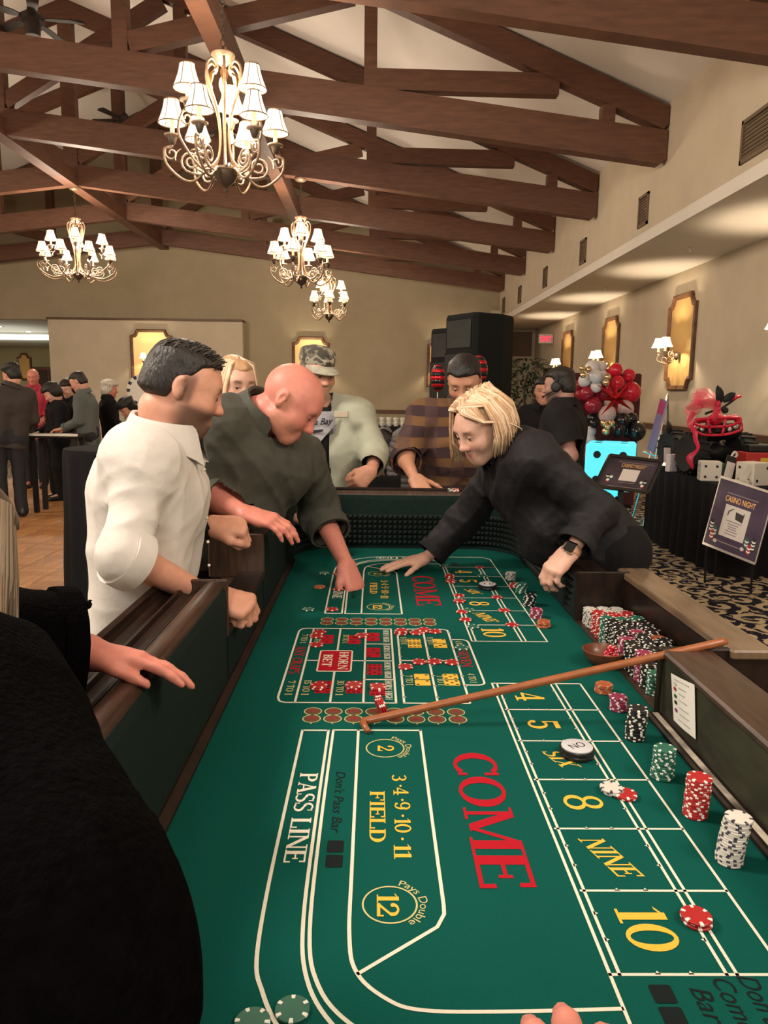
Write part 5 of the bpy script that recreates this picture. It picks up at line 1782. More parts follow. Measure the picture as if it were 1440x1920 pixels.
def hand_prims(wrist, F, s=1.0, curl=(0.3, 0.3, 0.3, 0.3), spread=0.10, thumb=(0.7, 0.3), side=1, k=0.006, tspread=0.55):
    """F: columns toward the thumb, along the hand, out of the back; side is kept in F itself. s=1: a 19 cm hand"""
    wrist = np.asarray(wrist, float)
    W = lambda p: wrist + F @ (np.asarray(p, float) * s)
    P = []
    bases = [(0.030, 0.094, 0.002), (0.010, 0.098, 0.004), (-0.011, 0.094, 0.003), (-0.030, 0.085, 0.0)]
    lens = [(0.044, 0.027, 0.021), (0.049, 0.031, 0.023), (0.045, 0.029, 0.022), (0.034, 0.021, 0.019)]
    rad = [0.0106, 0.0108, 0.0102, 0.0090]
    roots = [(0.022, 0.012, 0), (0.008, 0.010, 0.001), (-0.008, 0.010, 0.001), (-0.020, 0.012, 0)]
    for b, r_ in zip(bases, roots):
        P.append(cone(W(r_), W(b), 0.0165 * s, 0.0125 * s, 0.016 * s))
    P.append(cone(W((0.012, 0.03, -0.006)), W((-0.018, 0.06, -0.006)), 0.017 * s, 0.014 * s, 0.02 * s))
    tips = []
    for i in range(4):
        p = np.array(bases[i], float)
        a = 0.0
        sp = (1.5 - i) * spread * (1 if True else 0)
        c = curl[i] if not np.isscalar(curl[i]) else (curl[i], curl[i] * 1.15, curl[i] * 0.75)
        r0 = rad[i]
        for j in range(3):
            a += c[j]
            d = np.array([math.sin(sp) * math.cos(a), math.cos(sp) * math.cos(a), -math.sin(a)])
            p2 = p + d * lens[i][j]
            r1 = r0 * (0.93 if j < 2 else 0.80)
            P.append(cone(W(p), W(p2), r0 * s, r1 * s, k * s))
            p, r0 = p2, r1
        tips.append((W(p), F @ d, r0 * s))
    # thumb from the side of the palm
    p = np.array([0.024, 0.024, -0.004])
    a1, a2 = thumb
    d = np.array([math.sin(tspread), math.cos(tspread), -0.25]); d /= np.linalg.norm(d)
    p2 = p + d * 0.046
    P.append(cone(W(p), W(p2), 0.0175 * s, 0.0125 * s, 0.014 * s))
    d2 = np.array([math.sin(tspread - a1), math.cos(tspread - a1), -0.30 - 0.3 * a2]); d2 /= np.linalg.norm(d2)
    p3 = p2 + d2 * 0.034
    P.append(cone(W(p2), W(p3), 0.0118 * s, 0.0108 * s, k * s))
    d3 = np.array([math.sin(tspread - a1 - a2), math.cos(tspread - a1 - a2), -0.30 - 0.5 * a2]); d3 /= np.linalg.norm(d3)
    p4 = p3 + d3 * 0.026
    P.append(cone(W(p3), W(p4), 0.0108 * s, 0.0085 * s, k * s))
    tips.append((W(p4), F @ d3, 0.0085 * s))
    return P, tips

M_SKIN = mat('skin', (0.5, 0.3, 0.2), 0.48, spec=0.35, vcol='col', noise=0.06, nscale=60)
M_SKIN.node_tree.nodes['Principled BSDF'].inputs['Subsurface Weight'].default_value = 0.0
SKINS = {'warm': (0.58, 0.285, 0.195), 'pink': (0.56, 0.205, 0.155), 'pale': (0.62, 0.36, 0.27), 'tan': (0.46, 0.225, 0.14), 'olive': (0.40, 0.185, 0.11)}
M_EYE = mat('eye_white', (0.62, 0.56, 0.50), 0.25)
M_IRIS = mat('dark_iris', (0.02, 0.015, 0.012), 0.2)
def smooth01(x, a, b):
    t = np.clip((x - a) / (b - a), 0, 1)
    return t * t * (3 - 2 * t)
def head_color(v, c, F, s, base, beard=None, beard_amt=0.0, brow=(0.06, 0.035, 0.02), lip=(0.42, 0.13, 0.10), brow_amt=0.8, stub=False):
    """skin, lips, brows and stubble by place on the face"""
    q = ((v - c) @ F) / s
    x, y, z = q[:, 0], q[:, 1], q[:, 2]
    col = np.tile(np.array(base), (len(v), 1))
    inhead = (np.linalg.norm(q / np.array([0.11, 0.13, 0.15]), axis=1) < 1.15)
    def mixin(m_, c2):
        col[:] = col * (1 - m_[:, None]) + np.array(c2) * m_[:, None]
    ruddy = inhead * (smooth01(y, 0.06, 0.11) * smooth01(-np.abs(z + 0.03), -0.03, 0.0)) * 0.35
    mixin(ruddy, (base[0] * 1.05, base[1] * 0.72, base[2] * 0.72))
    if beard is not None:
        bx = smooth01(-z, 0.028, 0.052) * smooth01(y, -0.03, 0.03) * smooth01(z, -0.16, -0.115)
        m_ = bx * inhead * beard_amt
        m_ = m_ * (1 - 0.9 * (np.exp(-((x / 0.020) ** 2 + ((z + 0.066) / 0.009) ** 2)) * (y > 0.07)))
        side = smooth01(np.abs(x), 0.05, 0.066) * smooth01(y, -0.012, 0.0) * smooth01(-y, -0.035, -0.02) * smooth01(z, -0.06, -0.03) * smooth01(-z, -0.05, -0.02)
        m_ = np.maximum(m_, side * inhead * beard_amt * 0.8)
        mixin(m_, beard)
    lipm = np.exp(-((x / 0.021) ** 4 + ((z + 0.0655) / 0.0085) ** 4)) * (y > 0.082) * inhead
    mixin(np.clip(lipm * 0.75, 0, 1), lip)
    b = np.exp(-(((np.abs(x) - 0.032) / 0.019) ** 4 + ((z - 0.0225 - 0.05 * (np.abs(x) - 0.03)) / 0.0048) ** 4)) * (y > 0.05) * inhead
    mixin(np.clip(b * brow_amt, 0, 1), brow)
    lid = np.exp(-(((np.abs(x) - 0.031) / 0.017) ** 4 + ((z - 0.000) / 0.0035) ** 4)) * (y > 0.075) * inhead
    mixin(np.clip(lid * 0.75, 0, 1), (0.05, 0.025, 0.018))
    return col
# ------------------------------------------------------------------ people: one continuous body each, clothes and hair as its parts
A_ = lambda *p: np.array(p, float)
def lerp(a, b, t):
    return np.asarray(a) + (np.asarray(b) - np.asarray(a)) * t
def limb_frames(hand):
    """(direction, back of hand, 'l'/'r') -> frame whose first column points to the thumb"""
    d, up, side = hand
    F = frame(d, up)
    if side == 'r':
        F = F.copy(); F[:, 0] *= -1
    return F
M_HAIRS = {}
def hair_mat(name, col, rough=0.45):
    return mat('hair_' + name, col, rough, spec=0.35, noise=0.35, nscale=90, bump=0.5, bscale=160, stretch=(1, 1, 0.25))

def scalp_hair(parent, c, F, s, material, h, thick=0.008, top=0.012, seed=1, long_back=0.0, fringe=0.052, side_z=0.0, nape=-0.075, rough=0.004):
    c = np.asarray(c, float)
    P = [ell(c + F @ (A_(0, -0.012, 0.022) * s), A_(0.074, 0.094, 0.088) * s, F, 0.02), ell(c + F @ (A_(0, 0.028, 0.012) * s), A_(0.068, 0.066, 0.078) * s, F, 0.03),
         ell(c + F @ (A_(0, -0.05, -0.03) * s), A_(0.06, 0.055, 0.06) * s, F, 0.03)]
    rg = np.random.default_rng(seed)
    K = [(rg.normal(size=3) * A_(110, 25, 60), rg.uniform(0, 6.3)) for _ in range(5)]
    def disp(X):
        q = ((X - c) @ F) / s
        x, y, z = q[..., 0], q[..., 1], q[..., 2]
        # hairline: the surface dives under the skin outside it
        line = np.where(y > 0.03, fringe - 0.5 * np.clip(0.06 - y, 0, 0.03) + 0.10 * np.abs(x) * (y > 0.055) * 0, np.where(y > 0.005, side_z + (fringe - side_z) * smooth01(y, 0.005, 0.045) - 0.0, np.where(y > -0.03, nape + (side_z - nape) * smooth01(y, -0.035, 0.0), nape)))
        out = smooth01(line - z, -0.020, 0.012)
        n_ = sum(np.sin(q @ k + p_) for k, p_ in K) / 5
        th = (thick + top * smooth01(z, 0.03, 0.09)) * s
        return -th + 0.030 * out + n_ * rough * (0.4 + 0.6 * smooth01(z, 0.0, 0.08))
    return sdf_obj('hair', P, h, material, parent, disp=disp, amp=0.045)

def strand_hair(parent, curves, mats_, name='hair', segs=4):
    """locks: (points, radius at root, radius at tip)"""
    q = MB()
    rg = random.Random(3)
    for pts, r0, r1 in curves:
        n = 7
        P = cat_rom(pts, max(1, n // max(1, len(pts) - 1)))
        q.mi = rg.randrange(len(mats_))
        m_ = len(P)
        q.tube(P, [(r0 * (1 - i / (m_ - 1)) + r1 * (i / (m_ - 1))) * (0.6 if i == 0 else 1) for i in range(m_)], segs)
    return q.build(name, mats_, parent, smooth=True, fix=False, kind='stuff')

def collar(parent, base, up, fwd, r, h, material, open_=0.5, tip=0.05, name='collar'):
    """folded shirt collar round the neck"""
    F = frame(fwd, up)
    q = MB()
    n = 22
    rows = []
    for i in range(n + 1):
        a = -PI * (1 - open_ * 0.16) + 2 * PI * (1 - open_ * 0.16) * i / n       # zero at the back
        f = abs(i / n * 2 - 1)                                                       # 1 at the front ends
        d = np.array([math.sin(a), -math.cos(a), 0])
        R_ = lambda rr, z, dd=d: np.asarray(base) + F @ (dd * rr * A_(1.05, 0.95, 1) + A_(0, 0, z))
        top = h * (1 - 0.35 * f)
        lo = -0.016 - tip * f ** 4
        rows.append([R_(r * 0.97, -0.01), R_(r, top), R_(r * 1.06 + 0.004, top + 0.003), R_(r * 1.16 + 0.008, top * 0.35), R_(r * 1.22 + 0.016 + 0.014 * f ** 4, lo), R_(r * 1.20 + 0.010, lo + 0.003)])
    vs = sum(rows, [])
    k = len(rows[0])
    q.add(vs, [(i * k + j, i * k + j + 1, (i + 1) * k + j + 1, (i + 1) * k + j) for i in range(n) for j in range(k - 1)])
    return q.build(name, material, parent, smooth=60)

def cuff_ring(parent, c, d, r, w, material, name='cuff', t=0.006):
    F = frame(d, (0.1, 0.2, 1) if abs(_n(d)[2]) < 0.9 else (1, 0, 0))
    R = np.stack([F[:, 0], F[:, 2], F[:, 1]], axis=1)
    if np.linalg.det(R) < 0:
        R[:, 0] *= -1
    q = MB()
    q.lathe([(r - 0.004, -w / 2), (r + t, -w / 2 - 0.002), (r + t * 1.3, 0), (r + t, w / 2), (r - 0.004, w / 2 - 0.002)], 20, c, R, cap0=False, cap1=False)
    return q.build(name, material, parent, smooth=40)

def person(label, J, head, skin, hands, top=None, bottom=None, hair=None, h=0.006, hc=0.007, group=None, beard=None, beard_amt=0.0, bulk=1.0, belly=0.0, head_s=1.0, jaw=1.0, shoes=True, feet_dir=(1, 0, 0), brow_amt=0.8, brow=(0.06, 0.035, 0.02), lip=(0.42, 0.13, 0.10), eyes=True, glove=None):
    """J: pel, che, nek, sl, sr, el, er, wl, wr (+ kl, kr, al, ar); head: (centre, forward, up)"""
    hcn, hf, hu = np.asarray(head[0], float), head[1], head[2]
    HF = frame(hf, hu)
    lat = _n(J['sr'] - J['sl'])
    axis = _n(J['che'] - J['pel'])
    latp = _n(J.get('latp', lat))
    b = bulk
    def torso(o, low=0.0):
        pr = []
        for s in (-1, 1):
            pr.append(cone(J['pel'] + latp * s * 0.085 * b - axis * low, J['che'] + lat * s * 0.075 * b, 0.100 * b + o, 0.112 * b + o, 0.05))
            sh = J['sr'] if s > 0 else J['sl']
            pr.append(cone(J['che'] + lat * s * 0.05, lerp(J['che'], sh, 0.86), 0.105 * b + o, 0.062 + o, 0.06))
            pr.append(cone(J['nek'] - axis * 0.015, sh + (J['nek'] - sh) * 0.06, 0.058 + o * 0.6, 0.056 + o, 0.05))
        mid = lerp(J['pel'], J['che'], 0.45)
        fr = _n(np.cross(axis, lat)) * (1 if np.dot(np.cross(axis, lat), _n(J.get('front', hf))) > 0 else -1)
        if belly:
            pr.append(ell(mid + fr * (0.05 + belly * 0.4), (0.13 * b + o, 0.13 * b + o, 0.16), None, 0.08))
        return pr
    def arm(sh, el, wr, o, t0=0.0, t1=2.0, fat=1.0):
        pr = []
        if t1 > 0:
            e = min(1.0, t1)
            pr.append(cone(sh, lerp(sh, el, e), 0.056 * b * fat + o, (0.056 + (0.043 - 0.056) * e) * b * fat + o, 0.035))
        if t1 > 1:
            e = t1 - 1
            pr.append(cone(el, lerp(el, wr, e), 0.043 * b * fat + o, (0.043 + (0.0275 - 0.043) * e) * b * fat + o, 0.03))
        return pr
    # ---- body
    P = torso(-0.012)
    nb = hcn + HF @ (A_(0, -0.03, -0.075) * head_s)
    P += [cone(J['nek'] - axis * 0.02, nb, 0.060 * b, 0.053 * b, 0.03)]
    P += head_prims(hcn, HF, head_s, jaw=jaw)
    for s, sh, el, wr in (('l', 'sl', 'el', 'wl'), ('r', 'sr', 'er', 'wr')):
        P += arm(J[sh], J[el], J[wr], -0.004)
        if s in hands:
            hd = hands[s]
            F = limb_frames((hd['d'], hd['up'], s))
            hp, tips = hand_prims(J[wr], F, hd.get('s', 1.0), hd.get('curl', (0.35, 0.4, 0.45, 0.5)), hd.get('spread', 0.08), hd.get('thumb', (0.35, 0.3)), tspread=hd.get('ts', 0.55))
            P += hp
    if 'kl' in J:
        for s, kn, an in ((-1, 'kl', 'al'), (1, 'kr', 'ar')):
            hip = J['pel'] + latp * s * 0.09 * b - axis * 0.03
            P += [cone(hip, J[kn], 0.080, 0.052, 0.04), cone(J[kn], J[an], 0.052, 0.036, 0.03), cone(J[an], J[an] + _n(feet_dir) * 0.16 - A_(0, 0, 0.045), 0.036, 0.026, 0.03)]
    base = SKINS[skin] if isinstance(skin, str) else skin
    col = lambda v: head_color(v, hcn, HF, head_s, base, beard, beard_amt, brow=brow, brow_amt=brow_amt, lip=lip)
    body = sdf_obj('person', P, h, M_SKIN, None, col=col, label=label, cat='person', group=group)
    if eyes:
        for sx in (-1, 1):
            q = MB(); ec = hcn + HF @ (A_(sx * 0.031, 0.0795, 0.000) * head_s)
            q.sphere(ec, 0.0132 * head_s, 14, 10)
            e_ = q.build('eye', M_EYE, body, smooth=True)
            q = MB(); q.sphere(ec + HF @ (A_(0, 0.0075, -0.003) * head_s), 0.0072 * head_s, 12, 8); q.build('iris', M_IRIS, e_, smooth=True)
    # ---- clothes
    if top:
        o = top.get('o', 0.012)
        low = top.get('low', 0.10)
        TP = torso(o, low)
        cutp = []
        for s, sh, el, wr in (('l', 'sl', 'el', 'wl'), ('r', 'sr', 'er', 'wr')):
            t1 = top.get('sleeve_' + s, top.get('sleeve', 1.9))
            TP += arm(J[sh], J[el], J[wr], o + top.get('loose', 0.006), 0, t1 + 0.03, top.get('fat', 1.0))
            if t1 <= 1:
                cp_, dd = lerp(J[sh], J[el], t1), _n(J[el] - J[sh])
            else:
                cp_, dd = lerp(J[el], J[wr], t1 - 1), _n(J[wr] - J[el])
            cutp.append((cp_, dd, t1, (0.056 - 0.013 * min(t1, 1) - 0.0155 * max(0, t1 - 1)) * b + o + 0.03))
        neck_c = J['nek'] + _n(nb - J['nek']) * top.get('neck', 0.02)
        neck_d = _n(nb - J['nek'])
        hem = J['pel'] - axis * (low + top.get('hem', 0.04))
        hemd = top.get('hemd', axis)
        front_open = top.get('open', 0)
        fr = _n(np.cross(axis, lat))
        if np.dot(fr, _n(J.get('front', hf))) < 0:
            fr = -fr
        def keep(v):
            k = np.ones(len(v), bool)
            dT = np.min([prim_d(p_, v) for p_ in torso(o, low)], 0)
            for cp_, dd, t1, rr in cutp:
                r = v - cp_
                al = r @ dd
                k &= ~((al > 0) & (al < 0.12) & (np.linalg.norm(r - np.outer(al, dd), axis=1) < rr) & (dT > 0.014))
            r = v - neck_c
            k &= ~((r @ neck_d > 0) & (np.linalg.norm(r - np.outer(r @ neck_d, neck_d), axis=1) < 0.088))
            k &= (v - hem) @ hemd > 0
            if front_open:
                r = v - J['che']
                k &= ~((np.abs(r @ lat - top.get('open_at', 0.0)) < front_open) & (r @ fr > 0.02))
            return k
        fo0 = folds(top.get('seed', 1), top.get('fold', 0.012), top.get('ff', 14.0))
        cr = top.get('crease', 0.0)
        segs_ = [(J[a], J[b_]) for a, b_ in (('sl', 'el'), ('el', 'wl'), ('sr', 'er'), ('er', 'wr'))]
        def fo(X):
            d = fo0(X)
            if cr:
                for a, b_ in segs_:
                    ax_ = _n(b_ - a); L_ = np.linalg.norm(b_ - a)
                    al = (X - a) @ ax_
                    rr = X - a - al[..., None] * ax_
                    w = np.clip(1.6 - np.linalg.norm(rr, axis=-1) / 0.075, 0, 1) * np.clip(1 - np.abs(al / L_ - 0.5) * 1.6, 0, 1)
                    d = d + cr * w * (np.abs(np.sin(al * 62 + (rr @ A_(0.3, 0.6, 0.75)) * 38 + 1.2 * np.sin(al * 21))) ** 0.7 - 0.6)
            return d
        shirt = sdf_obj(top.get('name', 'shirt'), TP, hc, top['mat'], body, disp=fo, amp=top.get('fold', 0.012), keep=keep)
        for (cp_, dd, t1, _), s in zip(cutp, 'lr'):
            if top.get('cuff', True):
                rr = (0.056 - 0.013 * t1 if t1 <= 1 else 0.043 - 0.0155 * (t1 - 1)) * b * top.get('fat', 1.0) + o + top.get('loose', 0.006) + 0.003
                cuff_ring(shirt, cp_ - dd * top.get('cuffw', 0.03) * 0.5, dd, rr, top.get('cuffw', 0.03), top['mat'], t=top.get('cufft', 0.004))
        if top.get('collar', True):
            collar(shirt, J['nek'] + neck_d * (top.get('neck', 0.02) + top.get('collar_up', 0.004)), neck_d * 0.75 + axis * 0.25, fr, 0.068 * b + top.get('collar_r', 0.0), top.get('collar_h', 0.035), top['mat'], tip=top.get('tip', 0.05))
    if bottom and 'kl' in J:
        o = bottom.get('o', 0.010)
        BP = []
        for s in (-1, 1):
            BP.append(cone(J['pel'] + latp * s * 0.07 * b + axis * 0.05, J['pel'] + latp * s * 0.085 * b - axis * 0.04, 0.104 * b + o, 0.108 * b + o, 0.06))
        cuts = []
        for s, kn, an in ((-1, 'kl', 'al'), (1, 'kr', 'ar')):
            hip = J['pel'] + latp * s * 0.09 * b - axis * 0.04
            e = bottom.get('len', 1.0)
            if bottom.get('skirt'):
                BP.append(cone(hip, lerp(hip, J[kn], bottom['skirt']), 0.10 * b + o, 0.11 + o, 0.12))
            else:
                BP += [cone(hip, J[kn], 0.088 * b + o, 0.062 + o, 0.04), cone(J[kn], J[an] - A_(0, 0, 0.015), 0.062 + o, 0.060 + o, 0.03)]
        sdf_obj(bottom.get('name', 'trousers'), BP, max(hc, 0.010), bottom['mat'], body, disp=folds(bottom.get('seed', 5), 0.010), amp=0.010)
    if shoes and 'al' in J:
        for an in ('al', 'ar'):
            f = _n(feet_dir)
            SP = [cone(J[an] + A_(0, 0, 0.02) - f * 0.02, J[an] - A_(0, 0, 0.035) - f * 0.035, 0.045, 0.045, 0.03), cone(J[an] - A_(0, 0, 0.03), J[an] + f * 0.17 - A_(0, 0, 0.058), 0.045, 0.034, 0.03)]
            def keepz(v):
                return v[:, 2] > 0.004
            sdf_obj('shoe', SP, 0.01, mat('black_shoe_leather', (0.015, 0.013, 0.012), 0.4), body)
    if hair:
        scalp_hair(body, hcn, HF, head_s, hair['mat'], hair.get('h', hc * 0.75), **{k: v for k, v in hair.items() if k not in ('mat', 'h')})
    return body, HF

def legs(J, ground=0.0, spread=0.10, stance=(0, 0), facing=(1, 0, 0), knee=0.03):
    """straight standing legs under the pelvis"""
    lat = _n(np.array(J.get('latp', J['sr'] - J['sl'])) * A_(1, 1, 0))
    f = _n(np.array(facing, float))
    for s, kn, an in ((-1, 'kl', 'al'), (1, 'kr', 'ar')):
        foot = np.array([J['pel'][0] + stance[0], J['pel'][1] + stance[1], ground]) + lat * s * spread + A_(0, 0, 0.095)
        hip = J['pel'] + lat * s * 0.09
        J[an] = foot
        J[kn] = lerp(hip, foot, 0.5) + f * knee
    return J

def stander(x, y, facing, ht, lean=0.0, turn=0.0):
    """a relaxed standing skeleton"""
    f = _n(A_(facing[0], facing[1], 0)); r = A_(f[1], -f[0], 0)
    k = ht / 1.75
    up = _n(A_(0, 0, 1) + f * lean)
    pel = A_(x, y, 0.93 * k)
    che = pel + up * 0.36 * k
    nek = pel + up * 0.53 * k
    J = dict(pel=pel, che=che, nek=nek, sl=che - r * 0.185 * k + up * 0.09 * k, sr=che + r * 0.185 * k + up * 0.09 * k, front=f, latp=r)
    J['el'] = J['sl'] - A_(0, 0, 0.27 * k) - r * 0.03 + f * 0.02; J['er'] = J['sr'] - A_(0, 0, 0.27 * k) + r * 0.03 + f * 0.02
    J['wl'] = J['el'] - A_(0, 0, 0.10) + f * 0.22 * k + r * 0.05; J['wr'] = J['er'] - A_(0, 0, 0.10) + f * 0.22 * k - r * 0.05
    legs(J, facing=f)
    head = nek + up * 0.145 * k + f * (0.035 + lean * 0.05)
    return J, head, f, r
# ------------------------------------------------------------------ the players
M_WSHIRT = mat('white_dress_shirt', (0.60, 0.565, 0.53), 0.8, spec=0.2, noise=0.03, nscale=30, bump=0.3, bscale=22)
M_GSHIRT = mat('charcoal_green_shirt', (0.062, 0.062, 0.050), 0.75, spec=0.25, noise=0.12, nscale=25, bump=0.3, bscale=30)
M_BLACKCL = mat('black_fabric', (0.006, 0.0055, 0.0065), 0.85, spec=0.2, noise=0.2, nscale=60, bump=0.2, bscale=60)
M_BLACKSH = mat('black_work_shirt', (0.0085, 0.0075, 0.0095), 0.7, spec=0.3, noise=0.2, nscale=50, bump=0.25, bscale=40)
M_TROUS = mat('dark_trousers', (0.018, 0.018, 0.022), 0.85)

# --- dark-haired man in a white shirt
J = dict(pel=A_(-0.60, 1.88, 0.86), che=at_y(283, 930, 1.85), nek=at_y(309, 832, 1.85), sl=at_y(322, 862, 2.03), sr=at_y(262, 868, 1.68),
         el=at_y(325, 1010, 2.10), wl=at_y(392, 985, 2.12), er=at_y(238, 1045, 1.575), wr=at_y(392, 1120, 1.73), front=A_(1, 0.2, 0), latp=A_(0.1, -1, 0))
legs(J, facing=(1, 0, 0))
hc_ = at_y(342, 724, 1.86)
b1, HF = person('dark-haired bearded man in an untucked white shirt at left of the table', J, (hc_, (0.93, 0.28, -0.36), (0, 0, 1)), 'warm',
    {'l': dict(d=(0.95, 0.1, -0.05), up=(0.1, -0.5, 0.9), curl=(1.2, 1.3, 1.4, 1.4), thumb=(0.8, 0.6)), 'r': dict(d=(0.95, -0.05, -0.22), up=(0.1, -0.45, 0.9), curl=(1.2, 1.3, 1.35, 1.4), thumb=(0.8, 0.6))},
    top=dict(mat=M_WSHIRT, sleeve_r=1.10, sleeve_l=1.55, low=0.02, hem=0.02, fold=0.020, ff=12, o=0.016, loose=0.005, fat=0.90, neck=0.035, cuffw=0.045, cufft=0.006, collar_h=0.040, tip=0.05, collar_r=0.004, seed=11, crease=0.007, collar_up=-0.006),
    bottom=dict(mat=M_TROUS), hair=dict(mat=hair_mat('dark_brown', (0.016, 0.012, 0.010)), thick=0.0015, top=0.008, seed=4, rough=0.003, fringe=0.062, side_z=0.014, nape=-0.050, h=0.004), h=0.005, hc=0.006,
    beard=(0.055, 0.034, 0.025), beard_amt=0.85, bulk=1.04, feet_dir=(1, 0, 0), head_s=0.935)
# spiky top of the hair
rg = random.Random(5)
lk = []
for i in range(170):
    x, y = rg.uniform(-0.055, 0.055), rg.uniform(-0.075, 0.066)
    zz = 0.103 - 3.7 * (y + 0.005) ** 2 - 6.5 * x * x
    p = hc_ + HF @ A_(x, y, zz)
    d = HF @ _n(A_(x * 3 + rg.uniform(-.2, .2), 0.55 + 3 * y, 0.8))
    lk.append(([p - d * 0.008, p + d * 0.008, p + d * 0.014 + HF @ A_(0, 0.006, 0)], 0.0030, 0.0006))
strand_hair(b1, lk, [hair_mat('dark_brown', (0.016, 0.012, 0.010)), mat('hair_grey_glint', (0.05, 0.042, 0.036), 0.4)], 'hair_tufts')
q = MB()
d_ = _n(J['wl'] - J['el'])
cuff_ring(b1, J['wl'] - d_ * 0.012, d_, 0.030, 0.028, M_BLACKCL, 'wrist_watch', 0.005)
for k in range(5):
    t = k / 4
    p = lerp(at_y(383, 880, 1.86), at_y(392, 1060, 1.88), t)
    q = MB(); q.sphere(p, (0.004, 0.004, 0.004), 8, 6); q.build('button', mat('pearl_button', (0.75, 0.7, 0.62), 0.3), b1, smooth=True)

# --- bald man in a charcoal shirt, reaching over the felt
J = dict(pel=A_(-0.64, 2.56, 0.97), che=at_y(470, 870, 2.48), nek=at_y(482, 778, 2.45), sl=A_(-0.255, 2.66, 1.23), sr=at_y(408, 800, 2.34),
         el=at_y(602, 962, 2.78), wl=at_y(648, 1056, 2.60), er=at_y(382, 925, 2.32), wr=at_y(455, 962, 2.26), front=A_(0.8, -0.2, -0.5), latp=A_(0.2, -1, 0))
legs(J, stance=(-0.12, 0.02), facing=(1, 0, 0))
hb_ = at_y(546, 750, 2.41)
b2, HF2 = person('bald man in a charcoal green shirt leaning over and reaching onto the felt', J, (hb_, (0.72, -0.14, -0.66), (0.5, 0, 1)), 'pink',
    {'l': dict(d=(0.34, -0.40, -0.75), up=(0.55, -0.55, 0.55), curl=(0.42, 0.42, 0.46, 0.5), thumb=(0.5, 0.4), spread=0.17, s=1.04), 'r': dict(d=(0.93, -0.1, -0.22), up=(0.15, -0.25, 1), curl=(0.32, 0.32, 0.35, 0.35), spread=0.02, thumb=(0.9, 0.3))},
    top=dict(mat=M_GSHIRT, sleeve_r=1.38, sleeve_l=1.42, low=0.08, fold=0.020, o=0.020, loose=0.010, neck=0.03, cuffw=0.05, cufft=0.005, collar_h=0.040, tip=0.06, seed=21, fat=1.0, crease=0.007),
    bottom=dict(mat=M_TROUS), h=0.005, hc=0.006, bulk=1.12, belly=0.07, feet_dir=(1, 0, 0), brow_amt=0.35, brow=(0.32, 0.16, 0.09), beard=(0.48, 0.25, 0.15), beard_amt=0.5, jaw=1.08)

# --- blonde dealer in black leaning from the right
J = dict(pel=A_(0.785, 2.53, 0.975), che=at_y(985, 895, 2.56), nek=at_y(945, 836, 2.56), sl=at_y(1005, 858, 2.38), sr=at_y(938, 888, 2.75),
         el=at_y(1118, 958, 2.34), wl=at_y(1072, 1032, 2.26), er=at_y(868, 975, 2.88), wr=at_y(800, 1046, 2.84), front=A_(-0.8, -0.1, -0.5), latp=A_(-0.1, 1, 0))
legs(J, stance=(0.06, 0.0), facing=(-1, 0, 0))
hd_ = at_y(905, 797, 2.50)
b3, HF3 = person('blonde woman dealer in a black shirt leaning over the right rail', J, (hd_, (-0.76, -0.44, -0.48), (0, 0, 1)), 'pale',
    {'l': dict(d=(-0.60, -0.10, -0.62), up=(-0.45, -0.45, 0.75), curl=(0.55, 0.6, 0.65, 0.7), thumb=(0.6, 0.4), s=0.92, spread=0.03), 'r': dict(d=(-0.93, -0.22, -0.16), up=(-0.1, 0, 1), curl=(0.06, 0.05, 0.06, 0.1), spread=0.13, s=0.95, thumb=(0.1, 0.1))},
    top=dict(mat=M_BLACKSH, sleeve=1.9, low=0.02, hem=0.06, fold=0.018, o=0.018, loose=0.008, neck=0.03, collar_h=0.04, tip=0.04, seed=31, cuffw=0.03, fat=1.05, crease=0.006),
    bottom=dict(mat=M_BLACKCL), h=0.005, hc=0.006, bulk=0.94, belly=0.05, head_s=0.96, feet_dir=(-1, 0, 0), jaw=0.92, brow_amt=0.8, brow=(0.16, 0.085, 0.05), lip=(0.46, 0.15, 0.13))
d_ = _n(J['wl'] - J['el'])
cuff_ring(b3, J['wl'] + d_ * 0.004, d_, 0.027, 0.024, mat('rose_gold_band', (0.55, 0.32, 0.22), 0.3, metal=0.6), 'watch_band', 0.003)
wv = J['wl'] + d_ * 0.004 + _n(A_(-0.30, -0.75, 0.55)) * 0.029
Fw = frame(d_, _n(A_(-0.30, -0.75, 0.55)))
q = MB(); q.T = (Fw, wv); q.cbox(-0.018, 0.018, -0.021, 0.021, -0.004, 0.007, 0.004); q.build('watch_case', mat('gold_case', (0.6, 0.42, 0.3), 0.25, metal=0.8), b3)
q = MB(); q.T = (Fw, wv); q.cbox(-0.0155, 0.0155, -0.0185, 0.0185, 0.0065, 0.0085, 0.001); q.build('watch_glass', mat('black_glass', (0.004, 0.004, 0.006), 0.08), b3)
q = MB(); q.T = (frame((-0.75, -0.6, -0.3), (0.2, -0.3, 1)), at_y(951, 915, 2.44)); q.cbox(-0.016, 0.016, -0.003, 0.003, -0.022, 0.022, 0.002)
q.build('name_tag', mat('grey_tag', (0.10, 0.09, 0.10), 0.5), b3)
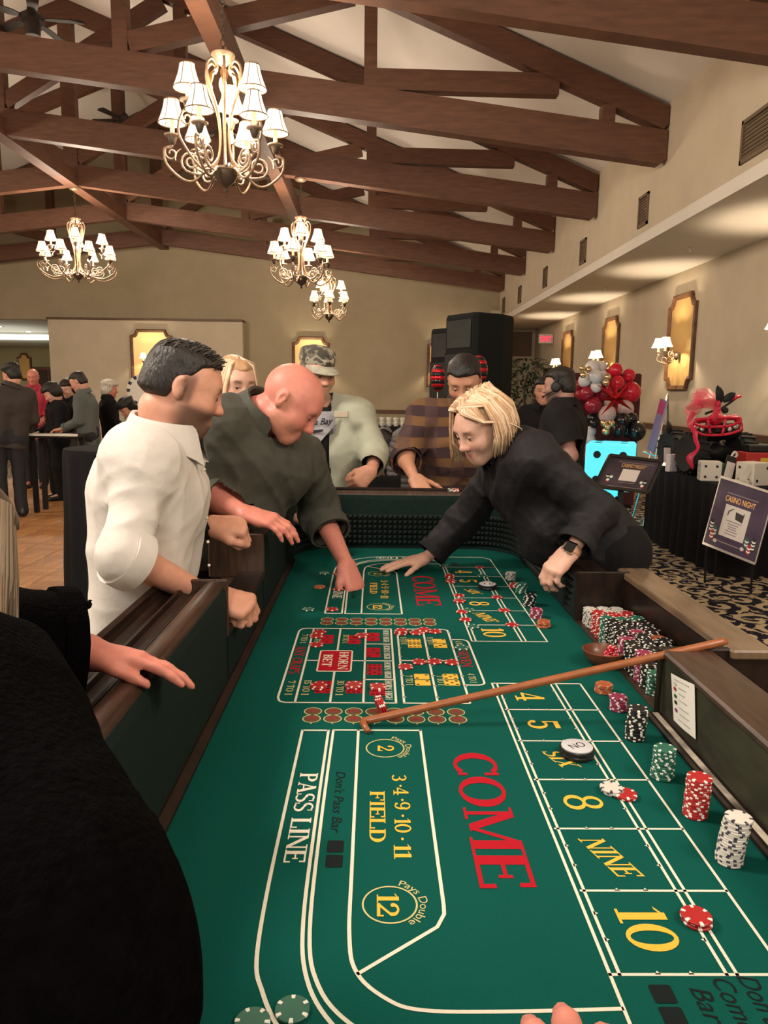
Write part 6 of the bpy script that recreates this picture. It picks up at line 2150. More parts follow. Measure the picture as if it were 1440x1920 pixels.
# blonde bob: cap, then hanging locks
M_BL = [mat('blonde_light', (0.60, 0.40, 0.24), 0.42, spec=0.4, noise=0.2, nscale=60), mat('blonde_mid', (0.42, 0.245, 0.13), 0.45, spec=0.4, noise=0.2, nscale=60), mat('blonde_pale', (0.72, 0.55, 0.39), 0.42, spec=0.4)]
capo = scalp_hair(b3, hd_, HF3, 0.95, M_BL[0], 0.005, thick=0.002, top=0.003, seed=9, fringe=0.085, side_z=-0.01, nape=-0.09, rough=0.002)
capo.name = 'hair_cap'
rg = random.Random(8)
lk = []
dn = A_(0, 0, -1)
for i in range(1150):
    u = rg.random()
    az = rg.uniform(-2.95, 2.95)          # 0 is the face, negative the near cheek
    swept = False
    if -1.25 < az < 0.0:
        swept = rg.random() < 0.55        # combed over the brow and back above the ear
        az = -1.25 - rg.random() * 0.5 if not swept else rg.uniform(-1.15, -0.35)
    elif 0.0 <= az < 0.55:
        az = 0.55 + rg.random() * 0.5
    part = A_(0.016, 0.062 - 0.13 * u * (abs(az) / 3.0 + 0.1), 0.098 - 0.014 * (1 - u))
    ex, ey = math.sin(az), math.cos(az)
    rr = 1.0 + rg.uniform(0.0, 0.12)
    if swept:
        loc = [part, part + A_(ex * 0.02, 0.006, 0.012), A_(ex * 0.062 * rr, 0.072 * ey * rr + 0.006, 0.084), A_(-0.086 * rr, 0.040 + 0.02 * ey, 0.045), A_(-0.098 * rr, -0.020, 0.005), A_(-0.094 * rr, -0.065, -0.045)]
        W = [hd_ + HF3 @ (p * 1.0) for p in loc]
        W.append(W[-1] + dn * rg.uniform(0.03, 0.06) + HF3 @ A_(0.02, -0.01, -0.01))
    else:
        loc = [part + A_(ex * 0.004, 0, 0.0), part + A_(ex * 0.030, ey * 0.022, 0.010 + 0.008 * rg.random()), A_(ex * 0.076 * rr, ey * 0.080 * rr - 0.006, 0.086), A_(ex * 0.097 * rr, ey * 0.108 * rr - 0.010, 0.030)]
        W = [hd_ + HF3 @ (p * 0.98) for p in loc]
        length = rg.uniform(0.075, 0.120)
        out = HF3 @ A_(ex, ey * 0.6, 0)
        W.append(W[-1] + (HF3 @ A_(0, 0, -1) * 0.5 + dn * 0.6) * length * 0.5 + out * rg.uniform(0.002, 0.014))
        W.append(W[-1] + (HF3 @ A_(0, 0, -1) * 0.2 + dn * 0.8) * length * 0.5 - out * rg.uniform(0.0, 0.034) + A_(rg.uniform(-.008, .008), 0, 0))
    lk.append((W, rg.uniform(0.0032, 0.0060), 0.0010))
strand_hair(b3, lk, M_BL, 'hair')

# --- man in a camouflage cap behind the far end
M_SAGE = mat('sage_jacket', (0.36, 0.37, 0.29), 0.85, spec=0.2, noise=0.06, nscale=20, bump=0.25, bscale=30)
M_TEE = mat('black_tee', (0.012, 0.012, 0.016), 0.9)
J = dict(pel=A_(-0.27, 3.92, 0.93), che=at_y(612, 830, 3.86), nek=at_y(598, 752, 3.84), sl=at_y(672, 778, 3.80), sr=at_y(545, 775, 3.86),
         el=at_y(703, 852, 3.72), wl=at_y(697, 882, 3.50), er=at_y(530, 850, 3.74), wr=at_y(556, 890, 3.55), front=A_(0.1, -1, 0), latp=A_(-1, 0, 0))
legs(J, facing=(0, -1, 0))
hh_ = at_y(594, 698, 3.74)
tee_o = dict(mat=M_TEE, sleeve=0.6, low=0.08, fold=0.006, o=0.008, neck=0.015, collar=False, cuff=False, name='tee_shirt', seed=2)
b4, HF4 = person('bearded man in camouflage cap and sage jacket at the far table end', J, (hh_, (0.52, -0.80, -0.24), (0, 0, 1)), 'warm',
    {'l': dict(d=(-0.55, -0.35, -0.5), up=(0.6, -0.55, 0.3), curl=(1.1, 1.15, 1.2, 1.2), thumb=(0.5, 0.4)), 'r': dict(d=(0.3, -0.9, -0.2), up=(0, 0, 1))},
    top=tee_o, bottom=dict(mat=M_TROUS), hair=dict(mat=hair_mat('grey_brown', (0.16, 0.12, 0.09)), thick=0.003, top=0.0), h=0.0065, hc=0.008, beard=(0.42, 0.30, 0.20), beard_amt=0.9, bulk=1.05, feet_dir=(0, -1, 0), brow=(0.25, 0.17, 0.12))
# open jacket over it
lat4, ax4 = _n(J['sr'] - J['sl']), _n(J['che'] - J['pel'])
JP = []
for s in (-1, 1):
    JP.append(cone(J['pel'] + A_(-s * 0.10, 0, -0.06), J['che'] + lat4 * s * 0.085, 0.135, 0.142, 0.05))
    sh = J['sr'] if s > 0 else J['sl']
    JP.append(cone(J['che'] + lat4 * s * 0.05, lerp(J['che'], sh, 0.86), 0.135, 0.088, 0.06))
    JP.append(cone(J['nek'], lerp(sh, J['nek'], 0.06), 0.068, 0.082, 0.05))
    el, wr = (J['er'], J['wr']) if s > 0 else (J['el'], J['wl'])
    JP += [cone(sh, el, 0.084, 0.070, 0.035), cone(el, lerp(el, wr, 0.82), 0.070, 0.056, 0.03)]
def keep4(v):
    r = v - J['che']
    k = ~((r @ lat4 > -0.045) & (r @ lat4 < 0.13) & (v[:, 1] < 3.86))
    k &= ~((np.linalg.norm(v - J['nek'] - A_(0, -0.01, 0.05), axis=1) < 0.072))
    for el, wr in ((J['el'], J['wl']), (J['er'], J['wr'])):
        c_ = lerp(el, wr, 0.80); d_ = _n(wr - el)
        k &= ~(((v - c_) @ d_ > 0) & (np.linalg.norm(v - c_, axis=1) < 0.11))
    return k & (v[:, 2] > 0.84)
jk = sdf_obj('jacket', JP, 0.007, M_SAGE, b4, disp=folds(41, 0.012, 11), amp=0.012, keep=keep4)
collar(jk, J['nek'] + A_(0, 0, 0.0), A_(0, 0, 1), A_(0.1, -1, 0), 0.078, 0.04, M_SAGE, open_=1.5, tip=0.06)
p = at_y(640, 775, 3.64)
q = MB(); q.T = (frame(A_(0, -1, 0.15)), p); q.cbox(-0.035, 0.035, -0.006, 0.006, -0.022, 0.012, 0.004); q.build('pocket_flap', mat('tan_pocket', (0.40, 0.34, 0.26), 0.85), jk)
# pale yoke with script on the tee
q = MB()
ns = 8
cpos = at_y(588, 798, 3.68)
rows = []
for j in range(5):
    for i in range(ns + 1):
        u = i / ns * 2 - 1
        z = 0.07 - j * 0.035 * (1.35 - abs(u) * 0.9 if j == 4 else 1.0)
        rows.append(cpos + A_(u * 0.105, 0.03 * u * u - 0.012, z))
q.add(rows, [(j * (ns + 1) + i, j * (ns + 1) + i + 1, (j + 1) * (ns + 1) + i + 1, (j + 1) * (ns + 1) + i) for j in range(4) for i in range(ns)])
yo = q.build('tee_yoke', mat('heather_grey', (0.36, 0.35, 0.38), 0.9, noise=0.15, nscale=200), b4, smooth=True)
q = MB(); put_bfont(q, 'Bodega Bay', lambda u, v: tuple(cpos + A_(-0.095 + u, -0.020 + 0.03 * ((u - 0.095) / 0.105) ** 2, -0.005 + v + u * 0.08)), 0.032, 0.19, 0.35, 0.012)
o = q.build('lettering', mat('navy_print', (0.012, 0.012, 0.02), 0.8), yo, fix=False); o['kind'] = 'stuff'
q = MB(); q.add([tuple(cpos + A_(x, -0.022, z)) for x, z in ((-0.06, -0.028), (0.05, -0.016), (0.045, -0.028), (-0.04, -0.042))], [(0, 1, 2, 3)]); q.build('swoosh', mat('navy_print', (0.012, 0.012, 0.02), 0.8), yo, fix=False)
# the cap
def camo():
    mt = bpy.data.materials.new('camouflage_cloth')
    mt.use_nodes = True
    nt = mt.node_tree
    N, L = nt.nodes.new, nt.links.new
    b = nt.nodes['Principled BSDF']; b.inputs['Roughness'].default_value = 0.9
    tc, nz, cr = N('ShaderNodeTexCoord'), N('ShaderNodeTexNoise'), N('ShaderNodeValToRGB')
    nz.inputs['Scale'].default_value = 22; nz.inputs['Detail'].default_value = 1.5
    L(tc.outputs['Object'], nz.inputs['Vector']); L(nz.outputs['Fac'], cr.inputs[0])
    cr.color_ramp.interpolation = 'CONSTANT'
    e = cr.color_ramp.elements
    e[0].color = (0.05, 0.045, 0.035, 1); e[1].position = 0.45; e[1].color = (0.14, 0.125, 0.09, 1)
    for p_, c_ in ((0.53, (0.30, 0.275, 0.21, 1)), (0.62, (0.09, 0.08, 0.06, 1))):
        x = e.new(p_); x.color = c_
    L(cr.outputs[0], b.inputs['Base Color'])
    return mt
M_CAMO = camo()
CP = [ell(hh_ + HF4 @ A_(0, -0.008, 0.060), (0.086, 0.106, 0.060), HF4, 0.03), ell(hh_ + HF4 @ A_(0, -0.012, 0.100), (0.080, 0.100, 0.030), HF4, 0.03)]
cap = sdf_obj('cap', CP, 0.005, M_CAMO, b4, disp=folds(6, 0.008, 20), amp=0.008, keep=lambda v: ((v - hh_) @ HF4)[:, 2] > 0.042)
q = MB()
top_, bot_ = [], []
for i in range(15):
    a = math.radians(-72 + 144 * i / 14)
    for rr, lst in ((0.0, top_), (1.0, bot_)):
        x, y = math.sin(a) * (0.086 + 0.006 * rr), math.cos(a) * (0.095 + 0.072 * rr * math.cos(a * 0.85))
        lst.append(hh_ + HF4 @ A_(x, y, 0.048 - 0.022 * rr - 0.008 * math.sin(a) ** 2))
n = 15
q.add(top_ + bot_ + [v - HF4[:, 2] * 0.005 for v in top_] + [v - HF4[:, 2] * 0.005 for v in bot_], [(i, i + 1, n + i + 1, n + i) for i in range(n - 1)] + [(2 * n + i, 3 * n + i, 3 * n + i + 1, 2 * n + i + 1) for i in range(n - 1)] + [(n + i, n + i + 1, 3 * n + i + 1, 3 * n + i) for i in range(n - 1)])
q.build('cap_peak', mat('peak_sage', (0.34, 0.32, 0.25), 0.85, noise=0.2, nscale=30), cap, smooth=40)
def capf(u0, v0):
    def f(u, v):
        a = (u0 + u) / 0.092
        z = v0 + v
        rr = 0.0995
        return tuple(hh_ + HF4 @ A_(rr * math.sin(a), rr * math.cos(a) * 1.12 - 0.006, z))
    return f
q = MB(); put_bfont(q, 'Barclay', capf(-0.03, 0.072), 0.017, 0.062, 0.2, 0.02); o = q.build('lettering', mat('cream_thread', (0.65, 0.6, 0.5), 0.8), cap, fix=False); o['kind'] = 'stuff'
q = MB(); f = capf(-0.052, 0.072); q.add([f(0.0, 0.008), f(0.008, 0.0), f(0.016, 0.008), f(0.008, 0.017)], [(0, 1, 2, 3)]); q.build('orange_badge', mat('orange_thread', (0.6, 0.2, 0.08), 0.8), cap, fix=False)

# --- man in a plaid shirt at the far end
def plaid():
    mt = bpy.data.materials.new('brown_plaid_flannel')
    mt.use_nodes = True
    nt = mt.node_tree
    N, L = nt.nodes.new, nt.links.new
    b = nt.nodes['Principled BSDF']; b.inputs['Roughness'].default_value = 0.9; b.inputs['Specular IOR Level'].default_value = 0.15
    tc, sx = N('ShaderNodeTexCoord'), N('ShaderNodeSeparateXYZ')
    nz = N('ShaderNodeTexNoise'); nz.inputs['Scale'].default_value = 4
    mad = N('ShaderNodeVectorMath'); mad.operation = 'MULTIPLY_ADD'; mad.inputs[1].default_value = (0.05, 0.05, 0.05)
    L(tc.outputs['Object'], nz.inputs['Vector']); L(nz.outputs['Color'], mad.inputs[0]); L(tc.outputs['Object'], mad.inputs[2]); L(mad.outputs[0], sx.inputs[0])
    def band(sock, f, thr):
        m1 = N('ShaderNodeMath'); m1.operation = 'MULTIPLY'; L(sock, m1.inputs[0]); m1.inputs[1].default_value = f
        m2 = N('ShaderNodeMath'); m2.operation = 'SINE'; L(m1.outputs[0], m2.inputs[0])
        m3 = N('ShaderNodeMath'); m3.operation = 'GREATER_THAN'; L(m2.outputs[0], m3.inputs[0]); m3.inputs[1].default_value = thr
        return m3.outputs[0]
    a, c_ = band(sx.outputs['Z'], 64, -0.1), band(sx.outputs['X'], 46, 0.0)
    m1 = N('ShaderNodeMix'); m1.data_type = 'RGBA'; m1.inputs['A'].default_value = (0.145, 0.075, 0.035, 1); m1.inputs['B'].default_value = (0.046, 0.027, 0.030, 1)
    L(a, m1.inputs['Factor'])
    m2 = N('ShaderNodeMix'); m2.data_type = 'RGBA'; m2.blend_type = 'MIX'; L(m1.outputs['Result'], m2.inputs['A']); m2.inputs['B'].default_value = (0.085, 0.05, 0.048, 1)
    h_ = N('ShaderNodeMath'); h_.operation = 'MULTIPLY'; L(c_, h_.inputs[0]); h_.inputs[1].default_value = 0.6
    L(h_.outputs[0], m2.inputs['Factor']); L(m2.outputs['Result'], b.inputs['Base Color'])
    return mt
J = dict(pel=A_(0.46, 3.93, 0.90), che=at_y(862, 838, 3.84), nek=at_y(870, 762, 3.80), sl=at_y(936, 782, 3.84), sr=at_y(792, 780, 3.80),
         er=at_y(760, 862, 3.68), wr=at_y(777, 896, 3.50), el=at_y(955, 858, 3.80), wl=at_y(930, 890, 3.58), front=A_(-0.1, -1, 0), latp=A_(-1, 0, 0))
legs(J, facing=(0, -1, 0))
hp_ = at_y(871, 713, 3.72)
b5, HF5 = person('dark-haired man in a brown plaid shirt at the far table end', J, (hp_, (-0.22, -0.82, -0.50), (0, 0, 1)), 'tan',
    {'r': dict(d=(0.42, -0.55, -0.62), up=(-0.2, -0.55, 0.6), curl=(0.3, 0.32, 0.34, 0.35), spread=0.1, thumb=(0.1, 0.2), ts=0.8), 'l': dict(d=(-0.3, -0.9, -0.2), up=(0, 0, 1))},
    top=dict(mat=plaid(), sleeve=1.15, low=0.08, fold=0.012, o=0.018, loose=0.012, neck=0.03, cuffw=0.035, seed=51, crease=0.006), bottom=dict(mat=M_TROUS), hair=dict(mat=hair_mat('black', (0.009, 0.007, 0.006)), thick=0.006, top=0.012, seed=14, fringe=0.055),
    h=0.0065, hc=0.008, beard=(0.10, 0.05, 0.03), beard_amt=0.35, feet_dir=(0, -1, 0))

# --- blonde woman half hidden behind the bald man
J, hd, f, r = stander(-0.62, 3.12, (0.8, -0.5, 0), 1.63, 0.05)
J['wr'] = A_(-0.47, 3.0, 1.10); J['er'] = A_(-0.66, 2.98, 1.08)
b6, HF6 = person('blonde woman mostly hidden behind the bald man', J, (at_y(440, 716, 3.1), (0.55, -0.75, -0.25), (0, 0, 1)), 'pale', {'r': dict(d=(0.9, -0.3, 0.0), up=(0, -0.3, 1), curl=(1, 1, 1, 1)), 'l': dict(d=(0.9, -0.3, 0.0), up=(0, 0, 1))},
    top=dict(mat=M_BLACKCL, low=0.1), bottom=dict(mat=M_BLACKCL), h=0.008, hc=0.010, feet_dir=(1, 0, 0), head_s=0.95)
hq = at_y(440, 716, 3.1)
scalp_hair(b6, hq, HF6, 0.95, M_BL[1], 0.008, thick=0.002, top=0.002, seed=3, nape=-0.12, side_z=-0.06)
rg = random.Random(2)
lk = []
for i in range(170):
    az = rg.uniform(-2.9, 2.9)
    if abs(az) < 0.7:
        az = math.copysign(0.7 + rg.random() * 0.4, az)
    ex, ey = math.sin(az), math.cos(az)
    W = [hq + HF6 @ A_(0, 0.02, 0.105), hq + HF6 @ A_(ex * 0.07, ey * 0.07, 0.08), hq + HF6 @ A_(ex * 0.10, ey * 0.105 - 0.01, 0.0), hq + HF6 @ A_(ex * 0.105, ey * 0.10 - 0.01, -0.10), hq + HF6 @ A_(ex * 0.10, ey * 0.10, -0.17)]
    lk.append((W, 0.007, 0.002))
strand_hair(b6, lk, M_BL, 'hair_locks')

# --- woman in black in the left foreground, her hand on the rail
J = dict(pel=A_(-0.46, 0.26, 0.93), che=A_(-0.44, 0.50, 1.07), nek=A_(-0.42, 0.68, 1.16), sl=A_(-0.58, 0.72, 1.12), sr=at_y(-125, 1400, 0.62),
         el=A_(-0.60, 0.98, 1.10), wl=at_y(162, 1224, 1.10), er=at_y(40, 1840, 0.43), wr=A_(-0.42, 0.20, 0.98), front=A_(0.2, 1, -0.3), latp=A_(1, -0.2, 0))
legs(J, facing=(0, 1, 0), stance=(-0.05, -0.1))
hn = A_(-0.505, 0.82, 1.265)
M_FUZZ = mat('black_knit', (0.0016, 0.0013, 0.0016), 1.0, spec=0.02, noise=0.3, nscale=80, bump=0.5, bscale=150)
b7, HF7 = person('woman in a black sweater in the left foreground, hand on the rail', J, (hn, (0.25, 0.85, -0.4), (0, 0, 1)), 'pink',
    {'l': dict(d=(0.93, 0.03, -0.14), up=(0.05, 0.22, 0.9), curl=(0.18, 0.2, 0.22, 0.24), spread=0.05, thumb=(0.40, 0.05), s=0.86, ts=0.42), 'r': dict(d=(0.9, 0.3, 0), up=(0, 0, 1))},
    top=dict(mat=M_FUZZ, sleeve=1.88, low=0.16, o=0.030, loose=0.022, fold=0.012, neck=0.02, collar=False, seed=61, fat=1.15, name='sweater', cuffw=0.03), bottom=dict(mat=M_BLACKCL), h=0.0055, hc=0.008, bulk=1.22, belly=0.12, feet_dir=(1, 0, 0), head_s=0.95)
lk = []
rg = random.Random(12)
for i in range(240):
    az = rg.uniform(-2.9, 2.9)
    if abs(az) < 0.7:
        az = math.copysign(0.7 + rg.random() * 0.4, az)
    ex, ey = math.sin(az), math.cos(az)
    L_ = rg.uniform(0.26, 0.40)
    W = [hn + HF7 @ A_(0, 0.0, 0.105), hn + HF7 @ A_(ex * 0.075, ey * 0.075, 0.08), hn + HF7 @ A_(ex * 0.10, ey * 0.11 - 0.01, 0.0), hn + HF7 @ A_(ex * 0.112 + rg.uniform(-.012, .012), ey * 0.115, -0.10), hn + HF7 @ A_(ex * 0.10 + rg.uniform(-.02, .02), ey * 0.11, -L_)]
    lk.append((W, 0.007, 0.002))
M_AB = [mat('ash_blonde', (0.20, 0.135, 0.08), 0.5, noise=0.2, nscale=60), mat('ash_brown', (0.07, 0.045, 0.028), 0.5), mat('ash_grey', (0.24, 0.19, 0.135), 0.5)]
strand_hair(b7, lk, M_AB, 'hair')
scalp_hair(b7, hn, HF7, 0.95, M_AB[1], 0.008, thick=0.012, top=0.008, nape=-0.13, side_z=-0.08)

# --- fingertips of the person holding the camera, over the near rail
wr = A_(0.128, 0.282, 1.062)
F = frame(A_(0.12, 0.95, -0.13), A_(0, 0.2, 1)); F[:, 0] *= -1
hp, _t = hand_prims(wr, F, 1.0, (0.12, 0.12, 0.14, 0.16), 0.05)
hp += [cone(wr, A_(0.11, 0.02, 1.09), 0.028, 0.042, 0.03)]
o = sdf_obj('person', hp, 0.004, M_SKIN, None, col=lambda v: np.tile(SKINS['pink'], (len(v), 1)), label='person at the near end, only fingertips in view at the bottom edge', cat='person')
sdf_obj('sleeve', [cone(A_(0.115, 0.14, 1.075), A_(0.10, -0.08, 1.10), 0.050, 0.058, 0.02)], 0.006, M_BLACKCL, o)
# ------------------------------------------------------------------ people farther back
M_POLO = mat('black_polo', (0.011, 0.010, 0.011), 0.85, spec=0.2)
M_VEST = mat('brown_grey_vest', (0.040, 0.030, 0.025), 0.8)
M_BLUEGREY = mat('grey_green_shirt', (0.105, 0.115, 0.105), 0.85)
M_SKIRT = mat('grey_skirt', (0.16, 0.145, 0.13), 0.9)
M_RED = mat('pink_red_top', (0.42, 0.03, 0.06), 0.85)
HB = hair_mat('black', (0.009, 0.007, 0.006))
HBR = hair_mat('dark_brown', (0.016, 0.012, 0.010))
def crowd(label, x, y, facing, ht, headpx, fwd, skin, top, bottom, hair=None, lean=0.05, arms=None, hands=None, h=0.011, **kw):
    J, hd, f, r = stander(x, y, facing, ht, lean)
    if headpx is not None:
        h2 = at_y(headpx[0], headpx[1], y + f[1] * (0.05 + lean * 0.4))
        d = h2 - hd
        hd = h2
        J['nek'] = J['nek'] + d * 0.85
        for k in ('che', 'sl', 'sr', 'el', 'er', 'wl', 'wr'):
            J[k] = J[k] + d * 0.7
    if arms:
        for k, off in arms.items():
            J[k] = J[k[-1] == 'l' and 'sl' or 'sr'] + f * off[0] + r * off[1] + A_(0, 0, off[2])
    hd_spec = hands if hands is not None else {'l': dict(d=f + A_(0, 0, -0.2), up=(0, 0, 1)), 'r': dict(d=f + A_(0, 0, -0.2), up=(0, 0, 1))}
    return person(label, J, (hd, fwd, (0, 0, 1)), skin, hd_spec, top=top, bottom=bottom, hair=hair, h=h, hc=0.012, feet_dir=f, eyes=kw.pop('eyes', False), **kw), J, hd

(bF, HF_), J, hd = crowd('man in a black polo wearing a headset, before the balloons', 1.30, 5.2, (-0.92, 0.4), 1.66, (1049, 722), (-0.86, 0.40, -0.12), (0.36, 0.19, 0.15),
    dict(mat=M_POLO, sleeve=0.74, low=0.1, o=0.02, loose=0.02, fold=0.01, fat=1.2, cuffw=0.02), dict(mat=M_BLACKCL), dict(mat=HBR, thick=0.005, top=0.014, fringe=0.055, h=0.007), h=0.007,
    beard=(0.10, 0.075, 0.065), beard_amt=0.85, bulk=1.18, belly=0.07, arms={'el': (-0.10, -0.07, -0.25), 'wl': (0.06, 0.0, -0.43)}, brow_amt=0.7, eyes=True)
q = MB()
ear = hd + HF_ @ A_(-0.088, 0.004, -0.012)
Rr = np.stack([HF_[:, 1], HF_[:, 2], -HF_[:, 0]], axis=1)
q.lathe([(0.034, 0.0), (0.036, 0.012), (0.026, 0.024), (0.0, 0.026)], 16, ear, Rr)
hs = q.build('headset', mat('black_headset', (0.008, 0.008, 0.009), 0.5), bF, smooth=40)
q = MB(); q.tube([hd + HF_ @ A_(-0.095 * math.cos(a), -0.01, 0.125 * math.sin(a) + 0.0) for a in np.linspace(0.1, PI - 0.1, 12)], 0.006, 6); q.build('headband', mat('black_headset', (0.008, 0.008, 0.009), 0.5), hs, smooth=True)
q = MB(); q.tube(cat_rom([ear + HF_ @ A_(-0.02, 0, -0.02), hd + HF_ @ A_(-0.085, 0.06, -0.05), hd + HF_ @ A_(-0.05, 0.11, -0.07)], 5), [0.004] * 9 + [0.006, 0.009], 6); q.build('microphone', mat('black_headset', (0.008, 0.008, 0.009), 0.5), hs, smooth=True)
# tattoo bands on the near forearm
q = MB()
d_ = _n(J['wl'] - J['el']); Ft = frame(d_)
for k in range(5):
    c_ = lerp(J['el'], J['wl'], 0.15 + 0.15 * k)
    rr = 0.0435 * 1.18 - 0.003 * k - 0.0015
    pts_ = [c_ + Ft @ A_(rr * math.cos(a), 0.015 * math.sin(3 * a + k), rr * math.sin(a)) for a in np.linspace(0, 5.0, 14)]
    q.tube(pts_, 0.0035, 5)
o = q.build('tattoo', mat('tattoo_ink', (0.035, 0.03, 0.035), 0.6), bF, smooth=True); o['kind'] = 'stuff'

crowd('smiling man in black standing behind the headset man, before the plant', 1.49, 6.7, (-0.3, -0.95), 1.63, (1020, 733), (-0.25, -0.95, -0.05), 'warm', dict(mat=M_POLO, low=0.08), dict(mat=M_BLACKCL), dict(mat=HBR, top=0.01), brow_amt=0.7)
crowd('man in a dark vest seen from behind at the left edge', -4.13, 8.5, (-0.55, 0.83), 1.78, (22, 702), (-0.85, 0.45, -0.3), 'warm', dict(mat=M_VEST, low=0.10, fold=0.008), dict(mat=M_TROUS), dict(mat=HB, thick=0.010, top=0.02, rough=0.008, nape=-0.09), lean=0.10, bulk=1.12)
crowd('long-haired woman in black bending over the white-edged table', -4.18, 9.95, (-0.75, -0.65), 1.60, (98, 736), (-0.75, -0.35, -0.6), 'pale', dict(mat=M_BLACKCL, low=0.04), dict(mat=M_BLACKCL, o=0.03), dict(mat=HBR, thick=0.02, top=0.015, nape=-0.16, side_z=-0.10), lean=0.15)
crowd('man in a grey-green shirt at the white-edged table, facing left', -3.60, 9.50, (-0.98, -0.1), 1.74, (147, 715), (-0.88, 0.05, -0.45), 'warm', dict(mat=M_BLUEGREY, low=0.12, fold=0.008), dict(mat=M_TROUS), dict(mat=HBR, thick=0.004, top=0.012), lean=0.16, bulk=1.05)
crowd('white-haired woman in black, turned away to the right', -3.80, 10.9, (0.8, 0.5), 1.60, (205, 730), (0.85, 0.45, -0.1), 'pink', dict(mat=M_BLACKCL), dict(mat=M_BLACKCL), dict(mat=hair_mat('white', (0.55, 0.50, 0.42)), thick=0.018, top=0.022, nape=-0.10, side_z=-0.05, rough=0.006))
crowd('black-haired person bending low before the big round chip sign', -3.20, 10.0, (-0.75, -0.6), 1.42, (239, 765), (-0.55, -0.55, -0.6), 'warm', dict(mat=mat('cream_top', (0.5, 0.45, 0.34), 0.9)), dict(mat=M_BLACKCL), dict(mat=HB, thick=0.022, top=0.02, nape=-0.12, side_z=-0.05, rough=0.01), lean=0.35)
crowd('balding man in a pink red top behind the dark vest', -5.05, 11.2, (0.2, -0.95), 1.66, (62, 706), (0.15, -0.9, -0.25), 'pink', dict(mat=M_RED), dict(mat=M_TROUS))
crowd('woman in a grey skirt and black boots behind the white-edged table', -4.30, 10.5, (-0.3, -0.9), 1.62, (128, 728), (-0.3, -0.9, -0.3), 'pale', dict(mat=M_BLACKCL), dict(mat=M_SKIRT, skirt=0.78, name='skirt'), dict(mat=HBR, thick=0.02, nape=-0.14, side_z=-0.08))
# ------------------------------------------------------------------ furniture and party things round the table
M_CLOTH = mat('black_table_linen', (0.009, 0.0085, 0.010), 0.9, spec=0.15, noise=0.15, nscale=40)
M_METAL = mat('black_metal_stand', (0.012, 0.012, 0.013), 0.4, metal=0.3)
def drape_round(label, x, y, r, h):
    q = MB()
    n = 96
    rings = []
    for z, rr, amp in ((0.004, r * 1.03, 0.030), (0.25, r * 1.02, 0.026), (0.6, r * 1.0, 0.014), (h - 0.05, r * 1.0, 0.005), (h - 0.012, r * 1.0, 0.0), (h, r * 0.985, 0.0)):
        rings.append([(x + (rr + amp * math.sin(a * 13 + 0.6 * math.sin(3 * a))) * math.cos(a), y + (rr + amp * math.sin(a * 13 + 0.6 * math.sin(3 * a))) * math.sin(a), z) for a in np.linspace(0, 2 * PI, n + 1)[:-1]])
    vs = sum(rings, [])
    fs = [(k * n + i, k * n + (i + 1) % n, (k + 1) * n + (i + 1) % n, (k + 1) * n + i) for k in range(len(rings) - 1) for i in range(n)] + [tuple(5 * n + i for i in range(n))]
    q.add(vs, fs)
    t = thing('cocktail_table', label, 'table', (x, y, 0))
    q.build('tablecloth', M_CLOTH, t, smooth=50)
    q = MB(); q.lathe([(r * 0.97, h - 0.03), (r * 0.97, h - 0.006)], 32, (x, y, 0)); q.build('tabletop', M_BLACK, t)
    q = MB(); q.lathe([(0.25, 0.0), (0.25, 0.02), (0.04, 0.05), (0.04, h - 0.03)], 16, (x, y, 0)); q.build('pedestal', M_METAL, t)
drape_round('tall round cocktail table under a black cloth behind the white shirt', -1.80, 5.32, 0.375, 1.06)

# gaming table with a pale edge on the left
t = thing('gaming_table', 'dark high gaming table with a pale edge among the left group', 'table', (-3.85, 8.95, 0))
q = MB(); q.cbox(-4.05, -3.46, 8.78, 9.12, 0.90, 0.945, 0.01); q.build('tabletop', M_BLACK, t)
q = MB(); q.cbox(-4.06, -3.45, 8.765, 8.782, 0.925, 0.955, 0.003); q.build('edge_strip', mat('pale_edge', (0.7, 0.68, 0.6), 0.4), t)
for x, y in ((-4.0, 8.83), (-3.52, 8.83), (-4.0, 9.07), (-3.52, 9.07)):
    q = MB(); q.box(x - 0.025, x + 0.025, y - 0.025, y + 0.025, 0, 0.90); q.build('leg', M_METAL, t)

